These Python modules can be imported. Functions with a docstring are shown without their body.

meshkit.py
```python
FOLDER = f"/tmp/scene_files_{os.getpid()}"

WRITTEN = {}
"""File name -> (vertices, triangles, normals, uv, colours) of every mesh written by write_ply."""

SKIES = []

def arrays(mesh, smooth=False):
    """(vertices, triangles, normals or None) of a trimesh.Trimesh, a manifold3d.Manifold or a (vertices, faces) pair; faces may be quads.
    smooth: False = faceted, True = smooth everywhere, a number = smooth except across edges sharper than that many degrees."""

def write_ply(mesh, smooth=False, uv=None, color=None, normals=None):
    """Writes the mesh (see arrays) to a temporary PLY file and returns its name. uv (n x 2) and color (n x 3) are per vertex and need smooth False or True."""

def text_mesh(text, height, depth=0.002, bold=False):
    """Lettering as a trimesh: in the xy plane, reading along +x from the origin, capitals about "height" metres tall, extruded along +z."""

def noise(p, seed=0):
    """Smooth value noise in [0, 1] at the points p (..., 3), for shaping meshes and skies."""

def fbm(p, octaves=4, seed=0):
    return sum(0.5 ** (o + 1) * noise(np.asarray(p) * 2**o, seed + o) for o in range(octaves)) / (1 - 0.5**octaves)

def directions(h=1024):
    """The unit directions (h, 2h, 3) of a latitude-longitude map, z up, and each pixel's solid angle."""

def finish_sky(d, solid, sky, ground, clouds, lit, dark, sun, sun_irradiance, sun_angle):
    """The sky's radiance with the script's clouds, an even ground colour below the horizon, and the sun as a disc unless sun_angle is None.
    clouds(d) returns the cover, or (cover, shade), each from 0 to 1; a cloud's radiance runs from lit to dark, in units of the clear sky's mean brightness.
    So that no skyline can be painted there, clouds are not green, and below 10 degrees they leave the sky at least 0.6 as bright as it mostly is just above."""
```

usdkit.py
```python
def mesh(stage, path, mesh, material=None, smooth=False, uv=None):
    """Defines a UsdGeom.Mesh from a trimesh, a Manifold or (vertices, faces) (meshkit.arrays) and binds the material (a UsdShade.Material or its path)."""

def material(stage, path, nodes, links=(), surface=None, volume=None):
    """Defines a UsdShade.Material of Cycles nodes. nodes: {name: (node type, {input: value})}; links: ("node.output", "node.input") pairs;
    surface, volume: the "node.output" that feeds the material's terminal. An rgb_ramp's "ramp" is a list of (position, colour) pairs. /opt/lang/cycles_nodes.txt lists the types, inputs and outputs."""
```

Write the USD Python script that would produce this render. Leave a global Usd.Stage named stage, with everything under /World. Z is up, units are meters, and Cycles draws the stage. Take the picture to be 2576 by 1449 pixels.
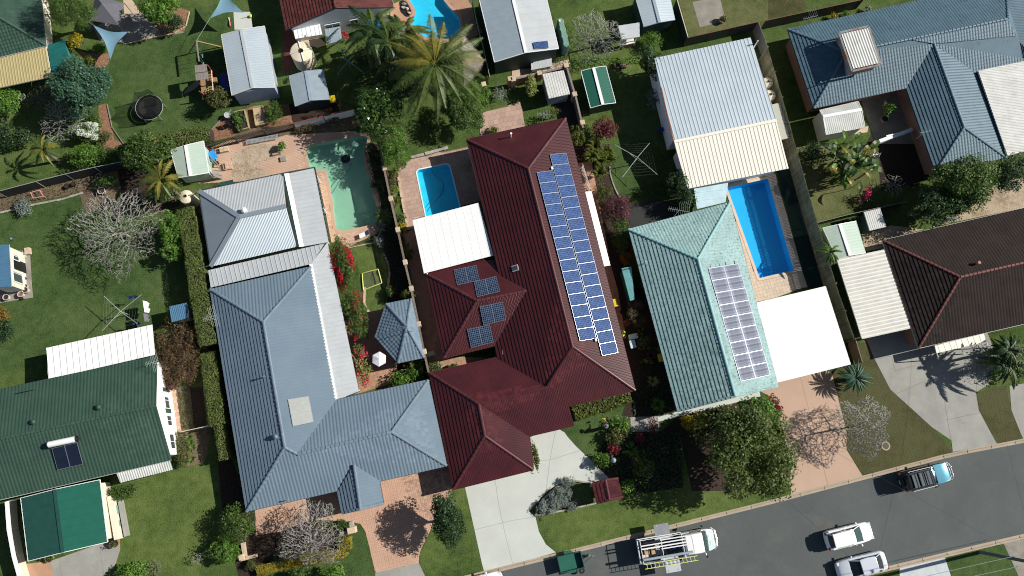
import math, random, numpy as np
from shapely.geometry import Polygon, LineString, Point, box as sbox
from shapely.ops import unary_union
import manifold3d as m3
import meshkit, usdkit
from pxr import Usd, UsdGeom, UsdLux, UsdShade, Gf, Sdf, Vt

stage = Usd.Stage.CreateInMemory()
UsdGeom.SetStageUpAxis(stage, 'Z')
UsdGeom.Xform.Define(stage, '/World')
UsdGeom.Scope.Define(stage, '/World/Looks')

# ------------------------------------------------------------------ camera, sky, sun, exposure
CX, CY, FPX = 1288., 724.5, 2050.            # a pixel here is 1/2576 of the picture's width
TX, TY, AZ, H = 0.19906, -0.03708, 0.22232, 77.0
def _rx(a): c, s = math.cos(a), math.sin(a); return np.array([[1, 0, 0], [0, c, -s], [0, s, c]])
def _ry(a): c, s = math.cos(a), math.sin(a); return np.array([[c, 0, s], [0, 1, 0], [-s, 0, c]])
CM = _rx(TX) @ _ry(TY)
cam = UsdGeom.Camera.Define(stage, '/World/camera')
mt = np.eye(4); mt[:3, :3] = CM.T; mt[3, :3] = (0, 0, H)
cam.AddTransformOp().Set(Gf.Matrix4d(*mt.ravel().tolist()))
cam.CreateHorizontalApertureAttr(36.0); cam.CreateVerticalApertureAttr(20.25)
cam.CreateFocalLengthAttr(36.0 * FPX / 2576); cam.CreateClippingRangeAttr((1.0, 2000.0))
cam.CreateExposureAttr(0.32)
SUN_EL, SUN_AZ = math.radians(38.0), math.radians(12.0)      # azimuth measured from +x towards +y
sd = np.array([math.cos(SUN_EL) * math.cos(SUN_AZ), math.cos(SUN_EL) * math.sin(SUN_AZ), math.sin(SUN_EL)])
sky = UsdLux.DomeLight.Define(stage, '/World/sky')
skm = usdkit.material(stage, '/World/Looks/sky', {
    's': ('sky_texture', {'sky_type': 'single_scattering', 'sun_disc': False, 'sun_elevation': SUN_EL, 'sun_rotation': math.atan2(sd[0], sd[1])}),
    'b': ('background_shader', {'strength': 0.05})}, [('s.color', 'b.color')], surface='b.background')
UsdShade.MaterialBindingAPI.Apply(sky.GetPrim()).Bind(skm)
sky.GetPrim().SetCustomDataByKey('kind', 'structure')
sun = UsdLux.DistantLight.Define(stage, '/World/sun')
sun.CreateNormalizeAttr(True); sun.CreateIntensityAttr(1.25); sun.CreateAngleAttr(0.5); sun.CreateColorAttr(Gf.Vec3f(1.0, 0.95, 0.87))
z = sd; x = np.cross([0, 0, 1.0], z); x /= np.linalg.norm(x); y = np.cross(z, x)
mt = np.eye(4); mt[0, :3], mt[1, :3], mt[2, :3] = x, y, z
sun.AddTransformOp().Set(Gf.Matrix4d(*mt.ravel().tolist()))

# ------------------------------------------------------------------ from a point of the picture to a point of the place
UX, UY, UZ = np.array([math.cos(AZ), math.sin(AZ), 0]), np.array([-math.sin(AZ), math.cos(AZ), 0]), np.array([0, 0, 1.])
def W(p, z=0.0):
    d = CM @ np.array([p[0] - CX, CY - p[1], -FPX]); t = (z - H) / d[2]
    return np.array([d[0] * t, d[1] * t, z])
def ray_plane(p, q, n):
    d = CM @ np.array([p[0] - CX, CY - p[1], -FPX]); o = np.array([0, 0, H])
    return o + d * (np.dot(q - o, n) / np.dot(d, n))
def pix(p):
    c = CM.T @ (np.asarray(p, float) - [0, 0, H]); return np.array([CX - FPX * c[0] / c[2], CY + FPX * c[1] / c[2]])
def P(s):
    """'r12 x,y x,y ...': points read in tile row 1, column 2 of a 4 x 4 enlargement; 'd' = plain picture points."""
    off, k, out = (0, 0), 1.0, []
    for t in s.split():
        if t[0] == 'r': off, k = (int(t[2]) * 644.0, int(t[1]) * 362.25), .25
        elif t == 'd': off, k = (0, 0), 1.0
        else:
            a, b = t.split(','); out.append((off[0] + k * float(a), off[1] + k * float(b)))
    return out
def WP(s, z=0.0): return np.array([W(p, z) for p in (P(s) if isinstance(s, str) else s)])
def poly(s, z=0.0): return Polygon(WP(s, z)[:, :2]).buffer(0)
def scale(p): return 1.0 / np.linalg.norm(W((p[0] + 1, p[1])) - W(p))       # pixels per metre at the ground

# ------------------------------------------------------------------ prims
CNT, ORG = {}, {}
def numbered(parent, name):
    n = CNT[(parent, name)] = CNT.get((parent, name), -1) + 1
    return f'{parent}/{name}' if n == 0 else f'{parent}/{name}_{n:03d}'
def tag(prim, label=None, cat=None, group=None, kind=None):
    for k, v in (('label', label), ('category', cat), ('group', group), ('kind', kind)):
        if v: prim.SetCustomDataByKey(k, v)
def thing(name, label, cat, at=(0, 0, 0), group=None):
    path = numbered('/World', name); x = UsdGeom.Xform.Define(stage, path)
    x.AddTranslateOp().Set(Gf.Vec3d(*map(float, at))); ORG[path] = np.array(at, float)
    tag(x.GetPrim(), label, cat, group); return path
def org(path):
    while path not in ORG and len(path) > 6: path = path.rsplit('/', 1)[0]
    return ORG.get(path, np.zeros(3))
def part(parent, name, mesh, mat, label=None, kind=None, smooth=False, uv=None):
    path = numbered(parent, name); V, F = mesh
    m = usdkit.mesh(stage, path, (np.asarray(V) - org(parent), F), MAT[mat], smooth=smooth, uv=uv)
    tag(m.GetPrim(), label, kind=kind); return path
def solo(name, label, cat, mesh, mat, group=None, smooth=False, kind=None):
    p = part('/World', name, mesh, mat, smooth=smooth); tag(stage.GetPrimAtPath(p), label, cat, group, kind); return p
def struct(name, mesh, mat, kind='structure', smooth=False):
    p = part('/World', name, mesh, mat, smooth=smooth); tag(stage.GetPrimAtPath(p), kind=kind); return p

# ------------------------------------------------------------------ shapes: each returns (vertices, triangles)
def join(*ms):
    V, F, n = [], [], 0
    for v, f in ms:
        if len(v) == 0: continue
        V.append(np.asarray(v, float)); F.append(np.asarray(f, int) + n); n += len(v)
    return (np.vstack(V), np.vstack(F)) if V else (np.zeros((0, 3)), np.zeros((0, 3), int))
BOXF = np.array([[0, 2, 1], [0, 3, 2], [4, 5, 6], [4, 6, 7], [0, 1, 5], [0, 5, 4], [1, 2, 6], [1, 6, 5], [2, 3, 7], [2, 7, 6], [3, 0, 4], [3, 4, 7]])
def box(c, size, yaw=None, u=None, v=None, w=None):
    """Box centred at c; size along u, v, w (by default the street's axes)."""
    if u is None:
        a = AZ if yaw is None else yaw; u, v, w = np.array([math.cos(a), math.sin(a), 0]), np.array([-math.sin(a), math.cos(a), 0]), UZ
    if w is None: w = UZ
    s = np.array(size) / 2; V = []
    for dz in (-1, 1):
        for dx, dy in ((-1, -1), (1, -1), (1, 1), (-1, 1)): V.append(np.asarray(c) + u * dx * s[0] + v * dy * s[1] + w * dz * s[2])
    return np.array(V), BOXF
def beam(a, b, w, h, up=UZ):
    a, b = np.asarray(a, float), np.asarray(b, float); u = b - a; L = np.linalg.norm(u); u = u / L
    v = np.cross(up, u); v /= np.linalg.norm(v) + 1e-9; return box((a + b) / 2, (L, w, h), u=u, v=v, w=np.cross(u, v))
def frame_of(t):
    a = np.cross(t, [0, 0, 1.0] if abs(t[2]) < .9 else [1.0, 0, 0]); a /= np.linalg.norm(a); return a, np.cross(t, a)
def tube(pts, r, n=6, cap=True):
    p = np.asarray(pts, float); r = np.broadcast_to(r, (len(p),)); t = np.gradient(p, axis=0); t /= np.linalg.norm(t, axis=1, keepdims=True) + 1e-12
    V, F = [], []; ang = np.arange(n) * 2 * np.pi / n; a, b = frame_of(t[0])
    for i in range(len(p)):
        a = a - t[i] * np.dot(a, t[i]); a /= np.linalg.norm(a) + 1e-12; b = np.cross(t[i], a)
        V.append(p[i] + r[i] * (np.cos(ang)[:, None] * a + np.sin(ang)[:, None] * b))
    for i in range(len(p) - 1):
        for j in range(n):
            q = [i * n + j, i * n + (j + 1) % n, (i + 1) * n + (j + 1) % n, (i + 1) * n + j]; F += [[q[0], q[1], q[2]], [q[0], q[2], q[3]]]
    V = np.vstack(V)
    if cap:
        k = len(V); V = np.vstack([V, p[:1], p[-1:]]); e = (len(p) - 1) * n
        for j in range(n): F += [[k, (j + 1) % n, j], [k + 1, e + j, e + (j + 1) % n]]
    return V, np.array(F)
def lathe(base, prof, n=20, axis=UZ):
    """Surface of revolution: prof = (radius, height) pairs."""
    a, b = frame_of(np.asarray(axis, float)); ang = np.arange(n) * 2 * np.pi / n; V, F = [], []
    for r, h in prof: V.append(np.asarray(base) + h * np.asarray(axis) + max(r, 1e-4) * (np.cos(ang)[:, None] * a + np.sin(ang)[:, None] * b))
    for i in range(len(prof) - 1):
        for j in range(n):
            q = [i * n + j, i * n + (j + 1) % n, (i + 1) * n + (j + 1) % n, (i + 1) * n + j]; F += [[q[0], q[1], q[2]], [q[0], q[2], q[3]]]
    return np.vstack(V), np.array(F)
def cyl(c, r, h, n=16): return lathe(c, [(0, 0), (r, 0), (r, h), (0, h)], n)
def rings(g): return [np.array(g.exterior.coords)[:-1]] + [np.array(i.coords)[:-1] for i in g.interiors]
def geoms(g): return [x for x in getattr(g, 'geoms', [g]) if x.geom_type == 'Polygon' and x.area > 1e-6]
def sheet(g, z):
    """A flat polygon (with holes) at height z."""
    out = []
    for q in geoms(g):
        from shapely.geometry.polygon import orient
        R = rings(orient(q)); T = m3.triangulate([r.astype(np.float64) for r in R]); V = np.vstack(R)
        out.append((np.c_[V, np.full(len(V), z)], np.asarray(T)))
    return join(*out)
def prism(g, z0, z1):
    out = []
    for q in geoms(g):
        from shapely.geometry.polygon import orient
        cs = m3.CrossSection([r for r in rings(orient(q))], m3.FillRule.Positive)
        m = cs.extrude(z1 - z0).to_mesh(); V = np.array(m.vert_properties[:, :3]); V[:, 2] += z0; out.append((V, np.array(m.tri_verts)))
    return join(*out)
def hull(pts):
    m = m3.Manifold.hull_points(np.asarray(pts, np.float64)).to_mesh(); return np.array(m.vert_properties[:, :3]), np.array(m.tri_verts)
def fan(pts):
    n = len(pts); return np.asarray(pts, float), np.array([[0, i, i + 1] for i in range(1, n - 1)])
def rbox(c, size, r=.03, yaw=None):
    """Box with chamfered edges."""
    a = AZ if yaw is None else yaw; u, v = np.array([math.cos(a), math.sin(a), 0]), np.array([-math.sin(a), math.cos(a), 0]); s = np.array(size) / 2; pts = []
    for i in (-1, 1):
        for j in (-1, 1):
            for k in (-1, 1):
                for e in np.eye(3):
                    d = s - r * (1 - e); pts.append(np.asarray(c) + u * i * d[0] + v * j * d[1] + UZ * k * d[2])
    return hull(pts)

# ------------------------------------------------------------------ materials
MAT = {}
def mat(name, col, col2=None, scale=1.5, rough=.75, metal=0., isl=0., bump=None, spec=.35, fine=.0, stain=None, coat=0.):
    """Procedural paint, metal, tile, concrete...: two tones over noise, a tone per piece (isl), stains and fine relief."""
    col2 = col2 or tuple(c * .82 for c in col)
    N = {'g': ('geometry', {}), 'n': ('noise_texture', {'scale': scale, 'detail': 5., 'roughness': .6}),
         'r': ('rgb_ramp', {'ramp': [(.32, col2), (.68, col)]}), 'p': ('principled_bsdf', {'roughness': rough, 'metallic': metal, 'specular_ior_level': spec, 'coat_weight': coat, 'coat_roughness': .06})}
    L = [('g.position', 'n.vector'), ('n.fac', 'r.fac')]; out = 'r.color'
    if stain:
        N['sn'] = ('noise_texture', {'scale': stain[1], 'detail': 6., 'roughness': .7}); N['sr'] = ('rgb_ramp', {'ramp': [(stain[2], (0, 0, 0)), (min(.99, stain[2] + .14), (1, 1, 1))]})
        N['sm'] = ('mix', {'color2': stain[0]}); N['smul'] = ('math', {'math_type': 'multiply', 'value2': stain[3] if len(stain) > 3 else .8})
        N['sg'] = ('rgb_to_bw', {})
        L += [('g.position', 'sn.vector'), ('sn.fac', 'sr.fac'), ('sr.color', 'sg.color'), ('sg.val', 'smul.value1'), ('smul.value', 'sm.fac'), (out, 'sm.color1')]; out = 'sm.color'
    if isl or fine:
        N['hs'] = ('hsv', {}); vals = []
        if isl:
            N['o'] = ('object_info', {}); N['a'] = ('math', {'math_type': 'add'}); N['fr'] = ('math', {'math_type': 'fraction'})
            N['mr'] = ('map_range', {'to_min': 1 - isl, 'to_max': 1 + isl}); L += [('g.random_per_island', 'a.value1'), ('o.random', 'a.value2'), ('a.value', 'fr.value1'), ('fr.value', 'mr.value')]; vals.append('mr.result')
        if fine:
            N['fn'] = ('noise_texture', {'scale': 14., 'detail': 3.}); N['fm'] = ('map_range', {'from_min': .3, 'from_max': .7, 'to_min': 1 - fine, 'to_max': 1 + fine}); L += [('g.position', 'fn.vector'), ('fn.fac', 'fm.value')]; vals.append('fm.result')
        if len(vals) == 2:
            N['vm'] = ('math', {'math_type': 'multiply'}); L += [(vals[0], 'vm.value1'), (vals[1], 'vm.value2')]; vals = ['vm.value']
        L += [(vals[0], 'hs.value'), (out, 'hs.color')]; out = 'hs.color'
    L.append((out, 'p.base_color'))
    if bump:
        N['bn'] = ('noise_texture', {'scale': bump[0], 'detail': 4.}); N['b'] = ('bump', {'strength': 1., 'distance': bump[1]}); L += [('g.position', 'bn.vector'), ('bn.fac', 'b.height'), ('b.normal', 'p.normal')]
    MAT[name] = usdkit.material(stage, f'/World/Looks/{name}', N, L, surface='p.BSDF')
LEAFK = 2.6
def leaf(name, *cols, trans=.38, rough=.45, spec=.4):
    """Foliage: each leaf takes a tone between the colours, light passes through it."""
    k = np.linspace(0, 1, len(cols)); cols = [tuple(min(.85, v * LEAFK) for v in c) for c in cols] if max(cols[-1]) < .3 else cols
    MAT[name] = usdkit.material(stage, f'/World/Looks/{name}', {
        'g': ('geometry', {}), 'n': ('noise_texture', {'scale': 1.1, 'detail': 2.}), 'm': ('math', {'math_type': 'multiply_add', 'value2': .65, 'value3': -.22}), 'a': ('math', {'math_type': 'multiply_add', 'value2': .8}),
        'r': ('rgb_ramp', {'ramp': list(zip(k, cols))}), 'p': ('principled_bsdf', {'roughness': rough, 'specular_ior_level': spec}), 't': ('translucent_bsdf', {}), 'x': ('mix_closure', {'fac': trans})},
        [('g.position', 'n.vector'), ('g.random_per_island', 'm.value1'), ('n.fac', 'a.value1'), ('m.value', 'a.value3'), ('a.value', 'r.fac'), ('r.color', 'p.base_color'), ('r.color', 't.color'), ('p.BSDF', 'x.closure1'), ('t.BSDF', 'x.closure2')], surface='x.closure')
def ground(name, cols, s1=.14, s2=1.3, s3=8., bump=.06, rough=.95, w=(.34, .3, .36)):
    """Soil, lawn, mulch: broad patches, clumps and fine grain over a ramp of tones."""
    k = np.linspace(.37, .63, len(cols))
    MAT[name] = usdkit.material(stage, f'/World/Looks/{name}', {
        'g': ('geometry', {}), 'n1': ('noise_texture', {'scale': s1, 'detail': 3.}), 'n2': ('noise_texture', {'scale': s2, 'detail': 4., 'roughness': .65}), 'n3': ('noise_texture', {'scale': s3, 'detail': 3., 'roughness': .7}),
        'a': ('math', {'math_type': 'multiply', 'value2': w[0]}), 'b': ('math', {'math_type': 'multiply_add', 'value2': w[1]}), 'c': ('math', {'math_type': 'multiply_add', 'value2': w[2]}),
        'r': ('rgb_ramp', {'ramp': list(zip(k, cols))}), 'bu': ('bump', {'strength': 1., 'distance': bump}), 'p': ('principled_bsdf', {'roughness': rough, 'specular_ior_level': .15})},
        [('g.position', 'n1.vector'), ('g.position', 'n2.vector'), ('g.position', 'n3.vector'), ('n1.fac', 'a.value1'), ('n2.fac', 'b.value1'), ('a.value', 'b.value3'), ('n3.fac', 'c.value1'), ('b.value', 'c.value3'),
         ('c.value', 'r.fac'), ('r.color', 'p.base_color'), ('n3.fac', 'bu.height'), ('bu.normal', 'p.normal')], surface='p.BSDF')
# ------------------------------------------------------------------ colours of the place
mat('red_tile', (.088, .019, .021), (.056, .013, .015), scale=.5, rough=.24, isl=.25, spec=.6, stain=((.05, .03, .03), 3., .62, .5))
mat('red_cap', (.09, .022, .024), rough=.35, isl=.15, spec=.5)
mat('slate_tile', (.16, .22, .275), (.132, .188, .243), scale=.4, rough=.5, isl=.1, stain=((.06, .08, .09), 4., .64, .5))
mat('slate_cap', (.16, .215, .265), rough=.5, isl=.08)
mat('teal_tile', (.27, .42, .42), (.2, .32, .32), scale=.5, rough=.6, isl=.14, stain=((.07, .11, .1), 5., .5, .7))
mat('teal_cap', (.24, .45, .46), rough=.5, isl=.08)
mat('green_tile', (.04, .085, .06), (.03, .066, .05), scale=.7, rough=.55, isl=.12)
mat('green_cap', (.038, .08, .056), rough=.6, isl=.1)
mat('blue_tile', (.07, .135, .18), (.052, .105, .142), scale=.7, rough=.55, isl=.14, stain=((.02, .028, .03), 2.6, .56, .7))
mat('blue_cap', (.09, .165, .21), rough=.55, isl=.1)
mat('brown_tile', (.03, .022, .02), (.02, .016, .015), scale=.8, rough=.9, isl=.3, spec=.15)
mat('oxide_cap', (.13, .034, .03), rough=.6, isl=.12)
mat('brick_red_tile', (.13, .034, .028), (.075, .022, .02), scale=1.5, rough=.6, isl=.22)
mat('underlay', (.03, .03, .03))
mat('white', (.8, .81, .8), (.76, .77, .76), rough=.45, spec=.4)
mat('white_roof', (.8, .81, .81), (.76, .77, .77), scale=.6, rough=.4, stain=((.6, .6, .56), .9, .66, .4))
mat('cream_roof', (.76, .72, .63), (.72, .68, .59), rough=.5)
mat('old_white_roof', (.6, .61, .58), (.47, .48, .46), scale=1.1, rough=.6, stain=((.3, .3, .27), 1.6, .58, .6))
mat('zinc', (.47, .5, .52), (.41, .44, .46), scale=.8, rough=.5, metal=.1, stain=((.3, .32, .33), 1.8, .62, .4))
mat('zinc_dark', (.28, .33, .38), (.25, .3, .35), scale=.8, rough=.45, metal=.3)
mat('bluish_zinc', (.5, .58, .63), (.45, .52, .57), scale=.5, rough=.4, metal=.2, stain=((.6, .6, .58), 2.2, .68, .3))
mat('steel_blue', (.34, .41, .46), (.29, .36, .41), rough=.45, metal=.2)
mat('wall_blue', (.3, .36, .45), rough=.8)
mat('pale_green', (.42, .52, .45), (.38, .48, .41), rough=.55)
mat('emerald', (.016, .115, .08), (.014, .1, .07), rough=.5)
mat('emerald_dark', (.016, .075, .06), rough=.55); mat('dark_turf', (.012, .034, .026), rough=.9)  # turf colour is darkened to carry the shadow of the paling fence
mat('teal_sheet', (.015, .13, .12), (.012, .1, .095), scale=1., rough=.4)
mat('aqua', (.2, .5, .5), rough=.6)
mat('blue_sheet', (.07, .17, .27), (.06, .15, .25), rough=.5)
mat('mustard_roof', (.42, .36, .18), (.38, .32, .16), rough=.6)
mat('cream', (.7, .64, .52), rough=.8)
mat('wall_white', (.8, .8, .8), (.76, .76, .77), rough=.85)
mat('wall_brick', (.3, .17, .12), (.24, .13, .1), scale=6., rough=.9)
mat('wall_dark', (.05, .06, .055), rough=.7)
mat('gutter_dark', (.045, .05, .055), rough=.5)
mat('gutter_light', (.5, .5, .48), rough=.5)
mat('rust', (.26, .09, .045), (.16, .06, .03), scale=4., rough=.9)
mat('box_edge', (.2, .29, .31), (.24, .09, .05), scale=1.2, rough=.7)
mat('concrete', (.33, .33, .3), (.25, .25, .23), scale=.5, rough=.9, fine=.06, stain=((.2, .2, .18), .45, .56, .45))
mat('pale_concrete', (.52, .55, .51), (.46, .48, .45), scale=.35, rough=.85, fine=.04, stain=((.5, .46, .36), .35, .62, .4))
mat('pink_concrete', (.48, .335, .25), (.43, .3, .225), scale=.4, rough=.9, fine=.04)
mat('old_concrete', (.3, .28, .24), (.19, .175, .15), scale=.8, rough=.95, fine=.1)
mat('white_concrete', (.52, .56, .58), rough=.85, fine=.05)
mat('kerb_stone', (.4, .33, .25), (.33, .275, .21), scale=.8, rough=.95, isl=.06, fine=.08)
mat('asphalt', (.088, .1, .1), (.072, .084, .086), scale=.25, rough=.85, fine=.1, stain=((.12, .115, .1), .35, .54, .5), bump=(40., .004))
mat('paver', (.46, .3, .215), (.4, .25, .18), scale=.6, rough=.9, isl=.26, fine=.07)
mat('deck_paver', (.58, .4, .29), (.5, .33, .24), scale=.5, rough=.9, isl=.15, fine=.06)
mat('stone_paver', (.43, .3, .24), (.36, .25, .2), scale=.7, rough=.9, isl=.12, fine=.08)
mat('cream_tile', (.6, .49, .38), (.52, .42, .33), rough=.7, isl=.06)
mat('court_paver', (.4, .235, .155), (.34, .2, .13), rough=.9, isl=.16)
mat('joint', (.19, .14, .11), rough=.95)
mat('timber', (.2, .165, .135), (.13, .105, .085), scale=5., rough=.9, isl=.15)
mat('old_timber', (.24, .22, .13), (.12, .115, .075), scale=1.2, rough=.95, isl=.22)
mat('raw_timber', (.33, .21, .1), (.27, .17, .08), scale=3., rough=.9, isl=.1)
mat('sleeper', (.36, .32, .17), (.28, .25, .14), scale=3., rough=.9)
mat('grey_timber', (.25, .225, .21), (.19, .165, .15), scale=4., rough=.9, isl=.1)
mat('red_timber', (.3, .08, .035), (.24, .065, .03), scale=3., rough=.8)
mat('fence_dark', (.03, .035, .037), (.024, .028, .03), rough=.6)
mat('fence_green', (.025, .05, .045), rough=.6)
mat('fence_cream', (.6, .54, .4), rough=.7)
mat('fence_red', (.2, .055, .045), rough=.7)
mat('picket', (.07, .06, .05), (.045, .04, .036), scale=3., rough=.85, isl=.15)
mat('brick_pillar', (.42, .27, .2), (.36, .22, .17), scale=3., rough=.9, isl=.1)
mat('stone', (.4, .37, .32), (.25, .235, .21), scale=2.5, rough=.95, isl=.2)
mat('sandstone', (.55, .43, .31), (.46, .36, .26), scale=2., rough=.95, isl=.1)
mat('bark', (.2, .175, .145), (.12, .105, .09), scale=4., rough=.95)
mat('pale_bark', (.33, .32, .285), (.21, .205, .19), scale=3., rough=.95, isl=.25)
mat('grey_twig', (.36, .345, .335), (.24, .23, .225), scale=3., rough=.95, isl=.2)
mat('metal', (.55, .57, .58), rough=.35, metal=.8)
mat('galv', (.45, .5, .46), rough=.5, metal=.4)
mat('green_metal', (.2, .38, .3), rough=.5)
mat('black', (.012, .012, .013), rough=.5)
mat('rubber', (.018, .018, .018), rough=.85)
mat('glass_dark', (.012, .017, .02), rough=.05, spec=.8)
mat('glass_teal', (.03, .06, .065), rough=.06, spec=.8)
mat('window_glass', (.06, .075, .085), rough=.08, spec=.8)
mat('white_paint', (.82, .83, .83), (.8, .81, .81), rough=.25, coat=.8)
mat('silver_paint', (.6, .65, .72), (.58, .63, .7), rough=.25, metal=.15, coat=.8)
mat('blue_paint', (.13, .38, .5), (.12, .36, .48), rough=.22, metal=.35, coat=.9)
mat('dark_paint', (.02, .024, .03), rough=.25, coat=.8)
mat('mint_paint', (.38, .72, .6), rough=.3, coat=.6)
mat('roof_grey', (.07, .1, .12), rough=.4); mat('rim', (.4, .41, .42), rough=.35, metal=.6)
mat('lamp_clear', (.7, .72, .74), rough=.08, spec=.8)
mat('lamp_red', (.3, .01, .01), rough=.2)
mat('yellow', (.75, .55, .02), rough=.5)
mat('lemon', (.72, .74, .2), rough=.6)
mat('hivis', (.55, .75, .05), rough=.7)
mat('pink', (.8, .12, .3), rough=.6)
mat('tank_cream', (.72, .64, .47), (.68, .6, .44), rough=.55)
mat('tank_green', (.17, .31, .25), (.15, .27, .22), rough=.55)
mat('sky_plastic', (.02, .3, .75), rough=.35)
mat('royal', (.02, .05, .3), rough=.6)
mat('tarp_blue', (.02, .28, .7), (.015, .22, .58), scale=3., rough=.35)
mat('pool_blue', (.015, .46, .78), (.012, .42, .74), scale=.6, rough=.6)
mat('pool_deep', (.008, .2, .55), (.006, .18, .5), scale=.6, rough=.6)
mat('pool_aqua', (.03, .56, .8), rough=.6)
mat('pool_green', (.3, .47, .37), (.24, .41, .32), scale=.8, rough=.8, fine=.05)
mat('pool_rim', (.72, .82, .85), rough=.4)
mat('sail_blue', (.17, .31, .4), (.15, .28, .37), scale=2., rough=.9)
mat('sail_grey', (.13, .13, .155), (.11, .11, .13), scale=2., rough=.9)
mat('shade_pale', (.5, .68, .74), rough=.8)
mat('umbrella', (.78, .79, .84), rough=.8)
mat('terracotta', (.42, .2, .13), rough=.9)
mat('pot_white', (.62, .56, .52), rough=.7)
mat('pot_black', (.02, .02, .022), rough=.5)
mat('thatch', (.36, .31, .27), (.23, .195, .17), scale=5., rough=1., isl=.3)
mat('skin', (.42, .25, .17), rough=.6)
mat('cloth_dark', (.025, .027, .035), rough=.9)
mat('cloth_grey', (.16, .16, .18), rough=.9)
mat('hair', (.015, .012, .01), rough=.6)
mat('cloth_blue', (.03, .06, .16), rough=.9)
mat('net', (.03, .035, .032), rough=.9)
mat('solar_frame', (.34, .37, .42), rough=.3, metal=.4)
mat('collector', (.012, .018, .035), rough=.12, spec=.6)
mat('collector_grey', (.27, .29, .27), (.23, .25, .24), scale=3., rough=.3, spec=.6)
mat('sign_pink', (.75, .35, .36), rough=.5)
mat('cardboard', (.48, .34, .2), rough=.9)
mat('soil', (.045, .033, .025), (.03, .022, .018), scale=3., rough=1.)
mat('sand', (.5, .36, .24), (.42, .3, .2), scale=2., rough=1., fine=.06)
mat('dark_mat', (.035, .036, .037), (.028, .03, .03), scale=1., rough=.9)
mat('manhole', (.1, .08, .065), rough=.8)
mat('wire', (.06, .065, .065), rough=.7)
mat('wire_pale', (.3, .36, .3), rough=.6)
mat('pole_wood', (.14, .145, .15), (.1, .105, .11), scale=3., rough=.9)
ground('grass', [(0.021, 0.040, 0.010), (0.048, 0.083, 0.020), (0.081, 0.119, 0.032), (0.119, 0.137, 0.056)])
ground('lawn_fresh', [(0.029, 0.055, 0.014), (0.062, 0.100, 0.025), (0.100, 0.140, 0.037), (0.143, 0.164, 0.061)])
ground('lawn_deep', [(0.017, 0.038, 0.011), (0.040, 0.075, 0.021), (0.066, 0.106, 0.032), (0.100, 0.121, 0.051)])
ground('lawn_dry', [(0.048, 0.063, 0.019), (0.090, 0.106, 0.036), (0.133, 0.137, 0.060), (0.172, 0.158, 0.087)])
ground('lawn_brown', [(0.029, 0.042, 0.012), (0.062, 0.063, 0.025), (0.086, 0.083, 0.039), (0.066, 0.095, 0.031)])
ground('mulch', [(.1, .045, .022), (.2, .1, .055), (.32, .19, .12), (.42, .28, .2)], s2=5., s3=30., w=(.2, .35, .45))
ground('dark_soil', [(.018, .013, .01), (.035, .024, .018), (.05, .036, .027), (.075, .055, .042)], s2=5.)
ground('leaf_litter', [(.05, .04, .024), (.11, .085, .055), (.2, .15, .105), (.28, .22, .16)], s2=4., s3=25., w=(.3, .35, .35))
ground('dirt', [(.2, .155, .11), (.34, .27, .19), (.46, .37, .28), (.36, .29, .2)], s1=.5, s2=2.5, w=(.4, .35, .25))
ground('gravel', [(.12, .11, .1), (.3, .28, .25), (.42, .4, .37), (.52, .5, .47)], s2=8., s3=30., w=(.1, .45, .45))
leaf('leaf_mid', (.02, .038, .008), (.045, .08, .014), (.075, .115, .022))
leaf('leaf_deep', (.01, .024, .008), (.022, .045, .014), (.04, .068, .02))
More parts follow.
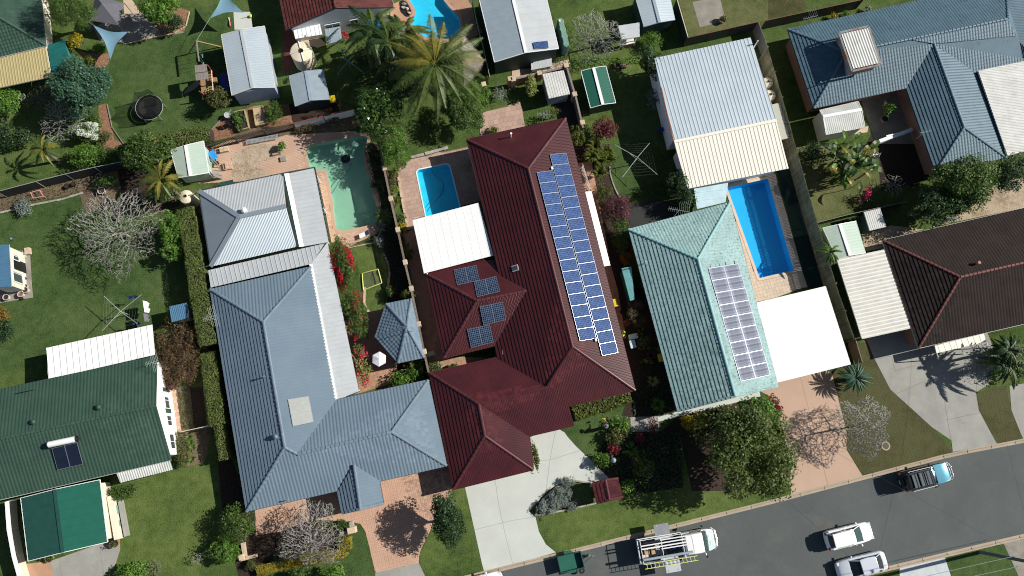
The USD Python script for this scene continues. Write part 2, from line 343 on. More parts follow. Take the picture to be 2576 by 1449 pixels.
leaf('leaf_bright', (.03, .065, .01), (.065, .125, .016), (.115, .175, .028))
leaf('leaf_olive', (.03, .035, .01), (.065, .072, .02), (.105, .11, .035))
leaf('leaf_lime', (.07, .1, .015), (.16, .2, .025), (.28, .3, .05))
leaf('leaf_gold', (.26, .22, .02), (.55, .44, .025), (.75, .6, .05))
leaf('leaf_conifer', (.012, .032, .018), (.024, .055, .03), (.042, .082, .045), trans=.15)
leaf('leaf_glossy', (.012, .03, .006), (.03, .06, .01), (.09, .125, .02), (.2, .22, .06), rough=.25, spec=.6)
leaf('leaf_bronze', (.03, .02, .012), (.07, .045, .022), (.1, .075, .03), (.06, .07, .02))
leaf('leaf_red', (.035, .008, .01), (.1, .018, .02), (.2, .03, .03))
leaf('leaf_maroon', (.03, .012, .014), (.075, .028, .032), (.13, .05, .055), (.05, .055, .02))
leaf('leaf_silver', (.14, .17, .15), (.28, .33, .29), (.42, .48, .43), trans=.2)
leaf('leaf_hedge', (.03, .042, .01), (.07, .09, .02), (.12, .14, .034), trans=.3)
leaf('leaf_canopy', (.028, .042, .01), (.06, .078, .018), (.1, .122, .032))
leaf('leaf_palm', (.02, .036, .008), (.06, .08, .016), (.14, .145, .03))
leaf('leaf_palm_gold', (.05, .055, .01), (.15, .125, .02), (.28, .21, .04))
leaf('leaf_orange', (.2, .11, .02), (.5, .27, .05), (.65, .42, .14))
leaf('leaf_cream', (.2, .24, .06), (.42, .45, .14), (.55, .56, .25))
leaf('flower_red', (.45, .01, .025), (.72, .02, .05), (.8, .06, .1))
leaf('flower_pink', (.5, .01, .08), (.7, .03, .14), (.8, .12, .2))
leaf('flower_white', (.6, .65, .55), (.75, .78, .72), (.82, .84, .8), trans=.15)
leaf('straw', (.12, .1, .05), (.22, .18, .1), (.33, .28, .17))
def water(name, tint, rough=.02):
    MAT[name] = usdkit.material(stage, f'/World/Looks/{name}', {'t': ('transparent_bsdf', {'color': tint}), 'gl': ('glossy_bsdf', {'roughness': rough, 'color': (.9, .9, .9)}), 'lw': ('layer_weight', {'blend': .5}), 'pw': ('math', {'math_type': 'power', 'value2': 5.}), 'f': ('math', {'math_type': 'multiply_add', 'value2': .85, 'value3': .02}),
        'g': ('geometry', {}), 'n': ('noise_texture', {'scale': 2.5, 'detail': 3.}), 'b': ('bump', {'distance': .02, 'strength': .6}), 'x': ('mix_closure', {})},
        [('g.position', 'n.vector'), ('n.fac', 'b.height'), ('b.normal', 'gl.normal'), ('lw.facing', 'pw.value1'), ('pw.value', 'f.value1'), ('f.value', 'x.fac'), ('t.BSDF', 'x.closure1'), ('gl.BSDF', 'x.closure2')], surface='x.closure')
water('water', (.85, .97, .99)); water('water_green', (.86, .96, .92)); water('water_deep', (.75, .93, .99))
def screen(name, col, fac):
    MAT[name] = usdkit.material(stage, f'/World/Looks/{name}', {'t': ('transparent_bsdf', {}), 'd': ('diffuse_bsdf', {'color': col}), 'x': ('mix_closure', {'fac': fac})}, [('t.BSDF', 'x.closure1'), ('d.BSDF', 'x.closure2')], surface='x.closure')
screen('mesh_net', (.02, .024, .022), .5); screen('net_pale', (.3, .3, .28), .14); screen('poly_sheet', (.42, .42, .36), .85)
def cells(name, nx, ny, cell, line, rough=.55, gap=.07):
    """Photovoltaic cells: a grid over the panel's own coordinates."""
    N = {'u': ('texture_coordinate', {}), 's': ('separate_xyz', {}), 'p': ('principled_bsdf', {'roughness': rough, 'specular_ior_level': .1, 'coat_weight': .12, 'coat_roughness': .04}),
         'r': ('rgb_ramp', {'ramp': [(gap * .8, line), (gap * 1.25, cell)]}), 'mn': ('math', {'math_type': 'minimum'}), 'o': ('object_info', {}), 'w': ('white_noise_texture', {'dimensions': '2D'}), 'fl': ('vector_math', {'math_type': 'floor'}), 'cx': ('combine_xyz', {}), 'h': ('hsv', {}), 'mr': ('map_range', {'to_min': .7, 'to_max': 1.35})}
    L = [('u.UV', 's.vector')]
    for k, n in (('x', nx), ('y', ny)):
        N['m' + k] = ('math', {'math_type': 'multiply', 'value2': float(n)}); N['f' + k] = ('math', {'math_type': 'pingpong', 'value2': .5})
        L += [(f's.{k}', f'm{k}.value1'), (f'm{k}.value', f'f{k}.value1'), (f'f{k}.value', f'mn.value{1 if k == "x" else 2}'), (f'm{k}.value', f'cx.{k}')]
    L += [('mn.value', 'r.fac'), ('cx.vector', 'fl.vector1'), ('fl.vector', 'w.vector'), ('w.value', 'mr.value'), ('mr.result', 'h.value'), ('r.color', 'h.color'), ('h.color', 'p.base_color')]
    MAT[name] = usdkit.material(stage, f'/World/Looks/{name}', N, L, surface='p.BSDF')
cells('pv_blue', 12, 6, (.012, .042, .15), (.09, .15, .27)); cells('pv_dark', 6, 9, (.008, .02, .055), (.13, .17, .23), gap=.07); cells('pv_grey', 1, 12, (.115, .13, .175), (.2, .225, .29), gap=.16)
# ------------------------------------------------------------------ roofs
def norm(v): return v / (np.linalg.norm(v) + 1e-12)
def plane_of(pts):
    p = np.asarray(pts); c = p.mean(0); n = np.linalg.svd(p - c)[2][2]; return c, n * (1 if n[2] > 0 else -1)
def clip2(pol, clipper):
    """Convex clip of a 2D polygon (Sutherland-Hodgman); clipper counter-clockwise."""
    out = pol
    for i in range(len(clipper)):
        a, b = clipper[i], clipper[(i + 1) % len(clipper)]; ex, ey = b[0] - a[0], b[1] - a[1]; res = []
        for j in range(len(out)):
            p, q = out[j - 1], out[j]; dp = ex * (p[1] - a[1]) - ey * (p[0] - a[0]); dq = ex * (q[1] - a[1]) - ey * (q[0] - a[0])
            if (dp < 0) != (dq < 0): t = dp / (dp - dq); res.append((p[0] + t * (q[0] - p[0]), p[1] + t * (q[1] - p[1])))
            if dq >= 0: res.append(q)
        out = res
        if len(out) < 3: return []
    return out
class Slope:
    """One slope of a roof: its own axes u (along the eave) and v (up the slope)."""
    def __init__(s, poly3, eave):
        pts = np.asarray(poly3); s.o, s.n = plane_of(pts); a, b = np.asarray(eave[0]), np.asarray(eave[1])
        s.u = b - a; s.u = norm(s.u - s.n * np.dot(s.u, s.n)); s.v = np.cross(s.n, s.u)
        if s.v[2] < 0: s.u, s.v = -s.u, -s.v
        s.o = a - s.n * np.dot(a - s.o, s.n)
    def to2(s, p): q = np.asarray(p) - s.o; return np.c_[q @ s.u, q @ s.v]
    def to3(s, p, h=0): p = np.asarray(p); return s.o + p[:, :1] * s.u + p[:, 1:2] * s.v + np.reshape(h, (-1, 1)) * s.n
def ccw(p): return p if sum(p[i - 1][0] * p[i][1] - p[i][0] * p[i - 1][1] for i in range(len(p))) > 0 else p[::-1]
TILE = [(0, .016), (.05, .026), (.1, .028), (.15, .023), (.2, .009), (.25, .006), (.3, .016)]
FLAT = [(0, .009), (.04, .015), (.12, .016), (.17, .008), (.21, .015), (.28, .016), (.3, .009)]
def tile_slope(sl, polys, prof=TILE, g=.34, lift=.055, off=0.):
    """Every tile that fits whole, as an array (k, n, 3) with common triangles; the cut ones at the edges as one mesh."""
    w = prof[-1][0]; K = len(prof); full, cut = [], []
    tu = np.array([p[0] for p in prof]); th = np.array([p[1] for p in prof])
    T = [np.c_[tu, np.zeros(K), th + lift], np.c_[tu, np.full(K, g + .02), th], np.c_[tu, np.zeros(K), th * 0 - .01]]
    T = np.vstack(T); F = []
    for i in range(K - 1): F += [[i, i + 1, K + i + 1], [i, K + i + 1, K + i], [2 * K + i, 2 * K + i + 1, i + 1], [2 * K + i, i + 1, i]]
    F = np.array(F)
    for po in polys:
        p2 = ccw([tuple(x) for x in sl.to2(po)]); A = np.array(p2); lo, hi = A.min(0), A.max(0)
        jj = np.arange(math.floor(lo[1] / g), math.ceil(hi[1] / g)); ii = np.arange(math.floor(lo[0] / w) - 1, math.ceil(hi[0] / w) + 1)
        I, J = np.meshgrid(ii, jj); X0 = I * w + (J % 2) * off; Y0 = J * g; mn = np.full(I.shape, 9e9); allout = np.zeros(I.shape, bool)
        for k in range(len(A)):
            a, b = A[k], A[(k + 1) % len(A)]; e = b - a; e = e / (np.linalg.norm(e) + 1e-9)
            ds = [e[0] * (Y0 + dy - a[1]) - e[1] * (X0 + dx - a[0]) for dx in (0, w) for dy in (0, g)]
            mn = np.minimum(mn, np.min(ds, 0)); allout |= np.max(ds, 0) <= 0
        ok = mn >= -.002
        full += [(x, y) for x, y in zip(X0[ok], Y0[ok])]
        for x, y in zip(X0[~ok & ~allout], Y0[~ok & ~allout]):
            for k in range(K - 1):
                c = clip2([(x + tu[k], y), (x + tu[k + 1], y), (x + tu[k + 1], y + g), (x + tu[k], y + g)], p2)
                if len(c) < 3: continue
                c = np.array(c); f = (c[:, 0] - x - tu[k]) / (tu[k + 1] - tu[k]); h = th[k] + f * (th[k + 1] - th[k]) + lift * (1 - (c[:, 1] - y) / g)
                cut.append(fan(sl.to3(c, h)))
    return full, (T, F), join(*cut) if cut else None
def emit_tiles(parent, name, items, cuts, m, limit=300):
    """The tiles that show largest as parts, the others as one part."""
    rng = random.Random(3); sc = []
    for sl, x, y, T, F in items:
        c = sl.o + sl.u * (x + .15) + sl.v * (y + .17); q = pix(c); inside = 0 < q[0] < 2576 and 0 < q[1] < 1449
        sc.append((0 if inside else 1, np.linalg.norm(c - [0, 0, H])))
    order = sorted(range(len(items)), key=lambda i: sc[i]); rest = [c for c in cuts if c is not None]
    for k, i in enumerate(order):
        sl, x, y, T, F = items[i]; V = sl.to3(T[:, :2] + [x, y], T[:, 2] + rng.uniform(0, .006))
        if k < limit and sc[i][0] == 0: part(parent, name, (V, F), m)
        else: rest.append((V, F))
    if rest: part(parent, name, join(*rest), m, kind='stuff')
def cap_run(parent, a, b, m, r=.13, L=.42, lift=.03, name='ridge_cap'):
    a, b = np.asarray(a), np.asarray(b); d = b - a; n = max(1, round(np.linalg.norm(d) / L)); u = norm(d); s = norm(np.cross(u, UZ)); w = np.cross(s, u); ang = np.linspace(-.35, math.pi + .35, 7)
    for i in range(n):
        V = []
        for t, k, z in ((i / n, 1.06, .035), ((i + 1.06) / n, .94, .0)):
            p = a + d * min(t, 1); V.append([p + r * k * (math.cos(x) * s + math.sin(x) * w * .62) + UZ * (lift + z) for x in ang])
        V = np.vstack(V); F = []
        for j in range(6): F += [[j, j + 1, 8 + j], [j, 8 + j, 7 + j]]
        F += [[0, j, j + 1] for j in range(1, 6)]
        part(parent, name, (V, np.array(F)), m)
def outline_walls(parent, pts, inset, z1, m, z0=0.):
    g = Polygon(np.asarray(pts)[:, :2]).buffer(0).buffer(-inset, join_style=2)
    if g.is_empty: return
    part(parent, 'wall', prism(g, z0, z1), m)
def gutter(parent, pts, m, closed=False, w=.12, h=.1, dz=-.02):
    pts = list(pts) + ([pts[0]] if closed else [])
    for a, b in zip(pts[:-1], pts[1:]): part(parent, 'gutter', beam(np.asarray(a) + UZ * dz, np.asarray(b) + UZ * dz, w, h), m)
class Roof:
    """Named corners (picture x, y and a height or the slope they lie on), slopes from an eave line and a pitch."""
    def __init__(s, V, planes, pitch=22.):
        s.p, s.pl = {}, {}; late = {k: v for k, v in V.items() if isinstance(v[2], str)}
        for k, v in V.items():
            if k not in late: s.p[k] = W(v[:2], v[2])
        todo = dict(planes)
        for _ in range(4):
            for k, d in list(todo.items()):
                a, b, hint = d[:3]
                if a in s.p and b in s.p: s.pl[k] = s.mk(s.p[a], s.p[b], W(V[hint][:2] if hint in V else hint, 3.), d[3] if len(d) > 3 else pitch); del todo[k]
            for k, v in list(late.items()):
                if v[2] in s.pl: s.p[k] = ray_plane(v[:2], *s.pl[v[2]]); del late[k]
    @staticmethod
    def mk(a, b, c, pitch):
        e = norm((b - a) * [1, 1, 0]); q = np.cross(UZ, e)
        if np.dot(c - a, q) < 0: q = -q
        n = norm(UZ * math.cos(math.radians(pitch)) - q * math.sin(math.radians(pitch))); return a, n
    def __getitem__(s, k): return [s.p[x] for x in k.split()]
def tiled(house, R, faces, m, capm, caps, limit=300, prof=TILE, g=.34, off=0.):
    """faces: (eave corner, eave corner, [convex outlines])."""
    und = []
    for a, b, polys in faces:
        for po in polys: und.append(fan([p - UZ * .035 for p in R[po]]))
    rp = part(house, 'roof', join(*und), 'underlay'); items, cuts = [], []
    for a, b, polys in faces:
        allp = [p for po in polys for p in R[po]]; sl = Slope(allp, (R.p[a], R.p[b])); full, tf, cut = tile_slope(sl, [R[po] for po in polys], prof, g, off=off)
        items += [(sl, x, y, *tf) for x, y in full]; cuts.append(cut)
    emit_tiles(rp, 'roof_tile', items, cuts, m, limit)
    for c in caps:
        pts = R[c]
        for p, q in zip(pts[:-1], pts[1:]): cap_run(rp, p, q, capm)
    return rp
RIB = lambda w, h=.03, t=.045: [(0, 0), (w / 2 - t, 0), (w / 2 - t * .55, h), (w / 2 + t * .55, h), (w / 2 + t, 0), (w, 0)]
CORR = lambda w, h=.02: [(w * i / 6, h * (1 - math.cos(2 * math.pi * i / 6)) / 2) for i in range(7)]
PAN = lambda w, h=.03: [(0, 0), (w - .05, 0), (w - .04, h), (w - .005, h), (w, 0)]
def metal(pts, eave, prof, lift=.0, along=False):
    """A sheet roof over the outline pts: ribs run up from the eave (or along it)."""
    sl = Slope(pts, eave)
    if along: sl.u, sl.v = sl.v, -sl.u
    p2 = ccw([tuple(x) for x in sl.to2(pts)]); A = np.array(p2); w = prof[-1][0]; lo, hi = A.min(0), A.max(0); out = []
    for i in range(math.floor(lo[0] / w), math.ceil(hi[0] / w)):
        for (u0, h0), (u1, h1) in zip(prof[:-1], prof[1:]):
            c = clip2([(i * w + u0, lo[1] - .01), (i * w + u1, lo[1] - .01), (i * w + u1, hi[1] + .01), (i * w + u0, hi[1] + .01)], p2)
            if len(c) < 3: continue
            c = np.array(c); f = (c[:, 0] - i * w - u0) / max(u1 - u0, 1e-6); out.append(fan(sl.to3(c, h0 + f * (h1 - h0) + lift)))
    out.append(fan([p - sl.n * .03 for p in pts]))
    return join(*out)
def edge_slab(pts, t=.1):
    """The closed thickness below a sheet's outline."""
    pts = np.asarray(pts); n = len(pts); V = np.vstack([pts - UZ * .012, pts - UZ * t]); F = []
    for i in range(n): j = (i + 1) % n; F += [[i, n + i, n + j], [i, n + j, j]]
    return V, np.array(F)
def flat_roof(parent, pts, eave, prof, m, edge='white', name='roof', t=.12, along=False):
    r = part(parent, name, metal(pts, eave, prof, along=along), m); part(r, 'fascia', edge_slab(pts, t), edge); return r
def gable_shed(name, label, cat, L, Rr, ridge, ez, rz, roofm, wallm, prof=None, over=.12, capm=None, edge=None, group=None, wz0=0., roofm2=None, walls=True):
    """L, Rr: the two eave edges, ridge: its two ends, each as two picture points in the same direction."""
    l, r, k = [W(p, ez) for p in L], [W(p, ez) for p in Rr], [W(p, rz) for p in ridge]
    c = np.mean(l + r, 0); t = thing(name, label, cat, (c[0], c[1], 0), group); prof = prof or RIB(.3)
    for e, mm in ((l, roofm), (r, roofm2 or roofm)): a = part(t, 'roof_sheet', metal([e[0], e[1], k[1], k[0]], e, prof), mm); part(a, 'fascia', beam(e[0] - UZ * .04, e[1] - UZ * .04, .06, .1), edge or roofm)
    part(t, 'ridge_cap', beam(k[0] + UZ * .03, k[1] + UZ * .03, .3, .04), capm or roofm)
    for i in (0, 1):
        for e in (l, r): part(t, 'barge', beam(e[i] - UZ * .02, k[i] - UZ * .01, .05, .1), edge or capm or roofm)
    if walls:
        g = Polygon([p[:2] for p in (l[0], l[1], r[1], r[0])]).buffer(0).buffer(-over, join_style=2); b = np.array(g.exterior.coords)[:-1]; pts = []
        for q in b: pts += [(q[0], q[1], wz0), (q[0], q[1], ez - .05)]
        cc = np.mean(k, 0)
        for q in k: d = q - cc; d = d * (1 - over / np.linalg.norm(d)); pts.append((cc[0] + d[0], cc[1] + d[1], rz - .05))
        part(t, 'wall', hull(pts), wallm)
    return t
def skillion(name, label, cat, pts, zs, eave, roofm, wallm=None, prof=None, over=.12, edge='white', group=None, posts=False, postm='white', along=False):
    q = [W(p, z) for p, z in zip(pts, zs)]; c = np.mean(q, 0); t = thing(name, label, cat, (c[0], c[1], 0), group)
    flat_roof(t, q, (q[eave[0]], q[eave[1]]), prof or RIB(.3), roofm, edge, along=along)
    if wallm: outline_walls(t, q, over, min(zs) - .05, wallm)
    if posts:
        for p in q: d = norm((c - p) * [1, 1, 0]) * .25; part(t, 'post', box((p[0] + d[0], p[1] + d[1], (p[2] - .1) / 2), (.09, .09, p[2] - .1)), postm)
    return t
def solar_grid(parent, corners, plane, nx, ny, m, gap=.02, lift=.14, name='solar_panel', drop=()):
    """corners: picture points, top left, top right, bottom right, bottom left, on the slope; nx across, ny down."""
    q, n = plane; c = [ray_plane(p, q + n * lift, n) for p in corners]
    for j in range(ny):
        for i in range(nx):
            if (i, j) in drop: continue
            f = lambda a, b: c[0] * (1 - a) * (1 - b) + c[1] * a * (1 - b) + c[2] * a * b + c[3] * (1 - a) * b
            p = [f(i / nx, j / ny), f((i + 1) / nx, j / ny), f((i + 1) / nx, (j + 1) / ny), f(i / nx, (j + 1) / ny)]; ce = np.mean(p, 0); p = [x + (ce - x) / np.linalg.norm(ce - x) * gap for x in p]
            inn = [x + (ce - x) / np.linalg.norm(ce - x) * .025 for x in p]
            pp = part(parent, name, (np.array(inn), np.array([[0, 2, 1], [0, 3, 2]])), m, uv=np.array([[0, 0], [1, 0], [1, 1], [0, 1]]))
            part(pp, 'panel_frame', join(*[beam(p[k] - n * .012, p[(k + 1) % 4] - n * .012, .02, .04, up=n) for k in range(4)]), 'solar_frame')

# ------------------------------------------------------------------ paving
def pave(name, g, bw, bh, m, z=.03, ang=0., bond=.5, gap=.012, limit=300, herring=False, kids='paver'):
    """A paved area: the joints' bed, then every brick or stone by itself."""
    s = struct(name, sheet(g, z - .022), 'joint'); c, sn = math.cos(AZ + ang), math.sin(AZ + ang); R = np.array([[c, -sn], [sn, c]])
    from shapely import affinity, prepared
    gl = affinity.rotate(g, -math.degrees(AZ + ang), origin=(0, 0)); pg = prepared.prep(gl.buffer(.03)); x0, y0, x1, y1 = gl.bounds; cells, out, parts = [], [], []
    if herring:                                                          # pairs side by side, turned in turn
        n = max(1, round(bw / bh)); b = n * bh
        for i in range(math.floor(x0 / b), math.ceil(x1 / b)):
            for j in range(math.floor(y0 / b), math.ceil(y1 / b)):
                for k in range(n):
                    if (i + j) % 2: cells.append((i * b + b / 2, j * b + (k + .5) * bh, b, bh))
                    else: cells.append((i * b + (k + .5) * bh, j * b + b / 2, bh, b))
    else:
        for j in range(math.floor(y0 / bh), math.ceil(y1 / bh) + 1):
            for i in range(math.floor(x0 / bw) - 1, math.ceil(x1 / bw) + 1): cells.append(((i + .5 + (j % 2) * bond) * bw, (j + .5) * bh, bw, bh))
    rng = random.Random(5)
    for x, y, w, h in cells:
        q = sbox(x - w / 2, y - h / 2, x + w / 2, y + h / 2)
        if not pg.contains(q):
            if not gl.intersects(q): continue
            q2 = gl.intersection(q)
            if q2.area < w * h * .25 or q2.geom_type != 'Polygon': continue
            p2 = np.array(q2.buffer(-gap / 2).exterior.coords)[:-1] if not q2.buffer(-gap / 2).is_empty and q2.buffer(-gap / 2).geom_type == 'Polygon' else None
            if p2 is None or len(p2) < 3: continue
        else: p2 = np.array([(x - w / 2 + gap / 2, y - h / 2 + gap / 2), (x + w / 2 - gap / 2, y - h / 2 + gap / 2), (x + w / 2 - gap / 2, y + h / 2 - gap / 2), (x - w / 2 + gap / 2, y + h / 2 - gap / 2)])
        if Polygon(p2).exterior.is_ccw is False: p2 = p2[::-1]
        p2 = p2 @ R.T; n = len(p2); zz = z + rng.uniform(-.003, .003); V = np.vstack([np.c_[p2, np.full(n, zz)], np.c_[p2, np.full(n, z - .03)]]); F = [[0, k, k + 1] for k in range(1, n - 1)]
        for k in range(n): l = (k + 1) % n; F += [[k, n + k, n + l], [k, n + l, l]]
        parts.append((V, np.array(F)))
    sc = []
    for V, F in parts: p = pix(V[0]); sc.append((not (0 < p[0] < 2576 and 0 < p[1] < 1449), np.linalg.norm(V[0] - [0, 0, H])))
    for k, i in enumerate(sorted(range(len(parts)), key=lambda i: sc[i])):
        if k < limit: part(s, kids, parts[i], m)
        else: out.append(parts[i])
    if out: part(s, kids, join(*out), m, kind='stuff')
    return s

# ------------------------------------------------------------------ plants
def leaves(centres, normals, size, rng, asp=.55, droop=.35, spread=.8):
    """One bent four-sided leaf at each centre, facing roughly along its normal."""
    n = len(centres); d = normals + rng.normal(0, spread, (n, 3)); d[:, 2] += .75; d /= np.linalg.norm(d, axis=1, keepdims=True)
    a = np.cross(d, rng.normal(0, 1, (n, 3))); a /= np.linalg.norm(a, axis=1, keepdims=True) + 1e-9; b = np.cross(d, a)
    s = size * rng.uniform(.7, 1.3, (n, 1)); V = np.stack([centres - a * s * .5, centres + b * s * asp * .5 + d * s * .06, centres + a * s * .5 - d * s * droop * .4, centres - b * s * asp * .5 + d * s * .06], 1)
    F = np.arange(n)[:, None] * 4 + np.array([[0, 1, 3, 1, 2, 3]]); return V.reshape(-1, 3), F.reshape(-1, 3)
def crown_points(c, r, n, rng, lumps=26, lump=.42, low=-.75):
    """Points over a crown made of many uneven clumps around an ellipsoid."""
    L = rng.normal(0, 1, (lumps, 3)); L /= np.linalg.norm(L, axis=1, keepdims=True); L[:, 2] = np.where(L[:, 2] < low, -L[:, 2], L[:, 2]); ls = np.where(rng.random((lumps, 1)) < .28, rng.uniform(.1, .6, (lumps, 1)), rng.uniform(.72, 1.0, (lumps, 1))); lr = rng.uniform(.6, 1.25, lumps) * lump
    k = rng.integers(0, lumps, n); d = rng.normal(0, 1, (n, 3)); d /= np.linalg.norm(d, axis=1, keepdims=True); rad = lr[k][:, None] * rng.uniform(.55, 1.0, (n, 1))
    p = L[k] * ls[k] * (1 - lump * .75) + d * rad; p = p / np.quantile(np.linalg.norm(p[:, :2], axis=1), .96); p[:, 2] = np.clip(p[:, 2], -1.1, 1.1); return np.asarray(c) + p * np.asarray(r), d
def blob(c, r, n, size, seed, **kw):
    rng = np.random.default_rng(seed); lk = {k: kw.pop(k) for k in ('asp', 'droop', 'spread') if k in kw}; p, d = crown_points(c, r, n, rng, **kw); p[:, 2] = np.maximum(p[:, 2], .03); return leaves(p, d, size, rng, **lk)
SEED = [100]
def nseed(): SEED[0] += 1; return SEED[0]
def trunk_mesh(base, top, r0, limbs, rng, spread):
    base, top = np.asarray(base, float), np.asarray(top, float); out = [tube([base, base * .5 + top * .5 + rng.normal(0, .04, 3), top], [r0, r0 * .75, r0 * .55], 7)]
    for i in range(limbs):
        a = rng.uniform(0, 2 * math.pi); e = top + np.array([math.cos(a) * spread[0], math.sin(a) * spread[1], spread[2] * rng.uniform(.2, .9)]) * rng.uniform(.45, .75); s = base + (top - base) * rng.uniform(.55, 1.)
        out.append(tube([s, (s + e) / 2 + rng.normal(0, .06, 3) + UZ * .1, e], [r0 * .5, r0 * .33, r0 * .12], 5))
    return join(*out)
def plant(name, label, cat, p, r, h, m='leaf_mid', n=None, size=.16, group=None, base=None, low=.15, flowers=None, fn=0, fm='flower_red', fs=.12, lumps=26, lump=.42, trunk=True, **kw):
    """Tree or bush: picture point of the crown's middle, radii in picture units, height of its top in metres."""
    k = scale(p); rx, ry = (r if isinstance(r, tuple) else (r, r)); rx, ry = rx / k, ry / k; z0 = h * low; rz = (h - z0) / 2; zc = z0 + rz; c = W(p, zc)
    seed = nseed(); rng = np.random.default_rng(seed); area = 4 * math.pi * ((rx * ry) ** 1.6 / 3 + (rx * rz) ** 1.6 / 3 + (ry * rz) ** 1.6 / 3) ** (1 / 1.6)
    n = n or int(min(15000, max(300, area / size ** 2 * 3.6 * max(1., .45 / kw.get('asp', .55)))))
    t = thing(name, label, cat, (c[0], c[1], 0), group)
    if trunk: part(t, 'trunk', trunk_mesh((c[0], c[1], 0), (c[0], c[1], zc - rz * .3), max(.03, .035 * h), 6, rng, (rx, ry, rz)), 'bark', smooth=50)
    v = blob((0, 0, 0), (rx, ry, rz), n, size, seed, lumps=lumps, lump=lump, **kw); R = np.array([[math.cos(AZ), -math.sin(AZ), 0], [math.sin(AZ), math.cos(AZ), 0], [0, 0, 1]])
    V = v[0] @ R.T + c; V[:, 2] = np.maximum(V[:, 2], .03); part(t, 'crown' if h > 2.2 else 'foliage', (V, v[1]), m)
    if fn:
        f = blob((0, 0, 0), (rx * 1.02, ry * 1.02, rz * 1.04), fn, fs, seed + 5000, lumps=14, lump=.3); V = f[0] @ R.T + c; part(t, 'flowers', (V, f[1]), fm)
    return t
def tuft(name, label, cat, p, r, h, m, n=60, group=None, width=.05, seg=3, arch=.6, z=.0, name2='leaf', sep=False):
    """A clump of long arching blades from one foot."""
    k = scale(p); R = r / k; c = W(p, z); rng = np.random.default_rng(nseed()); t = thing(name, label, cat, c, group); out = []
    for i in range(n):
        a = rng.uniform(0, 2 * math.pi); L = R * rng.uniform(.55, 1.1); d = np.array([math.cos(a), math.sin(a), 0]); s = np.cross(UZ, d); up = h * rng.uniform(.5, 1.); V = []
        for j in range(seg + 1):
            f = j / seg; q = c + d * L * f + UZ * (up * (1 - (1 - f * 1.25) ** 2 if arch > .3 else f)) ; w = width * (1 - f) ** .6 * (.6 + f) + .003; V += [q - s * w, q + s * w]
        F = []
        for j in range(seg): F += [[2 * j, 2 * j + 1, 2 * j + 3], [2 * j, 2 * j + 3, 2 * j + 2]]
        if sep: part(t, name2, (np.array(V), np.array(F)), m)
        else: out.append((np.array(V), np.array(F)))
    if out: part(t, 'blades', join(*out), m)
    return t
def frond(base, a, L, rise, drop, rng, nl=22, wl=.55, lw=.035, twist=.5):
    """A feather frond: midrib and two rows of drooping leaflets."""
    d = np.array([math.cos(a), math.sin(a), 0]); s = np.cross(UZ, d); n = 9; f = np.linspace(0, 1, n); bend = rng.normal(0, .12)
    R = np.array([base + d * L * x + s * L * bend * x * x + UZ * (rise * math.sin(min(1, x * 1.3) * math.pi / 2) - drop * x ** 2.2) for x in f]); out = [tube(R, np.linspace(.03, .008, n), 4)]; V, F = [], []
    for i in range(nl):
        x = .12 + .88 * i / nl; j = min(n - 2, int(x * (n - 1))); w = x * (n - 1) - j; q = R[j] * (1 - w) + R[j + 1] * w; tn = norm(R[j + 1] - R[j]); l = wl * L / 3 * math.sin(math.pi * (.12 + .82 * x)) * rng.uniform(.85, 1.15)
        for sg in (-1, 1):
            o = norm(s * sg * 1.0 + tn * .75 - UZ * twist * rng.uniform(.3, 1.2)); k = len(V); wv = norm(np.cross(o, UZ)) * lw
            V += [q - wv, q + wv, q + o * l * .6 + wv * .8 - UZ * l * .05, q + o * l * .6 - wv * .8 - UZ * l * .05, q + o * l - UZ * l * .22]; F += [[k, k + 1, k + 2], [k, k + 2, k + 3], [k + 3, k + 2, k + 4]]
    out.append((np.array(V), np.array(F))); return join(*out)
def palm(name, label, cat, p, r, h, m='leaf_palm', nf=20, group=None, base=None, drop=.55, nl=22, wl=.55, trunk_r=.14, mats=None, rise=.35, foot=None, lw=.035):
    k = scale(p); R = r / k; top = W(p, h); b = W(foot, 0) if foot else np.array([top[0], top[1], 0]); t = thing(name, label, cat, b, group); rng = np.random.default_rng(nseed())
    if h > .6: part(t, 'trunk', tube([b, b * .6 + top * .4 + rng.normal(0, .05, 3), top], [trunk_r * 1.2, trunk_r, trunk_r * .8], 8), 'bark', smooth=50)
    for i in range(nf):
        q = i / nf; part(t, 'frond', frond(top, 2.4 * i + rng.uniform(-.2, .2), R * rng.uniform(.75, 1.08), R * rise * (1.3 - q), R * drop * (.4 + q), rng, nl, wl, lw), mats[i % len(mats)] if mats else m)
    return t
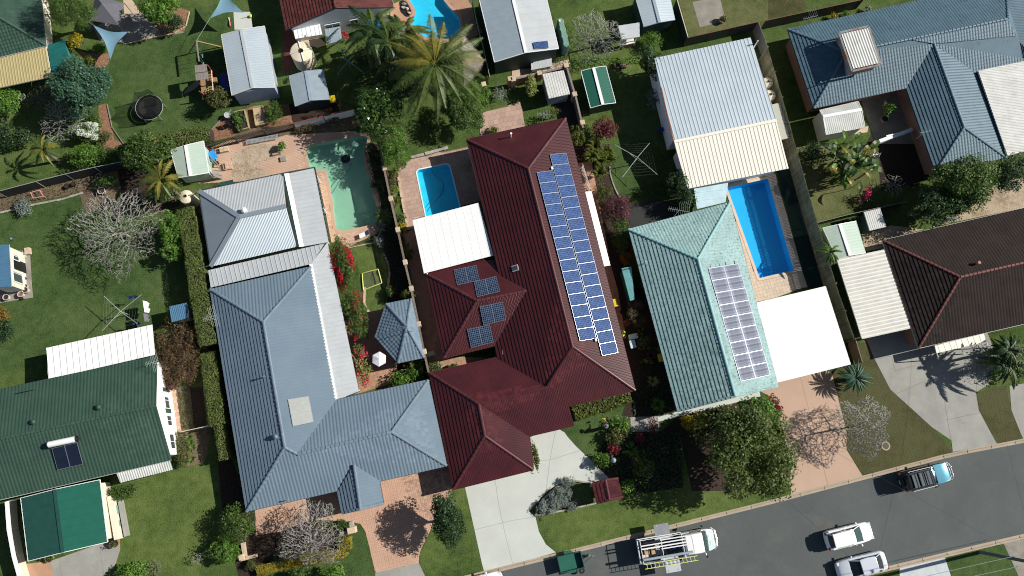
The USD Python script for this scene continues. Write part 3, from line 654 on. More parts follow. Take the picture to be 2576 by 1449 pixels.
def bare(name, label, cat, p, r, h, m='pale_bark', depth=5, seed=1, group=None, kids=3, leafm=None, ln=0, lsize=.16, r0=None, n=None, twig=.016):
    """A leafless tree: twigs grow from the nearest limb until they fill the crown; limbs thicken with what they carry."""
    k = scale(p); R = r / k; c = W(p, h * .6); rng = np.random.default_rng(seed); t = thing(name, label, cat, (c[0], c[1], 0), group); n = n or {2: 60, 3: 150, 4: 700, 5: 1500, 6: 3000}[depth]
    b = np.array([c[0], c[1], 0.]); f0 = b + UZ * h * .2; a = rng.uniform(0, 2 * math.pi, n); q = rng.uniform(0, 1, n) ** .5; lump = 1 + .13 * np.sin(a * 3 + seed) + .1 * np.sin(a * 7 + 2 * seed); rad = R * q * lump * rng.uniform(.9, 1.05, n)
    T = np.c_[c[0] + np.cos(a) * rad, c[1] + np.sin(a) * rad, h * (.3 + .68 * np.sqrt(np.clip(1 - .8 * q ** 2, 0, 1)) * rng.uniform(.55, 1., n))]; T = T[np.argsort(np.linalg.norm(T - f0, axis=1) + rng.normal(0, R * .06, n))]
    N, par, load, tips, pl = [b, f0], [-1, 0], [0, 0], [], [0., 0.]
    for g in T:
        A = np.array(N[1:]); d = np.linalg.norm(A - g, axis=1) + .3 * np.array(pl[1:]); i = int(np.argmin(d)) + 1; s = N[i]; L = np.linalg.norm(g - s); m_ = max(1, min(6, int(L / .38))); off = rng.normal(0, L * .09, 3)
        for j in range(1, m_ + 1): f = j / m_; N.append(s + (g - s) * f + off * math.sin(f * math.pi) + rng.normal(0, .03, 3)); par.append(i); load.append(0); pl.append(pl[i] + L / m_); i = len(N) - 1
        tips.append(i)
    for i in tips:
        while i >= 0: load[i] += 1; i = par[i]
    r0 = r0 or .034 * R; top = max(load); V, F, tw, big = [], [], [], []
    for i in range(1, len(N)):
        ra, rb = [max(twig, r0 * math.sqrt(load[x] / top)) for x in (max(par[i], 1), i)]; ra = min(ra, rb * 1.6); (big if load[i] > top * .02 else tw).append(tube([N[par[i]], N[i]], [ra, rb], 6 if load[i] > top * .02 else 3, cap=False))
    part(t, 'trunk', join(*big), m); part(t, 'twigs', join(*tw), m, kind='stuff')
    if leafm:
        Tp = np.array([N[i] for i in tips]); i = rng.integers(0, len(Tp), ln); w = meshkit.noise(Tp[i] * .8, seed) > .45; qq = (Tp[i] + rng.normal(0, .13, (ln, 3)))[w]; part(t, 'leaves', leaves(qq, rng.normal(0, .5, qq.shape) + UZ, lsize, rng), leafm)
    return t
def hedge(name, label, pts, w, h, m, size=.11, z=0, dens=4.2, cat='hedge', core='soil', round_=.25, group=None):
    """A clipped hedge along a line of picture points (at the height of its top)."""
    P3 = [W(p, h) for p in pts]; c = np.mean(P3, 0); t = thing(name, label, cat, (c[0], c[1], 0), group); rng = np.random.default_rng(nseed()); C, N, core_m = [], [], []
    for a, b in zip(P3[:-1], P3[1:]):
        d = b - a; L = np.linalg.norm(d); u = d / L; s = np.cross(UZ, u); n = int(L * (w + 2 * h) / size ** 2 * dens); x = rng.uniform(0, L, n); k = rng.uniform(0, w + 2 * h * .8, n); top = k < w
        off = np.where(top, k - w / 2, np.where(k < w + h * .8, -w / 2, w / 2)); zz = np.where(top, h, h * rng.uniform(.1, 1, n)); e = np.abs(off) / (w / 2); wob = .06 * np.sin(x * 2.3 + off * 5) + rng.normal(0, .045, n)
        zz = zz - np.where(top, round_ * .35 * e ** 4, 0) + wob; off = off * (1 + rng.normal(0, .05, n)) + np.where(top, 0, wob)
        C.append(a * [1, 1, 0] + x[:, None] * u + off[:, None] * s + zz[:, None] * UZ); nn = np.where(top[:, None], UZ, np.sign(off)[:, None] * s); N.append(nn)
        core_m.append(box((a + b) / 2 * [1, 1, 0] + UZ * (h * .45), (L, w * .8, h * .85), u=u, v=s))
    part(t, 'stems', join(*core_m), core); part(t, 'foliage', leaves(np.vstack(C), np.vstack(N), size, rng, spread=.55), m); return t
def ground_cover(name, g, m, n, size, h=.25, seed=3, kind='stuff'):
    rng = np.random.default_rng(seed); x0, y0, x1, y1 = g.bounds; from_ = rng.uniform((x0, y0), (x1, y1), (n * 3, 2)); import shapely
    ok = shapely.contains_xy(g, from_[:, 0], from_[:, 1]); q = from_[ok][:n]; hh = h * (.3 + .7 * meshkit.noise(np.c_[q * 1.6, np.zeros(len(q))], 4)) * rng.uniform(.5, 1, len(q))
    p = np.c_[q, hh]; return struct(name, leaves(p, np.tile(UZ, (len(p), 1)), size, rng, spread=.7), m, kind=kind)
def rib_lines(parent, q, n, m, w=.07, h=.03):
    """Raised ribs across a sheet roof, from its edge q0-q3 to its edge q1-q2."""
    for i in range(n): f = (i + .5) / n; a, b = q[0] * (1 - f) + q[3] * f, q[1] * (1 - f) + q[2] * f; part(parent, 'rib', beam(a + UZ * .02, b + UZ * .02, w, h), m)
# ================================================================== THE GROUND
def wline(s, z): return WP(s, z)[:, :2]
UP = wline('d -900,1969 1288,1430.5 1932,1270.5 2397,1148 2576,1114 3700,880', -.1)
LO = wline('d -900,2183 2150,1444 2234,1424 2388,1387 2576,1342.6 3700,1085', -.1)
ROAD = Polygon(np.vstack([UP, LO[::-1]])).buffer(0); ROADK = ROAD.buffer(.4, join_style=2)
struct('road', sheet(ROAD.buffer(.02), -.1), 'asphalt')
kerb = None
for ln, sg in ((UP, 1), (LO, -1)):
    k = numbered('/World', 'kerb'); UsdGeom.Xform.Define(stage, k); tag(stage.GetPrimAtPath(k), kind='structure'); l = LineString(ln); s0 = 25.
    while s0 < l.length - 25:
        a, b = np.array(l.interpolate(s0 + .012).coords[0]), np.array(l.interpolate(s0 + 2.388).coords[0]); u = norm(b - a); o = np.array([-u[1], u[0]]) * sg
        prof = [(0, -.12), (0, -.085), (.2, -.06), (.27, .02), (.4, .03), (.4, -.12)]
        V = np.array([[*(q + o * x), zz] for q in (a, b) for x, zz in prof]); n = len(prof); F = []
        for i in range(n): j = (i + 1) % n; F += [[i, j, n + j], [i, n + j, n + i]]
        F += [[0, i, i + 1] for i in range(1, n - 1)] + [[n, n + i + 1, n + i] for i in range(1, n - 1)]
        part(k, 'kerb_stone', (V, np.array(F)), 'kerb_stone'); s0 += 2.4
# pools -----------------------------------------------------------------
def rounded(g, r): return g.buffer(-r).buffer(r * 2).buffer(-r)
POOLS = {
 'a': rounded(poly('r11 505,70 520,25 600,0 d 860,350 915,342 926,350 r11 1080,40 1085,230 1150,360 1162,470 1205,600 1245,700 1240,795 1060,835 880,875 830,862 800,830 770,560 745,430 712,275 690,252 600,268 540,230', 0), .25),
 'b': rounded(poly('r11 1620,285 1635,262 1915,205 1945,215 2090,790 1745,880', 0), .3),
 'c': poly('r12 2165,440 r13 0,350 r13 265,1270 r13 85,1310 r12 2490,1350', 0),
 'd': rounded(poly('r01 1530,-200 1545,0 1600,90 1600,150 1560,210 1575,290 1700,370 1900,400 2030,360 2065,290 2040,170 1940,70 1885,0 1900,-200', 0), .5)}
HOLES = unary_union([g.buffer(.01) for g in POOLS.values()]); CUT = unary_union([HOLES, ROADK])
def pool(k, label, depth, shell, wm, cope, cw, ch=.05, wz=-.14, steps=None):
    g = POOLS[k]; c = g.centroid; t = thing('swimming_pool', label, 'pool', (c.x, c.y, 0)); ring = g.buffer(-.0)
    V, F = [], []
    e = np.array(ring.exterior.coords)[:-1]; n = len(e); inn = np.array(Polygon(e).buffer(0).exterior.coords)[:-1]
    V = np.vstack([np.c_[e, np.full(n, .0)], np.c_[e, np.full(n, -depth)]]); F = []
    for i in range(n): j = (i + 1) % n; F += [[i, j, n + j], [i, n + j, n + i]]
    depth *= .5; V[n:, 2] = -depth; part(t, 'shell', join((V, np.array(F)), sheet(Polygon(e), -depth)), shell)
    part(t, 'water', sheet(ring.buffer(-.004), wz), wm)
    if cope: part(t, 'coping', prism(g.buffer(cw, join_style=1).difference(g), -.1, ch), cope)
    return t
pool('a', 'large pale green pool with wavy right edge beside the brick deck', 1.5, 'pool_green', 'water_green', 'deck_paver', .3, .045)
pool('b', 'small turquoise rectangular pool with rounded corners and white rim beside the white patio roof', 1.5, 'pool_aqua', 'water', 'pool_rim', .12, .06)
pool('c', 'long deep blue rectangular pool under the cream roof edge, half in shade', 2.4, 'pool_blue', 'water_deep', 'cream_tile', .28, .05)
pool('d', 'curvy bright blue pool behind the palms at the top edge', 1.4, 'pool_aqua', 'water', 'brick_pillar', .35, .05)
struct('ground', sheet(sbox(-190, -170, 190, 210).difference(unary_union([HOLES, ROADK])), 0), 'grass')
def area(name, s, m, z, minus=None):
    g = (poly(s) if isinstance(s, str) else s).difference(CUT)
    if minus is not None: g = g.difference(minus)
    return struct(name, sheet(g, z), m)
area('lawn', 'r10 0,690 330,600 800,480 830,650 1200,560 1600,700 1820,1180 1900,1449 r20 1760,0 1660,180 1500,380 440,600 470,750 110,830 0,900 0,0', 'lawn_deep', .004)
area('lawn', 'r00 1230,300 1900,110 2360,0 2230,350 2350,960 2400,1100 2110,1310 2050,1400 1240,1449 1080,1050 1110,600', 'lawn_deep', .004)
area('lawn', 'r02 370,0 1250,0 1230,90 1310,300 1290,560 600,640 570,550 450,250', 'lawn_fresh', .004)
area('lawn', 'r02 1680,0 2576,0 2576,200 1780,370', 'lawn_dry', .004); area('lawn', 'r03 0,0 360,0 400,90 0,195', 'lawn_brown', .004)
area('lawn', 'r30 1180,650 1200,420 1890,360 1900,330 2060,300 2150,600 2160,800 2000,1449 1150,1449 1210,1100', 'lawn_fresh', .004)
area('lawn', 'r31 970,915 1050,930 1105,1010 1200,1440 0,1449 0,1400 900,1220', 'lawn_deep', .004)
area('lawn', 'r31 1985,560 2110,565 2275,1330 1700,1449 1640,1250', 'lawn_fresh', .004)
area('lawn', 'r32 235,850 500,790 1100,600 1900,400 2576,100 2576,720 1400,1020 440,1215 270,1000', 'lawn_fresh', .004)
area('lawn', 'r22 600,1310 1190,1120 1240,1300 1000,1449 d 1530,1110 1512,1180 1440,1150 1420,1085', 'lawn_deep', .004)
area('lawn', 'r23 900,560 1000,540 1075,720 1230,1020 1650,1400 r33 1860,205 970,470 790,180 r23 640,850', 'lawn_brown', .004)
area('lawn', 'r23 2090,1050 2400,980 2440,1200 2576,1420 r33 2520,85 2320,130 r23 2120,1230', 'lawn_brown', .004)
area('lawn', 'r33 1780,1265 2370,1120 2520,1449 1840,1449', 'lawn_deep', .004)
area('lawn', 'r13 290,20 1100,0 1140,450 830,680 510,780 430,600', 'lawn_dry', .004)
area('lawn', 'r11 940,1035 1190,985 1330,1200 1340,1449 r21 1310,0 1280,220 1140,240 1085,180 1090,0 r11 1060,1330', 'lawn_fresh', .004)
area('lawn', 'r12 990,0 1130,0 1290,480 1200,560 1080,520 990,300', 'lawn_deep', .004)
area('lawn', 'r01 620,490 1000,420 1050,700 830,1060 330,760 600,690', 'lawn_fresh', .004)
area('lawn', 'r02 600,640 1290,580 1480,760 1000,800 700,830 620,830', 'lawn_fresh', .008)
# beds and bare soil
area('mulch_bed', 'r00 770,500 900,540 1110,540 1090,640 960,800 r00 940,700', 'mulch', .006); area('mulch_bed', 'r00 990,1060 1070,1040 1110,1200 1150,1400 1240,1449 r10 1250,20 1050,60 r00 1000,1300', 'mulch', .008)
area('mulch_bed', 'r00 1760,60 1905,110 1855,320 1640,360 1500,300', 'mulch', .006); area('mulch_bed', 'r00 2110,1310 2230,1180 2576,1060 r01 360,1050 370,1250 r00 2000,1449', 'mulch', .006)
area('garden_soil', 'r10 0,500 800,340 830,480 470,560 320,590 0,690', 'leaf_litter', .006); area('garden_soil', 'r10 800,340 1180,260 1240,420 1100,640 850,690 800,480', 'leaf_litter', .008)
area('garden_soil', 'r10 1180,260 1450,120 1790,330 1810,620 1600,700 1240,560', 'dark_soil', .01)
area('garden_soil', 'r20 1700,1000 1900,985 2130,1449 r30 2060,300 1890,350 1750,20 r20 1800,1449', 'leaf_litter', .006)
area('garden_soil', 'd 478,975 510,975 520,1075 490,1085', 'dark_soil', .012); area('garden_soil', 'd 545,1130 572,1130 640,1290 645,1449 600,1449 560,1300', 'dark_soil', .006)
area('garden_soil', 'r11 1060,0 1230,0 1290,240 1565,1449 1360,1449 1330,1200 1190,960 1245,620 1140,300', 'dark_soil', .009)
area('garden_soil', 'r21 1360,0 1565,0 1700,700 1740,900 1370,950 1420,760 1690,690 1600,200 1310,160', 'dark_soil', .01)
area('garden_soil', 'r12 620,0 990,0 990,300 1080,520 1200,560 1190,1449 r22 1400,0 1640,1240 1470,1290 1100,1300 r22 1190,1020 r22 970,0 r12 900,1150', 'dark_soil', .006)
area('garden_soil', 'r32 830,330 920,100 1000,0 1700,0 1720,560 1110,640 1080,470 830,500', 'dark_soil', .007)
area('garden_soil', 'r22 1650,1300 2250,1160 2520,1090 2576,1449 1500,1449', 'dark_soil', .007); area('garden_soil', 'd 1710,1085 1930,1085 1985,1200 1940,1235 1740,1235', 'dark_soil', .0075)
area('garden_soil', 'd 570,372 600,330 735,318 745,338 700,345 585,370', 'leaf_litter', .007); area('garden_soil', 'r31 -60,1180 0,1040 250,1000 560,880 960,905 880,1000 920,1050 900,1180 600,1260 -60,1400', 'dark_soil', .01)
area('garden_soil', 'r01 330,1050 830,1000 870,1120 370,1240', 'dark_soil', .0085); area('garden_soil', 'r01 0,1290 370,1260 1000,1110 1100,1200 1000,1290 300,1420 0,1449', 'leaf_litter', .0075)
area('gravel_bed', 'r22 1190,1300 1480,1290 1480,1440 1200,1449', 'gravel', .012); area('sand_patch', 'r13 940,900 1240,820 1580,860 1850,760 2300,400 2576,340 2576,640 1900,780 1155,960 1150,1050 980,1080', 'dirt', .006)
area('dirt_patch', 'r10 2330,110 2576,0 r11 200,10 310,100 40,180 30,230 80,270 160,310 r10 2576,360 2440,390 2330,320', 'dirt', .036)
area('garden_soil', 'r03 1120,1000 1390,890 1500,1200 1560,1449 990,1449 1060,1300', 'dark_soil', .008); area('garden_soil', 'r13 1080,0 1570,0 1640,290 1500,420 1140,460', 'dark_soil', .008)
# concrete
def slabs(name, s, m, lines, z=.012):
    """A concrete area cast in slabs: narrow joints between them."""
    g = poly(s).difference(CUT); k = numbered('/World', name); UsdGeom.Xform.Define(stage, k); tag(stage.GetPrimAtPath(k), kind='structure'); rng = random.Random(2)
    for q in geoms(g.difference(unary_union([LineString(WP(l)[:, :2]).buffer(.009) for l in lines]))): part(k, 'concrete_slab', prism(q, -.1, z + rng.uniform(-.002, .004)), m)
slabs('driveway', 'r31 2100,540 2275,1330 2300,1420 r32 440,1211 340,1130 270,1000 235,850 170,800 330,620 430,540 600,480 800,520 980,470 850,340 790,280 650,150 560,50 525,0 r22 520,1449 440,1400 -60,1449', 'pale_concrete', ['r31 2400,440 2440,720 2500,1000 2576,1300 r32 20,1330', 'r31 2190,985 r32 0,890 250,850', 'r32 440,-20 380,280 640,200 700,180', 'r32 60,310 380,280 330,700'])
slabs('driveway', 'r22 2480,1030 r23 500,800 640,850 790,1449 r33 790,180 965,465 235,648 222,480 235,330 180,100 r23 130,1340 40,1100', 'pink_concrete', ['r23 300,830 335,930 390,1150 470,1449 r33 550,330 615,580', 'r23 100,1370 700,1230', 'r33 200,320 860,170'])
slabs('driveway', 'r23 1000,540 1075,720 1230,1020 1650,1400 r33 1845,85 1862,225 2318,140 2285,90 r23 2120,1230 2090,1050 2220,970 2300,700 2200,430 1400,350 960,480', 'concrete', ['r23 1470,640 1640,910 1700,1000 1775,1130 1825,1440 r33 1850,130', 'r23 1230,1090 1640,910 1790,835', 'r23 1790,1330 2150,1250', 'r23 1080,720 1240,685 1280,830 1480,780', 'r23 2095,700 2100,1060'])
area('driveway', 'r23 2430,985 2576,960 d 2700,930 2700,1080 r33 2576,80 2545,20 r23 2450,1230', 'concrete', .012)
slabs('driveway', 'r30 500,1300 1080,1100 1205,1075 1210,1180 1160,1340 1030,1449 540,1449', 'concrete', ['r30 590,1250 620,1449', 'r30 1000,1100 1045,1449']); area('driveway', 'r31 1200,1415 1640,1320 1700,1449 1200,1500', 'concrete', .012)
area('driveway', 'r33 1325,1360 1780,1265 1840,1449 1325,1480', 'white_concrete', .012); area('driveway', 'r33 2370,1120 2600,1070 2700,1449 2520,1449', 'old_concrete', .012)
area('path', 'r22 1465,1300 1660,1245 2490,1040 2500,1090 2000,1215 1470,1345', 'pale_concrete', .014); area('path', 'r30 240,1330 500,1300 540,1449 250,1449', 'court_paver', .014)
area('slab', 'r10 200,1070 300,1060 325,1449 r20 335,95 0,150 -40,150 -40,-20', 'old_concrete', .014); area('slab', 'r02 1815,20 2090,-30 2150,210 1890,275', 'old_concrete', .014)
area('slab', 'r00 1200,150 1420,120 1640,360 1830,310 1850,330 1250,430 1010,420 940,280', 'old_concrete', .013); area('slab', 'r00 1240,0 1330,0 1420,130 1250,140', 'sandstone', .015)
area('slab', 'r00 2350,120 2530,120 2540,290 2360,300', 'pale_concrete', .014); area('slab', 'r02 0,700 190,690 570,600 590,640 300,740 0,790', 'sandstone', .013)
area('slab', 'r13 85,270 300,250 690,1449 420,1449 r13 350,1290', 'dark_turf', .013); area('slab', 'r03 920,960 1390,890 1480,1180 1560,1449 1080,1449', 'old_concrete', .016)  # turf strip by the blue pool has the fence shadow in its colour
area('slab', 'd 1572,520 1650,500 1735,530 1700,560 1590,575', 'dark_mat', .012)
area('slab', 'r01 270,290 420,270 720,450 610,480 460,440 330,760 270,700', 'brick_red_tile', .012); area('slab', 'r01 430,390 600,350 720,450 620,480 480,440', 'sandstone', .016)
area('slab', 'r03 910,1290 1010,1270 1000,1330 760,1370', 'sandstone', .018)
dm = area('weed_mat', 'r02 375,990 610,945 710,1245 575,1275', 'dark_mat', .05)
# paving -----------------------------------------------------------------
deck = poly('r10 1990,400 2080,340 2180,180 2130,30 2320,-40 r11 200,-60 300,-90 1000,-130 1110,-60 1120,60 1190,330 1260,600 1220,900 920,1040 760,990 690,640 600,260 0,370').difference(HOLES.buffer(.29)).difference(poly('r10 2330,110 2576,0 r11 200,10 310,100 40,180 30,230 80,270 160,310 r10 2576,360 2440,390 2330,320'))
pave('pool_paving', deck, .32, .16, 'deck_paver', limit=280)
pave('patio_paving', poly('r11 1420,270 1560,130 1930,70 2150,20 2290,560 1580,760 1600,860 1530,860').difference(HOLES.buffer(.13)), .62, .42, 'stone_paver', limit=300)
pave('patio_paving', poly('r11 1590,860 r11 1690,1300 r21 1740,0 1890,690 2400,700 1745,860 1700,640 r11 1480,900'), .46, .46, 'court_paver', limit=60)
pave('pool_paving', poly('r12 2160,400 r13 70,290 350,1300 400,1449 r23 340,0 0,125 r22 2450,140 r12 2350,1449 2300,1000').difference(HOLES.buffer(.285)), .33, .33, 'cream_tile', bond=0, limit=300)
brick_drive = poly('r31 -10,790 820,560 1600,400 1960,340 1990,560 1850,800 1660,1180 1640,1250 1640,1320 1200,1415 1150,1200 1100,1000 1050,925 970,905 560,880 250,1000 0,1040')
pave('brick_driveway', brick_drive, .32, .16, 'paver', herring=True, limit=300)
pave('courtyard_paving', poly('r21 1090,250 1280,215 1310,160 1700,700 1430,760 1370,960 1040,1060 930,540 870,330'), .46, .23, 'court_paver', herring=True, limit=200)
pave('garden_paving', poly('r01 2260,1140 2576,1050 r02 90,1020 130,1280 r01 2576,1320 2250,1400'), .52, .52, 'stone_paver', limit=80)
pave('side_paving', poly('r12 620,200 800,170 1000,1240 r22 1060,0 1150,500 1100,520 960,0 r12 920,1240'), .4, .4, 'court_paver', limit=60)
pave('pool_paving', poly('r01 1340,60 1540,-30 2100,-60 2170,60 2280,330 2100,420 1570,420 1370,310').difference(HOLES.buffer(.36)), .4, .2, 'court_paver', limit=120)
pave('side_paving', poly('r20 1690,1050 1770,1010 1830,1449 1750,1449'), .3, .3, 'deck_paver', limit=60)

# ================================================================== HOUSES
def house(name, label, at): c = W(at, 0); return thing(name, label, 'house', c)
def window(parent, c, w, h, nrm, up=UZ, fm='white', gm='window_glass', bars=1):
    s = norm(np.cross(up, nrm)); f = [beam(c - s * w / 2 + up * h / 2 * k, c + s * w / 2 + up * h / 2 * k, .07, .06, up=nrm) for k in (-1, 1)] + [beam(c + s * w / 2 * k - up * h / 2, c + s * w / 2 * k + up * h / 2, .07, .06, up=nrm) for k in (-1, 1)]
    if bars: f.append(beam(c - up * h / 2, c + up * h / 2, .05, .05, up=nrm))
    p = part(parent, 'window', join(*f), fm); part(p, 'pane', box(c - nrm * .02, (w, .012, h), u=s, v=nrm, w=up), gm); return p
def whirlybird(parent, c, n, m, r=.2):
    prof = [(r * .55, -.15), (r * .55, .1), (r, .14), (r * 1.05, .2), (r * .95, .3), (r * .5, .38), (0, .4)]; p = part(parent, 'roof_vent', lathe(c, prof, 14), m, smooth=40)
    fins = [box(c + .22 * UZ + np.array([math.cos(a), math.sin(a), 0]) * r * 1.03, (.02, .05, .16), yaw=a + .6) for a in np.arange(10) * 2 * math.pi / 10]; part(p, 'fins', join(*fins), m)
def pipe_vent(parent, c, h, m, r=.05): part(parent, 'vent_pipe', join(cyl(c - UZ * .1, r, h + .1, 8), cyl(c + UZ * h, r * 1.7, .06, 8)), m)
def on(R, pl, p): return ray_plane(p, *R.pl[pl])
def antenna(name, label, p, h, z0, yaw=.6, big=True, m='galv', boom=1.6, n=9, group=None):
    """Roof aerial: mast, boom and cross rods."""
    q = W(p, z0 + h); t = thing(name, label, 'antenna', (q[0], q[1], z0), group); d = np.array([math.cos(yaw), math.sin(yaw), 0]); s = np.array([-d[1], d[0], 0])
    part(t, 'mast', tube([(q[0], q[1], z0 - .2), q + UZ * .1], .025, 6), m); part(t, 'boom', tube([q - d * boom / 2, q + d * boom / 2], .018, 5), m)
    for i in range(n):
        f = i / (n - 1); c = q + d * boom * (f - .5); L = .22 if f < .5 else (.9 if big else .4) * (.7 + .5 * f); part(t, 'rod', tube([c - s * L, c + s * L], .008, 4), m)
    return t
# --- grey tiled house --------------------------------------------------
GH = house('slate_roof_house', 'large house with slate grey tiled hip roof, left of the maroon roofed house', (760, 1000))
R = Roof({'NW': (529, 728, 2.5), 'NE': (782, 671, 2.5), 'IC': (845, 1006, 2.5), 'E1': (1077.7, 955.7, 2.5), 'E2': (1124, 1171.7, 2.5), 'SW': (620, 1286.7, 2.5),
          'aN': (662.7, 809.5, 'W'), 'aS': (716.5, 1125.5, 'W'), 'J': (749, 1142.5, 'S'), 'we': (985, 1086.7, 'S')},
         {'W': ('NW', 'SW', 'aN'), 'S': ('SW', 'E2', 'J'), 'E': ('NE', 'IC', 'aS')})
GR = R
tiled(GH, R, [('NW', 'SW', ['NW SW aS aN']), ('NW', 'NE', ['NW NE aN']), ('NE', 'IC', ['NE aN aS J IC']), ('IC', 'E1', ['IC E1 we J']), ('E1', 'E2', ['E1 E2 we']), ('SW', 'E2', ['SW J aS', 'SW E2 we J'])], 'slate_tile', 'slate_cap',
      ['aN aS', 'NW aN', 'NE aN', 'SW aS', 'aS J', 'J we', 'E1 we', 'E2 we'])
outline_walls(GH, R['NW NE IC E1 E2 SW'], .55, 2.4, 'wall_brick'); gutter(GH, R['IC E1 E2 SW NW'], 'gutter_dark')
R2 = Roof({'l0': (849, 1236.7, 2.55), 'l1': (860, 1290.5, 2.55), 'r0': (954, 1209, 2.55), 'r1': (964.5, 1265.5, 2.55), 'k1': (906.5, 1280.5, 'L'), 'k0': (890.5, 1168.5, 'L')}, {'L': ('l0', 'l1', 'k1'), 'Rr': ('r0', 'r1', 'k1')}, 24)
tiled(GH, R2, [('l0', 'l1', ['l0 l1 k1 k0']), ('r0', 'r1', ['r0 r1 k1 k0'])], 'slate_tile', 'slate_cap', ['k0 k1', 'l1 k1', 'r1 k1'], limit=0); outline_walls(GH, R2['l0 l1 r1 r0'], .5, 2.4, 'wall_brick'); gutter(GH, R2['l0 l1'], 'gutter_dark'); gutter(GH, R2['r0 r1'], 'gutter_dark')
whirlybird(GH, on(R, 'W', (695, 1099)) + UZ * .05, None, 'slate_cap'); pipe_vent(GH, on(R, 'W', (668, 948.5)), .5, 'slate_cap', .06); pipe_vent(GH, on(R, 'S', (725, 1258)), .6, 'metal', .04)
solar_grid(GH, P('r21 320,1122 530,1088 580,1345 370,1390'), R.pl['E'], 1, 2, 'collector_grey', name='solar_collector', lift=.12)
# verandah round its back and courtyard side
v = lambda s, z: [W(p, z) for p in P(s)]
q = v('r10 2095,1270 r11 690,1000', 2.75) + v('r11 550,1208', 2.5) + v('r10 2120,1445', 2.5)
flat_roof(GH, [q[0], q[1], q[2], q[3]], (q[3], q[2]), PAN(.42, .035), 'zinc', 'gutter_light', 'verandah_roof')
q = [W(P('r11 720,988')[0], 2.25), W(P('r21 1040,1055')[0], 2.25), W(P('r21 805,1122')[0], 2.52), W(P('r11 552,1208')[0], 2.52)]
flat_roof(GH, q, (q[0], q[1]), PAN(.42, .035), 'zinc', 'gutter_dark', 'verandah_roof'); part(GH, 'flashing', beam(q[2] + UZ * .05, q[3] + UZ * .05, .3, .03), 'white')
for f in (.1, .4, .7, .97): c = q[0] * (1 - f) + q[1] * f - UX * .25; part(GH, 'verandah_post', box((c[0], c[1], 1.1), (.1, .1, 2.2)), 'white')
part(GH, 'downpipe', tube([W((880, 995), 2.7), W((905, 985), 2.5)], .04, 6), 'gutter_dark')
# metal roofed back extension
R3 = Roof({'a': (500, 480, 2.7), 'b': (530, 671, 2.7), 'n': (712, 436, 2.7), 's': (747, 620.5, 2.7), 'x': (602.5, 545, 'W'), 'k': (719, 518.5, 'N')}, {'W': ('a', 'b', 'x'), 'N': ('a', 'n', 'x')}, 17)
EX = house('metal_roof_annex', 'grey and white metal hip roofed annex between the pool deck and the slate roofed house', (640, 545))
for o, e, m in (('a b x', 'a b', 'zinc_dark'), ('a n k x', 'a n', 'zinc'), ('b s k x', 'b s', 'bluish_zinc')): part(EX, 'roof_sheet', metal(R3[o], R3[e], CORR(.14, .02)), m)  # one roof
for e in ('a x', 'b x', 'x k'): pq = R3[e]; part(EX, 'ridge_cap', beam(pq[0] + UZ * .04, pq[1] + UZ * .04, .42, .03), 'zinc_dark')
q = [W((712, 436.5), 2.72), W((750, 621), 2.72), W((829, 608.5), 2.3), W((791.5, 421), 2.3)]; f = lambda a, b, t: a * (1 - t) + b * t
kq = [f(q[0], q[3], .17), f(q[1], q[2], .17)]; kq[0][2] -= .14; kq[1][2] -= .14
part(EX, 'roof_sheet', metal([q[0], q[1], kq[1], kq[0]], (kq[0], kq[1]), PAN(.4, .02)), 'white'); part(EX, 'roof_sheet', metal([kq[0], kq[1], q[2], q[3]], (q[2], q[3]), PAN(.42, .03)), 'zinc'); part(EX, 'barge_cap', beam(q[0] + UZ * .06, q[1] + UZ * .06, .22, .08), 'fence_green')  # the white strip is sun glare painted onto a narrow steeper sheet
gutter(EX, [*R3['b a n'], q[3], q[2]], 'gutter_dark'); outline_walls(EX, [*R3['a b s'], q[2], q[3]], .35, 2.2, 'cream')
whirlybird(EX, on(R3, 'N', (616, 531)) + UZ * .12, None, 'white', .24); part(EX, 'downpipe', tube([W((500, 675), 2.2), W((524, 669), 2.3)], .06, 6), 'white')
for pz in ('r11 630,360', 'r11 690,670'): c = W(P(pz)[0], 1.1); part(EX, 'post', box(c, (.12, .12, 2.2)), 'white')
# --- maroon tiled house ------------------------------------------------
RH = house('maroon_roof_house', 'sprawling house under a glossy maroon tiled roof with many solar panels', (1330, 800))
R = Roof({'NW': (1174, 351, 2.95), 'NE': (1423, 297.5, 2.95), 'SE': (1598, 982, 2.95), 'WB': (1256.5, 692, 2.95), 'Q': (1429, 1022, 2.95), 'aN': (1329, 423.5, 'W'), 'aS': (1440.5, 872, 'W'), 'wr': (1325.5, 731, 'W'), 'V2': (1246, 869, 'W'), 'W2': (1247.5, 900, 'W'),
          'J': (1375.5, 974.7, 'S'), 'Pp': (1443, 1071, 'S'), 'SI': (1332, 1097, 'S'), 'sa': (1204.5, 1016, 'SN'), 'WNW': (1069, 687, 2.25), 'WSW': (1116.5, 900.5, 2.25), 'TN': (1244, 647, 2.25), 'wa': (1200, 757, 'WW'), 'X': (1257, 693, 'WN'), 'WR2': (1246, 871, 2.25),
          'SNW': (1080, 938, 2.25), 'SSW': (1140, 1231.7, 2.25), 'SSE': (1342, 1181.7, 2.25), 'sb': (1220, 1096.7, 'SWp'), 'W2b': (1247.5, 900, 2.25)},
         {'N': ('NW', 'NE', 'aN'), 'E': ('NE', 'SE', 'aN'), 'W': ('NW', 'WB', 'aN'), 'S': ('Q', 'SE', 'aS'), 'WW': ('WNW', 'WSW', 'wa'), 'WN': ('WNW', 'TN', 'wa'), 'WS': ('WSW', 'WR2', 'wa'), 'SN': ('SNW', 'W2b', 'sa'), 'SWp': ('SNW', 'SSW', 'sa')})
RR = R
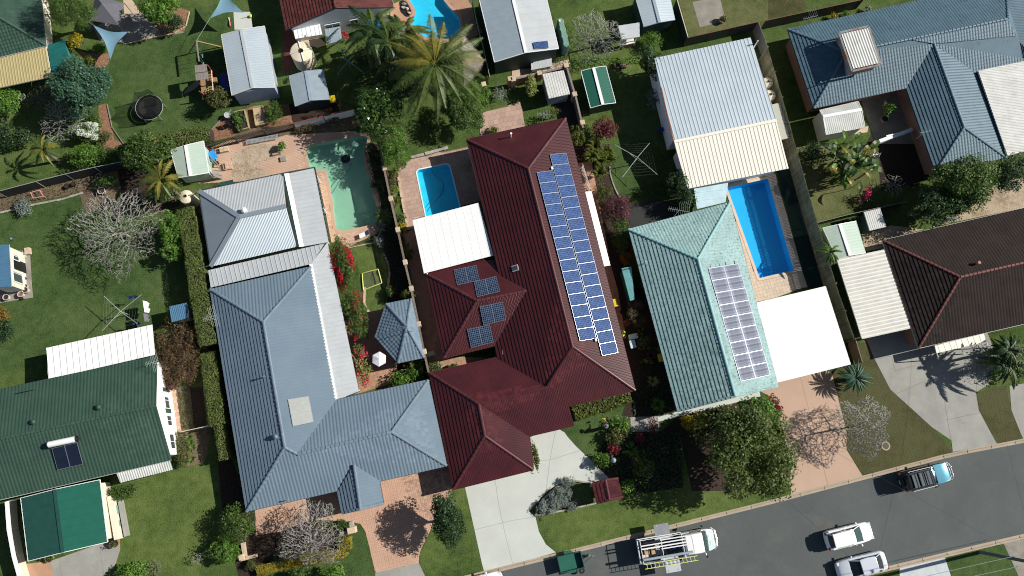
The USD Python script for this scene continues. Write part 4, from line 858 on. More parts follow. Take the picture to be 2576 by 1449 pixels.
tiled(RH, R, [('NW', 'NE', ['NW NE aN']), ('NE', 'SE', ['NE SE aS aN']), ('NW', 'WB', ['NW WB wr aN', 'aN wr J aS', 'wr V2 W2 J']), ('WNW', 'TN', ['WNW TN X wa', 'X wr wa']), ('WNW', 'WSW', ['WNW WSW wa']), ('WSW', 'V2', ['WSW V2 wr wa']),
               ('SNW', 'W2', ['SNW W2 J sa']), ('SNW', 'SSW', ['SNW SSW sb sa']), ('SSW', 'SSE', ['SSW SSE sb']), ('SSE', 'SI', ['SSE SI sa sb']), ('Q', 'SE', ['SI Pp Q J sa', 'J Q SE aS'])], 'red_tile', 'red_cap',
      ['NW aN', 'NE aN', 'aN aS', 'SE aS', 'aS J', 'J sa', 'WNW wa', 'WSW wa', 'wa wr', 'SNW sa', 'sa sb', 'SSW sb', 'SSE sb'], prof=FLAT, off=.15)
outline_walls(RH, [*R['NW NE SE Q'], *R['W2 V2'], R.p['WB']], .6, 2.5, 'wall_brick'); outline_walls(RH, R['WNW TN V2 WSW'], .5, 2.15, 'wall_brick'); outline_walls(RH, [*R['SNW W2 Q'], *R['SI SSE SSW']], .5, 1.95, 'wall_brick')
for s in ('NW NE SE Q', 'Q Pp SI', 'SI SSE SSW SNW W2', 'WNW WSW V2', 'NW WB'): gutter(RH, R[s], 'gutter_dark' if s == 'NW WB' else 'red_cap')
solar_grid(RH, P('r12 250,285 412,266 r22 850,507 683,533'), R.pl['E'], 1, 15, 'pv_blue'); solar_grid(RH, P('r12 380,105 545,90 r22 1070,650 908,683'), R.pl['E'], 1, 18, 'pv_blue')
for s in ('r11 1990,1265 2215,1220 2250,1370 2025,1420', 'r11 2195,1385 2415,1330 r21 2455,35 2225,90'): solar_grid(RH, P(s), R.pl['WN'], 2, 1, 'pv_dark')
for s in ('r21 2252,188 2480,140 2517,320 2290,375', 'r21 2125,415 2352,368 2390,545 2165,602'): solar_grid(RH, P(s), R.pl['WS'], 2, 1, 'pv_dark')
c = on(R, 'W', (1297, 675)); n = R.pl['W'][1]; sk = part(RH, 'skylight', box(c + n * .08, (.62, .55, .16), u=norm(np.cross(UY, n)), v=UY, w=n), 'gutter_light'); part(sk, 'pane', box(c + n * .17, (.5, .42, .02), u=norm(np.cross(UY, n)), v=UY, w=n), 'window_glass')
pipe_vent(RH, on(R, 'N', (1285, 345)), .9, 'white', .06); part(RH, 'isolator_box', rbox(on(R, 'E', P('r12 400,250')[0]) + UZ * .2, (.2, .3, .15)), 'white'); part(RH, 'isolator_box', rbox(on(R, 'E', P('r22 840,525')[0]) + UZ * .2, (.2, .3, .15)), 'white')
q = v('r11 1575,765 2240,595 2390,1125 1690,1302', 2.6); q[1][2] = q[2][2] = 2.75; flat_roof(RH, q, (q[0], q[3]), RIB(.75, .012, .03), 'white_roof', 'white', 'patio_roof', along=True)
for i in (0, 3): part(RH, 'patio_post', box((q[i][0] + .3, q[i][1], 1.25), (.1, .1, 2.5)), 'white')
q = v('r12 735,485 800,474 990,1220 925,1235', 2.5); q[0][2] = q[3][2] = 2.65; flat_roof(RH, q, (q[1], q[2]), RIB(.9, .02, .05), 'white_roof', 'white', 'side_awning')
# --- teal tiled house --------------------------------------------------
TH = house('teal_roof_house', 'house with weathered pale teal tiled roof beside the long blue pool', (1780, 800))
R = Roof({'NW': (1581, 577, 2.6), 'SW': (1704, 1034.5, 2.6), 'NE': (1836, 509.5, 2.6), 'SE': (1956.5, 971, 2.6), 'aN': (1755.5, 651.5, 'W'), 'aS': (1849.5, 997, 'W')}, {'W': ('NW', 'SW', 'aN'), 'E': ('NE', 'SE', 'aN'), 'N': ('NW', 'NE', 'aN')}, 22)
tiled(TH, R, [('NW', 'SW', ['NW SW aS aN']), ('NW', 'NE', ['NW NE aN']), ('NE', 'SE', ['NE SE aS aN'])], 'teal_tile', 'teal_cap', ['NW aN', 'NE aN', 'aN aS'], g=.36)
for e in ('SW aS', 'SE aS'): cap_run(TH, *R[e], 'teal_tile', .11, name='verge_cap')
outline_walls(TH, R['NW NE SE SW'], .55, 2.5, 'cream'); gutter(TH, R['SW NW NE SE'], 'gutter_dark'); g3 = R['SW SE aS']; c3 = np.mean(g3, 0); part(TH, 'gable_wall', hull([p + UY * k for p in [x + (c3 - x) * .12 - UZ * .1 for x in g3] for k in (.25, .35)]), 'cream')
solar_grid(TH, [(1782, 675), (1857, 663), (1938, 943), (1863.5, 959.5)], R.pl['E'], 2, 9, 'pv_grey', gap=.03)
for s in ('r12 1995,1230', 'r12 2085,1215', 'r12 2150,1205', 'r12 2240,1192'): part(TH, 'panel_bracket', box(on(R, 'E', P(s)[0]) + UZ * .1, (.06, .3, .08)), 'metal')
pipe_vent(TH, on(R, 'W', P('r12 1330,1205')[0]), .75, 'teal_cap', .05)
q = v('r12 1830,450 2175,390 2150,585 1862,655', 2.3); flat_roof(TH, q, (q[0], q[3]), RIB(.8, .02), 'shade_pale', 'aqua', 'pool_awning')
# --- blue tiled house, top right ---------------------------------------
BH = house('blue_roof_house', 'L shaped house with streaky dark blue tiled roof in the top right corner', (2330, 160))
R = Roof({'NW': (1981.5, 74, 2.6), 'NEx': (2600, -62, 2.6), 'SW': (2047, 272.5, 2.6), 'K': (2279.5, 221.5, 2.6), 'a': (2131.5, 131, 'N'), 'e': (2534.5, 47.5, 'N'), 'wk': (2349.5, 110, 'N2'), 'wa': (2425.7, 321, 'WWp'), 'WS': (2353, 433.5, 2.6), 'WE': (2531, 397, 2.6), 'VE': (2453, 183.7, 'S'), 'wE1': (2517, 362, 2.6), 'E2': (2640, 145, 'S'), 'E3': (2640, -20, 'N'), 'E4': (2600, 20, 'N'), 'E0': (2530, -47, 2.6)},
         {'N': ('NW', 'NEx', 'a'), 'S': ('SW', 'K', 'a'), 'N2': ('SW', 'K', 'a'), 'WWp': ('K', 'WS', 'wa')}, 20)
R.p['wk'] = on(R, 'S', (2349.5, 110)); ck = np.mean([on(R, 'S', (2459, 182)), R.p['WE']], 0); R.p['wE1'] = R.p['WE']; R.p['wa'] = ray_plane((2425.7, 321), *R.pl['WWp'])
tiled(BH, R, [('NW', 'SW', ['NW SW a']), ('NW', 'NEx', ['NW E0 e a']), ('SW', 'K', ['SW K wk', 'SW wk a']), ('K', 'WS', ['K WS wa wk'])], 'blue_tile', 'blue_cap', ['NW a', 'SW a', 'a e', 'e E0', 'wk wa', 'WS wa', 'WE wa'])
def more_tiles(Hs, polys, eave, m, limit=0):
    items, cuts = [], []; allp = [p for po in polys for p in po]; sl = Slope(allp, eave); full, tf, cut = tile_slope(sl, polys); rp = Hs + '/roof'; emit_tiles(rp, 'roof_tile', [(sl, x, y, *tf) for x, y in full], [cut, join(*[fan([p - UZ * .035 for p in po]) for po in polys])], m, limit)
more_tiles(BH, [[R.p['wk'], R.p['a'], R.p['e'], on(R, 'S', (2590, 150))], [R.p['wk'], R.p['VE'], on(R, 'S', (2590, 150))]], (R.p['SW'], R.p['K']), 'blue_tile')
more_tiles(BH, [[R.p['wk'], R.p['VE'], R.p['WE'], R.p['wa']]], (R.p['VE'] * [1, 1, 0] + UZ * R.p['WE'][2], R.p['WE']), 'blue_tile'); more_tiles(BH, [[R.p['WS'], R.p['WE'], R.p['wa']]], (R.p['WS'], R.p['WE']), 'blue_tile')
more_tiles(BH, [[R.p['E0'], R.p['e'], on(R, 'S', (2590, 150)), W((2700, 60), 2.6), W((2680, -80), 2.6)]], (W((2700, 60), 2.6), W((2680, -80), 2.6)), 'blue_tile')
outline_walls(BH, [W(p, 2.6) for p in ((1981.5, 74), (2600, -62), (2700, 160), (2531, 397), (2353, 433.5), (2279.5, 221.5), (2047, 272.5))], .55, 2.45, 'wall_brick'); gutter(BH, R['E0 NW SW K WS WE'], 'gutter_dark')
q = v('r03 2100,722 2650,600 r13 2660,55 2400,125', 2.75); q[0][2] = q[3][2] = 2.95; flat_roof(BH, q, (q[1], q[2]), CORR(.3, .05), 'old_white_roof', 'white', 'patio_roof')
pu = W((2155, 122), 4.3); bp = [W(p, 5.05) for p in P('r03 715,330 1010,265 1138,650 848,715')]; bb = part(BH, 'roof_turret', hull([p + UZ * z + norm(pu - p) * .25 * [1, 1, 0] for p in bp for z in (-1.9, -.1)]), 'box_edge')
part(bb, 'turret_roof', metal([p + (np.mean(bp, 0) - p) * .09 for p in bp], (bp[2], bp[3]), CORR(.27, .05), lift=.03), 'old_white_roof'); part(bb, 'turret_edge', join(*[beam(bp[i], bp[(i + 1) % 4], .2, .06) for i in range(4)]), 'box_edge')
pipe_vent(BH, W(P('r03 510,850')[0], 3.2), .5, 'blue_cap')
# --- dark brown house ---------------------------------------------------
NH = house('brown_roof_house', 'house with dark brown tiled roof and red ridge caps on the right edge', (2450, 700))
R = Roof({'NW': (2220, 605, 2.6), 'NE': (2680, 500, 2.6), 'SW': (2310.5, 875.5, 2.6), 'SE': (2680, 790.5, 2.6), 'a': (2415, 697, 'N'), 'b': (2680, 637, 'N')}, {'N': ('NW', 'NE', 'a'), 'W': ('NW', 'SW', 'a'), 'S': ('SW', 'SE', 'a')}, 21)
tiled(NH, R, [('NW', 'NE', ['NW NE b a']), ('NW', 'SW', ['NW SW a']), ('SW', 'SE', ['SW SE b a'])], 'brown_tile', 'oxide_cap', ['NW a', 'SW a', 'a b'])
outline_walls(NH, R['NW NE SE SW'], .55, 2.5, 'wall_brick'); gutter(NH, R['NE NW SW SE'], 'gutter_light'); c = on(R, 'N', P('r13 2095,1205')[0]); part(NH, 'roof_vent', join(cyl(c - UZ * .1, .1, .5, 10), cyl(c + UZ * .4, .16, .14, 10)), 'terracotta')
q = v('r23 1678,580 2172,460 2198,540 1697,656', 2.35); flat_roof(NH, q, (q[0], q[1]), RIB(.6, .02), 'cream_roof', 'white', 'front_awning')
for s in ('r23 1720,720 1700,660', 'r23 1970,665 1945,600', 'r23 2215,605 2190,530'): a, b = P(s); part(NH, 'awning_post', tube([W(a, .0), W(b, 2.3)], .05, 6), 'white')
# --- dark green gable house, bottom left --------------------------------
DH = house('green_roof_house', 'gable house with dark green tiled roof and white walls at the left edge', (200, 1040))
R = Roof({'NE': (394.5, 896, 2.8), 'NW': (-60, 993, 2.8), 'SE': (430, 1157, 2.8), 'SWw': (-60, 1271, 2.8), 'kE': (391.5, 1020.7, 'N'), 'kW': (-60, 1117, 'N')}, {'N': ('NW', 'NE', 'kE'), 'S': ('SWw', 'SE', 'kE')}, 20)
tiled(DH, R, [('NW', 'NE', ['NW NE kE kW']), ('SWw', 'SE', ['SWw SE kE kW'])], 'green_tile', 'green_cap', ['kW kE'])
e = R['NE SE kE']; wn = [p - UX * .12 + (UY if i == 1 else -UY if i == 0 else 0 * UY) * .5 for i, p in enumerate(e)]; ww = [p - UX * .12 for p in (R.p['NW'] - UY * .5, R.p['SWw'] + UY * .5)]
part(DH, 'wall', hull([p * [1, 1, 0] + UZ * z for p in wn[:2] + ww for z in (0, 2.72)] + [R.p['kE'] - UX * .12 - UZ * .1, R.p['kW'] - UZ * .1]), 'wall_white'); gutter(DH, R['SWw SE'], 'gutter_light'); gutter(DH, R['NW NE'], 'gutter_dark')
for a, b in (('NE', 'kE'), ('SE', 'kE')): part(DH, 'barge', beam(R.p[a] - UZ * .03, R.p[b] - UZ * .03, .06, .16), 'green_cap')
for f, w, h in ((.42, 1.5, 1.1), (.62, .9, 1.1), (.82, 1.3, 1.1)):
    c = (e[0] * (1 - f) + e[1] * f) * [1, 1, 0] + UZ * 1.55 - UX * .1; wp = window(DH, c, w, h, UX)
    if f < .5:
        for k in (-1, 1): part(wp, 'shutter', box(c + UY * k * (w / 2 + .22), (.05, .4, h + .1)), 'green_cap')
q = v('r20 455,600 1520,365 1556,672 485,918', 2.75); q[0][2] = q[1][2] = 2.55; flat_roof(DH, q, (q[0], q[1]), PAN(.56, .035), 'white_roof', 'white', 'patio_roof')
q = v('r30 1185,400 1718,280 1736,378 1210,512', 2.25); q[0][2] = q[1][2] = 2.6; flat_roof(DH, q, (q[3], q[2]), CORR(.2, .03), 'old_white_roof', 'green_metal', 'window_awning')
whirlybird(DH, on(R, 'N', (251, 1025)) + UZ * .05, None, 'green_tile', .22); whirlybird(DH, on(R, 'N', (87, 1062)) + UZ * .05, None, 'green_tile', .22)
n = R.pl['S'][1]; q0 = R.pl['S'][0]; solar_grid(DH, P('r30 520,165 775,105 835,325 578,382'), R.pl['S'], 2, 1, 'collector', name='solar_collector', lift=.16)
a, b = [ray_plane(p, q0 + n * .5, n) for p in P('r30 482,130 772,68')]; tk = part(DH, 'solar_tank', tube([a, a + (b - a) * .04, b - (b - a) * .04, b], [.2, .27, .27, .2], 14), 'white', smooth=40); d = norm(b - a); part(tk, 'end_cap', tube([b - d * .05, b + d * .12], [.28, .22], 14), 'black')
c = on(R, 'N', P('r20 370,1020')[0]); part(DH, 'cable_mast', tube([c, c + UZ * .35, c + UZ * .5 - UX * 1.3], .04, 6), 'green_tile')
# --- top left green house ------------------------------------------------
LH = house('green_tile_house', 'dark green tiled house with mustard patio roof in the top left corner', (40, 60))
R = Roof({'SE': (117, 115, 2.6), 'NE': (100, -40, 2.6), 'SW': (-60, 158, 2.6), 'a': (-30, 27, 'E'), 'b': (-60, -60, 'E')}, {'E': ('NE', 'SE', 'a'), 'S': ('SW', 'SE', 'a')}, 21)
tiled(LH, R, [('NE', 'SE', ['NE SE a b']), ('SW', 'SE', ['SW SE a'])], 'green_tile', 'green_cap', ['a SE'], limit=300); outline_walls(LH, R['NE SE SW b'], .5, 2.4, 'cream'); gutter(LH, R['NE SE SW'], 'gutter_light')
q = v('r00 -200,600 462,472 517,772 -200,925', 2.5); flat_roof(LH, q, (q[2], q[3]), RIB(.26, .03, .04), 'mustard_roof', 'white', 'patio_roof')
q = v('r00 480,455 645,400 705,640 525,770', 2.4); flat_roof(LH, q, (q[0], q[3]), RIB(.8, .02), 'teal_sheet', 'teal_sheet', 'lean_to_roof'); q = v('r00 645,400 738,605 708,645', 2.1); q[0][2] = 2.4; q[2][2] = 2.4; part(LH, 'lean_to_blind', fan(q), 'teal_sheet')
# --- brick red roofed white house, top -----------------------------------
WH = house('red_roof_white_house', 'white gable house with brick red tiled roof at the top edge', (850, 30))
R = Roof({'SW': (720, 75.5, 2.7), 'NW': (690, -70, 2.7), 'SE': (990, 18.5, 2.7), 'NE': (965, -130, 2.7), 'k': (844, 20.5, 'W'), 'kn': (815, -120, 'W')}, {'W': ('NW', 'SW', 'k'), 'E': ('NE', 'SE', 'k')}, 20)
tiled(WH, R, [('NW', 'SW', ['NW SW k kn']), ('NE', 'SE', ['NE SE k kn'])], 'brick_red_tile', 'brick_red_tile', ['k kn'], limit=250); e = R['SW SE k']; ins = [e[0] + UX * .5, e[1] - UX * .5]
part(WH, 'wall', hull([p * [1, 1, 0] + UZ * z + UY * s for p in ins for z in (0, 2.62) for s in (.1, 7.)] + [e[2] - UZ * .12 + UY * s for s in (.1, 7.)]), 'wall_white')
for a in ('SW', 'SE'): part(WH, 'barge', beam(R.p[a] - UZ * .03, R.p['k'] - UZ * .03, .05, .18), 'gutter_dark')
gutter(WH, R['SW NW'], 'gutter_light'); gutter(WH, R['SE NE'], 'gutter_light')
for s, w, h in (('r01 755,190', 1.5, .75), ('r01 985,205', .8, .75)): c = W(P(s)[0], 1.7); f = np.dot(c - ins[0], UX); c = ins[0] * [1, 1, 0] + UX * f + UY * .08 + UZ * 1.7; window(WH, c, w, h, -UY)
q = v('r01 378,292 632,195 667,345 395,392', 2.2); q[0][2] = q[1][2] = 2.4; flat_roof(WH, q, (q[3], q[2]), PAN(.42, .03), 'white_roof', 'white', 'door_awning'); q = v('r01 690,292 845,265 866,412 716,440', 1.5); flat_roof(WH, q, (q[3], q[2]), RIB(.9, .015), 'steel_blue', 'white', 'side_awning')
part(WH, 'air_conditioner', rbox(W(P('r01 1300,160')[0], 2.), (.8, .35, .55)), 'cream')
# --- gazebo ---------------------------------------------------------------
GZ = thing('gazebo', 'slate grey tiled gazebo beside the white umbrella', 'gazebo', W((1012, 840), 0))
R = Roof({'a': (971.5, 764.5, 2.35), 'b': (1034, 752, 2.35), 'c': (1066.5, 899.5, 2.35), 'd': (1001.5, 913, 2.35), 'e': (944, 847, 2.35), 'x': (1023, 822, 3.75)}, {})
R.p['f'] = (R.p['b'] + R.p['c']) / 2 + UX * .02
tiled(GZ, R, [('a', 'b', ['a b x']), ('b', 'c', ['b c x']), ('c', 'd', ['c d x']), ('d', 'e', ['d e x']), ('e', 'a', ['e a x'])], 'slate_tile', 'slate_cap', [f'{k} x' for k in 'abcde'], limit=300); gutter(GZ, R['a b c d e'], 'gutter_dark', closed=True)
for k in 'abcde': c = R.p[k] + norm((R.p['x'] - R.p[k]) * [1, 1, 0]) * .4; part(GZ, 'post', box((c[0], c[1], 1.15), (.12, .12, 2.3)), 'timber')
# ================================================================== SHEDS, CARPORTS, AWNINGS
G = gable_shed
G('carport', 'emerald green gable carport in front of the dark green roofed house', 'carport', P('r30 207,665 282,1300'), P('r30 1005,480 1082,1107'), P('r30 550,577 632,1213'), 2.5, 2.85, 'emerald_dark', 'cream', prof=RIB(.76, .015, .04), over=.25, edge='white', roofm2='emerald')  # left slope a darker copy of the green: its shade painted in
G('garden_shed', 'grey metal shed with ridge roof beside the swing set', 'shed', P('r00 2226,350 2332,960'), P('r01 85,262 192,880'), P('r00 2425,297 2540,885'), 2.6, 2.95, 'bluish_zinc', 'wall_blue', prof=RIB(.26, .025, .04), edge='cream', capm='zinc')
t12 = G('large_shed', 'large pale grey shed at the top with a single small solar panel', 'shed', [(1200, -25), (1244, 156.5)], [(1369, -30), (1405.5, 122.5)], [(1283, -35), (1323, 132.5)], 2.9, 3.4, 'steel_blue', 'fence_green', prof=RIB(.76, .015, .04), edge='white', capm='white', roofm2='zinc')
l = [W(p, 2.9) for p in ((1369, -30), (1405.5, 122.5))]; k = [W(p, 3.4) for p in ((1283, -35), (1323, 132.5))]; e0 = norm(l[1] - l[0]); nn = norm(np.cross(e0, k[0] - l[0])); nn = nn if nn[2] > 0 else -nn
solar_grid(t12, P('r02 212,425 360,410 370,482 228,490'), (l[0], nn), 1, 1, 'pv_blue')
G('garden_shed', 'blue grey shed behind the cream fence at the top edge', 'shed', [(1596, -15), (1620.5, 67.5)], [(1680, -33), (1698, 50)], [(1638, -25), (1659, 56.5)], 2.3, 2.6, 'bluish_zinc', 'fence_green', prof=RIB(.3, .02, .04), capm='steel_blue')
G('garden_shed', 'emerald green garden shed with white ridge strip', 'shed', P('r02 695,715 790,1087'), P('r02 945,665 1045,1035'), P('r02 820,682 915,1052'), 1.95, 2.2, 'emerald', 'fence_green', prof=RIB(.22, .015, .03), capm='white', edge='white')
G('garden_shed', 'pale sage green shed with white ridge strip beside the wheelbarrow', 'shed', P('r10 1715,62 1795,340'), P('r10 2048,-30 2100,290'), P('r10 1868,12 1918,322'), 2.0, 2.3, 'pale_green', 'pale_green', prof=RIB(.2, .015, .03), capm='white', edge='white')
G('garden_shed', 'pale green shed beside the cream carport roof with a small palm at its corner', 'shed', P('r13 550,845 700,1165'), P('r13 885,775 982,1095'), P('r13 720,806 826,1122'), 2.1, 2.35, 'pale_green', 'pale_green', prof=RIB(.3, .012, .03), capm='white')
G('garden_shed', 'faded grey shed roof in palm shade beside the cream water tank', 'shed', P('r01 333,765 395,1070'), P('r01 672,698 742,1000'), P('r01 500,715 552,1010'), 2.0, 2.2, 'steel_blue', 'fence_dark', prof=RIB(.76, .012, .04), capm='wall_blue')
BS = thing('large_shed', 'very large white and cream metal shed roof right of the rotary clothesline', 'shed', W((1810, 280), 0))
q = [W(p, z) for p, z in zip(P('r02 1432,585 2400,377 r03 82,1195 r02 1622,1412'), (3.5, 3.5, 3.3, 3.3))]; flat_roof(BS, q, (q[3], q[2]), RIB(.38, .035, .06), 'bluish_zinc', 'steel_blue', 'main_roof')
wl = Polygon([p[:2] for p in q]).buffer(-.2, join_style=2); part(BS, 'wall', prism(wl, 0, 3.2), 'wall_white')
q2 = [W(p, z) for p, z in zip(P('r02 1630,1428 r03 84,1212 r13 208,245 r12 1768,450'), (3.2, 3.2, 2.7, 2.7))]; flat_roof(BS, q2, (q2[3], q2[2]), RIB(.38, .035, .06), 'cream_roof', 'white', 'awning_roof'); part(BS, 'flashing', beam(q2[0] + UZ * .08, q2[1] + UZ * .08, .3, .04), 'cream_roof')
part(BS, 'awning_wall', prism(Polygon([p[:2] for p in q2]).buffer(-.5, join_style=2), 0, 2.5), 'wall_white')
a, b = q[0] + (q[3] - q[0]) * .36, q[3]; part(BS, 'rusty_gutter', beam(a - UZ * .02, b - UZ * .02, .1, .12), 'rust', label='rusty gutter along the left edge'); a, b = P('r02 2435,475 2475,410'); part(BS, 'vent_pipe', tube([W(a, 2.5), W(b, 4.2)], .06, 8), 'white')
cp = skillion('carport', 'bright white flat carport roof in front of the teal roofed house', 'carport', [(1898.5, 762), (2077, 719.5), (2140.5, 916.5), (1955.7, 962.5)], (2.65, 2.65, 2.55, 2.55), (2, 3), 'white_roof', prof=RIB(.76, .03, .05), edge='white', posts=True, along=True)
rib_lines(cp + '/roof', [W(p, z) for p, z in zip([(1898.5, 762), (2077, 719.5), (2140.5, 916.5), (1955.7, 962.5)], (2.65, 2.65, 2.55, 2.55))], 20, 'white', .05, .05)
cq = skillion('carport', 'cream ribbed carport roof attached to the dark brown house', 'carport', P('r13 690,1160 1165,1062 r23 1432,408 945,515'), (2.45, 2.6, 2.6, 2.45), (0, 3), 'old_white_roof', prof=CORR(.36, .05), edge='gutter_light', posts=True)
rib_lines(cq + '/roof', [W(p, z) for p, z in zip(P('r13 690,1160 1165,1062 r23 1432,408 945,515'), (2.45, 2.6, 2.6, 2.45))], 22, 'cream_roof', .12, .1)
skillion('garden_shed', 'white shed with ribbed flat roof beside the dark weed mat', 'shed', P('r02 305,745 520,706 585,945 370,992'), (2.1, 2.1, 2.0, 2.0), (2, 3), 'old_white_roof', 'wall_blue', prof=RIB(.25, .02, .03))
skillion('garden_shed', 'tiny grey green shed with ribbed white roof under the big tree', 'shed', P('r13 965,685 1128,645 1190,833 1025,872'), (2., 2., 1.9, 1.9), (2, 3), 'old_white_roof', 'fence_green', prof=RIB(.2, .02, .03))
skillion('garden_shed', 'small blue grey corrugated shed beside the hedge', 'shed', P('r20 1705,185 1880,147 1900,300 1725,345'), (1.9, 1.9, 1.8, 1.8), (2, 3), 'blue_sheet', 'cream', prof=CORR(.16, .02), edge='steel_blue')
ss = skillion('studio_shed', 'blue roofed shed with cream wall and window at the left edge', 'shed', P('r10 -120,1020 90,1010 r20 115,-15 -120,0'), (2.9, 2.9, 2.9, 2.9), (0, 3), 'blue_sheet', 'cream', prof=RIB(.76, .015, .04), edge='gutter_light', over=.15)
q = [W(p, 2.9) for p in P('r10 90,1010 r20 115,-15')]; f = lambda t, z: (q[0] * (1 - t) + q[1] * t) * [1, 1, 0] + UZ * z - UX * .13
window(ss, f(.2, 1.6), .8, 1., UX); window(ss, f(.62, 1.5), 1.7, 1.6, UX); part(ss, 'door', box(f(.4, 1.), (.06, 1., 2.)), 'black'); part(ss, 'flue', tube([W((28, 606), 1), W((28, 600), 2.4)], .1, 8), 'blue_sheet')
cs = G('courtyard_shed', 'white corrugated shed roof with a raised strip in the blue roofed courtyard', 'shed', P('r03 520,1108 908,1020'), P('r03 585,1355 975,1280'), P('r03 553,1172 942,1102'), 2.25, 2.5, 'old_white_roof', 'cream', prof=RIB(.2, .02, .03), capm='white')
skillion('lean_to', 'grey flat lean to roof under the bare tree at the top', 'shed', P('r02 1068,258 1282,226 1286,370 1102,396'), (2.2, 2.2, 2.1, 2.1), (2, 3), 'zinc', None, prof=CORR(.1, .01), posts=True)
skillion('rabbit_hutch', 'low hutch with cream ribbed roof beside the grey lean to', 'hutch', P('r02 1100,402 1226,385 1232,432 1108,456'), (1.1, 1.1, 1., 1.), (2, 3), 'cream_roof', 'raw_timber', prof=CORR(.12, .02))
skillion('side_lean_to', 'narrow grey translucent lean to beside the big shed and the paling fence', 'shed', P('r03 40,1050 140,1030 248,1378 130,1408'), (2.5, 2.1, 2.1, 2.5), (1, 2), 'poly_sheet', None, prof=CORR(.12, .02), edge='gutter_light')
skillion('narrow_shed', 'narrow aqua metal shed between the maroon and the teal roofed houses', 'shed', P('r12 1103,1250 1200,1232 r22 1235,115 1190,130'), (1.9, 2.1, 2.1, 1.9), (0, 3), 'aqua', 'teal_sheet', prof=RIB(.8, .015), edge='aqua')
skillion('utility_box', 'grey white utility panel leaning against the dark shed wall', 'box', P('r02 190,610 400,570 402,665 192,705'), (.9, .9, .85, .85), (2, 3), 'zinc', 'zinc', prof=RIB(.8, .01))
lb = W((1528, 1225), 0); LBX = thing('gate_shelter', 'small maroon tiled letterbox roof beside the silver shrubs', 'letterbox', lb); R = Roof({'a': (1489.5, 1218, 1.9), 'b': (1500, 1265, 1.9), 'c': (1554.5, 1203.5, 1.9), 'd': (1566, 1250, 1.9), 'k0': (1523, 1208, 2.2), 'k1': (1533, 1257.5, 2.2)}, {})
tiled(LBX, R, [('a', 'b', ['a b k1 k0']), ('c', 'd', ['c d k1 k0'])], 'red_tile', 'red_cap', ['k0 k1', 'b k1', 'd k1', 'a k0', 'c k0']); outline_walls(LBX, R['a b d c'], .3, 1.8, 'wall_brick')

# ================================================================== FENCES AND WALLS
def along(pts, z=0.): return [W(p, z) for p in (P(pts) if isinstance(pts, str) else pts)]
def pts_every(line, step):
    L = LineString([p[:2] for p in line]); n = max(1, int(L.length / step)); return [np.array([*L.interpolate(i * L.length / n).coords[0], 0]) for i in range(n + 1)]
def panel_fence(name, label, top, h, m, capm=None, bay=2.4, cap=.05, group=None, th=.04, sheet_prof=False, postm=None):
    """Fence of sheet panels between posts; top: picture points of its top edge."""
    ln = along(top, h); q = pts_every(ln, bay); c = np.mean(q, 0); t = thing(name, label, 'fence', c, group)
    for i in range(len(q) - 1):
        a, b = q[i], q[i + 1]; part(t, 'panel', beam(a + UZ * h / 2, b + UZ * h / 2, th, h - .02), m)
        if capm: part(t, 'capping', beam(a + UZ * (h + .01), b + UZ * (h + .01), cap, .05), capm)
    for p in q: part(t, 'post', box(p + UZ * (h / 2 + .01), (.07, .07, h + .06)), postm or capm or m)
    return t
def paling_fence(name, label, top, h, m, w=.1, gap=.015, sep=False, railm=None, cap=True, limit=300, side=1):
    ln = along(top, h); L = LineString([p[:2] for p in ln]); n = int(L.length / (w + gap)); c = np.mean(ln, 0) * [1, 1, 0]; t = thing(name, label, 'fence', c); out, rng = [], random.Random(7)
    for i in range(n):
        p, p2 = np.array([*L.interpolate(i * (w + gap)).coords[0], 0]), np.array([*L.interpolate(i * (w + gap) + w).coords[0], 0]); hh = h + rng.uniform(-.03, .03); e = UZ * hh / 2; k = (p + p2) / 2; o = norm(np.cross(UZ, p2 - p)) * rng.uniform(-.006, .006)
        out.append(beam(p + e + o, p2 + e + o, .018, hh))
    if sep:
        sc = sorted(range(n), key=lambda i: np.linalg.norm(out[i][0].mean(0)))
        for i in sc[:limit]: part(t, 'paling', out[i], m)
        if n > limit: part(t, 'paling', join(*[out[i] for i in sc[limit:]]), m, kind='stuff')
    else: part(t, 'palings', join(*out), m, kind='stuff')
    s = norm(np.cross(UZ, ln[-1] - ln[0])) * .05 * side
    for z in (.35, h - .3):
        for a, b in zip(ln[:-1], ln[1:]): part(t, 'rail', beam(a * [1, 1, 0] + UZ * z + s, b * [1, 1, 0] + UZ * z + s, .05, .08), railm or m)
    for p in pts_every(ln, 2.7): part(t, 'post', box(p + s * 2 + UZ * h / 2, (.1, .1, h)), railm or m)
    return t
paling_fence('paling_fence', 'long weathered timber paling fence running past the blue pool on the right', 'r03 -5,470 155,1025 r13 272,0 440,600 692,1440 r23 872,512', 2.6, 'old_timber', w=.14, sep=True, cap=False)
gate = panel_fence('side_gate', 'orange brown slatted timber gate at the end of the paling fence', 'r23 880,515 948,744', 1.75, 'raw_timber', 'grey_timber', bay=1.0)
panel_fence('steel_fence', 'dark steel fence with red capping along the top right yard', 'r02 1772,380 2480,220', 1.85, 'fence_dark', 'fence_red', bay=2.4); panel_fence('steel_fence', 'dark steel fence with red capping behind the blue roofed house', 'r03 -20,208 960,-5', 1.85, 'fence_dark', 'fence_red', bay=2.4)
panel_fence('steel_fence', 'dark fence with white capping beside the blue grey shed', 'r02 1660,-10 1772,378', 1.85, 'fence_green', 'fence_cream', bay=2.4, cap=.08)
panel_fence('timber_fence', 'short dark brown timber fence behind the big shed corner', 'r02 2482,222 2576,480 r03 0,480', 1.9, 'grey_timber', None, bay=2.4)
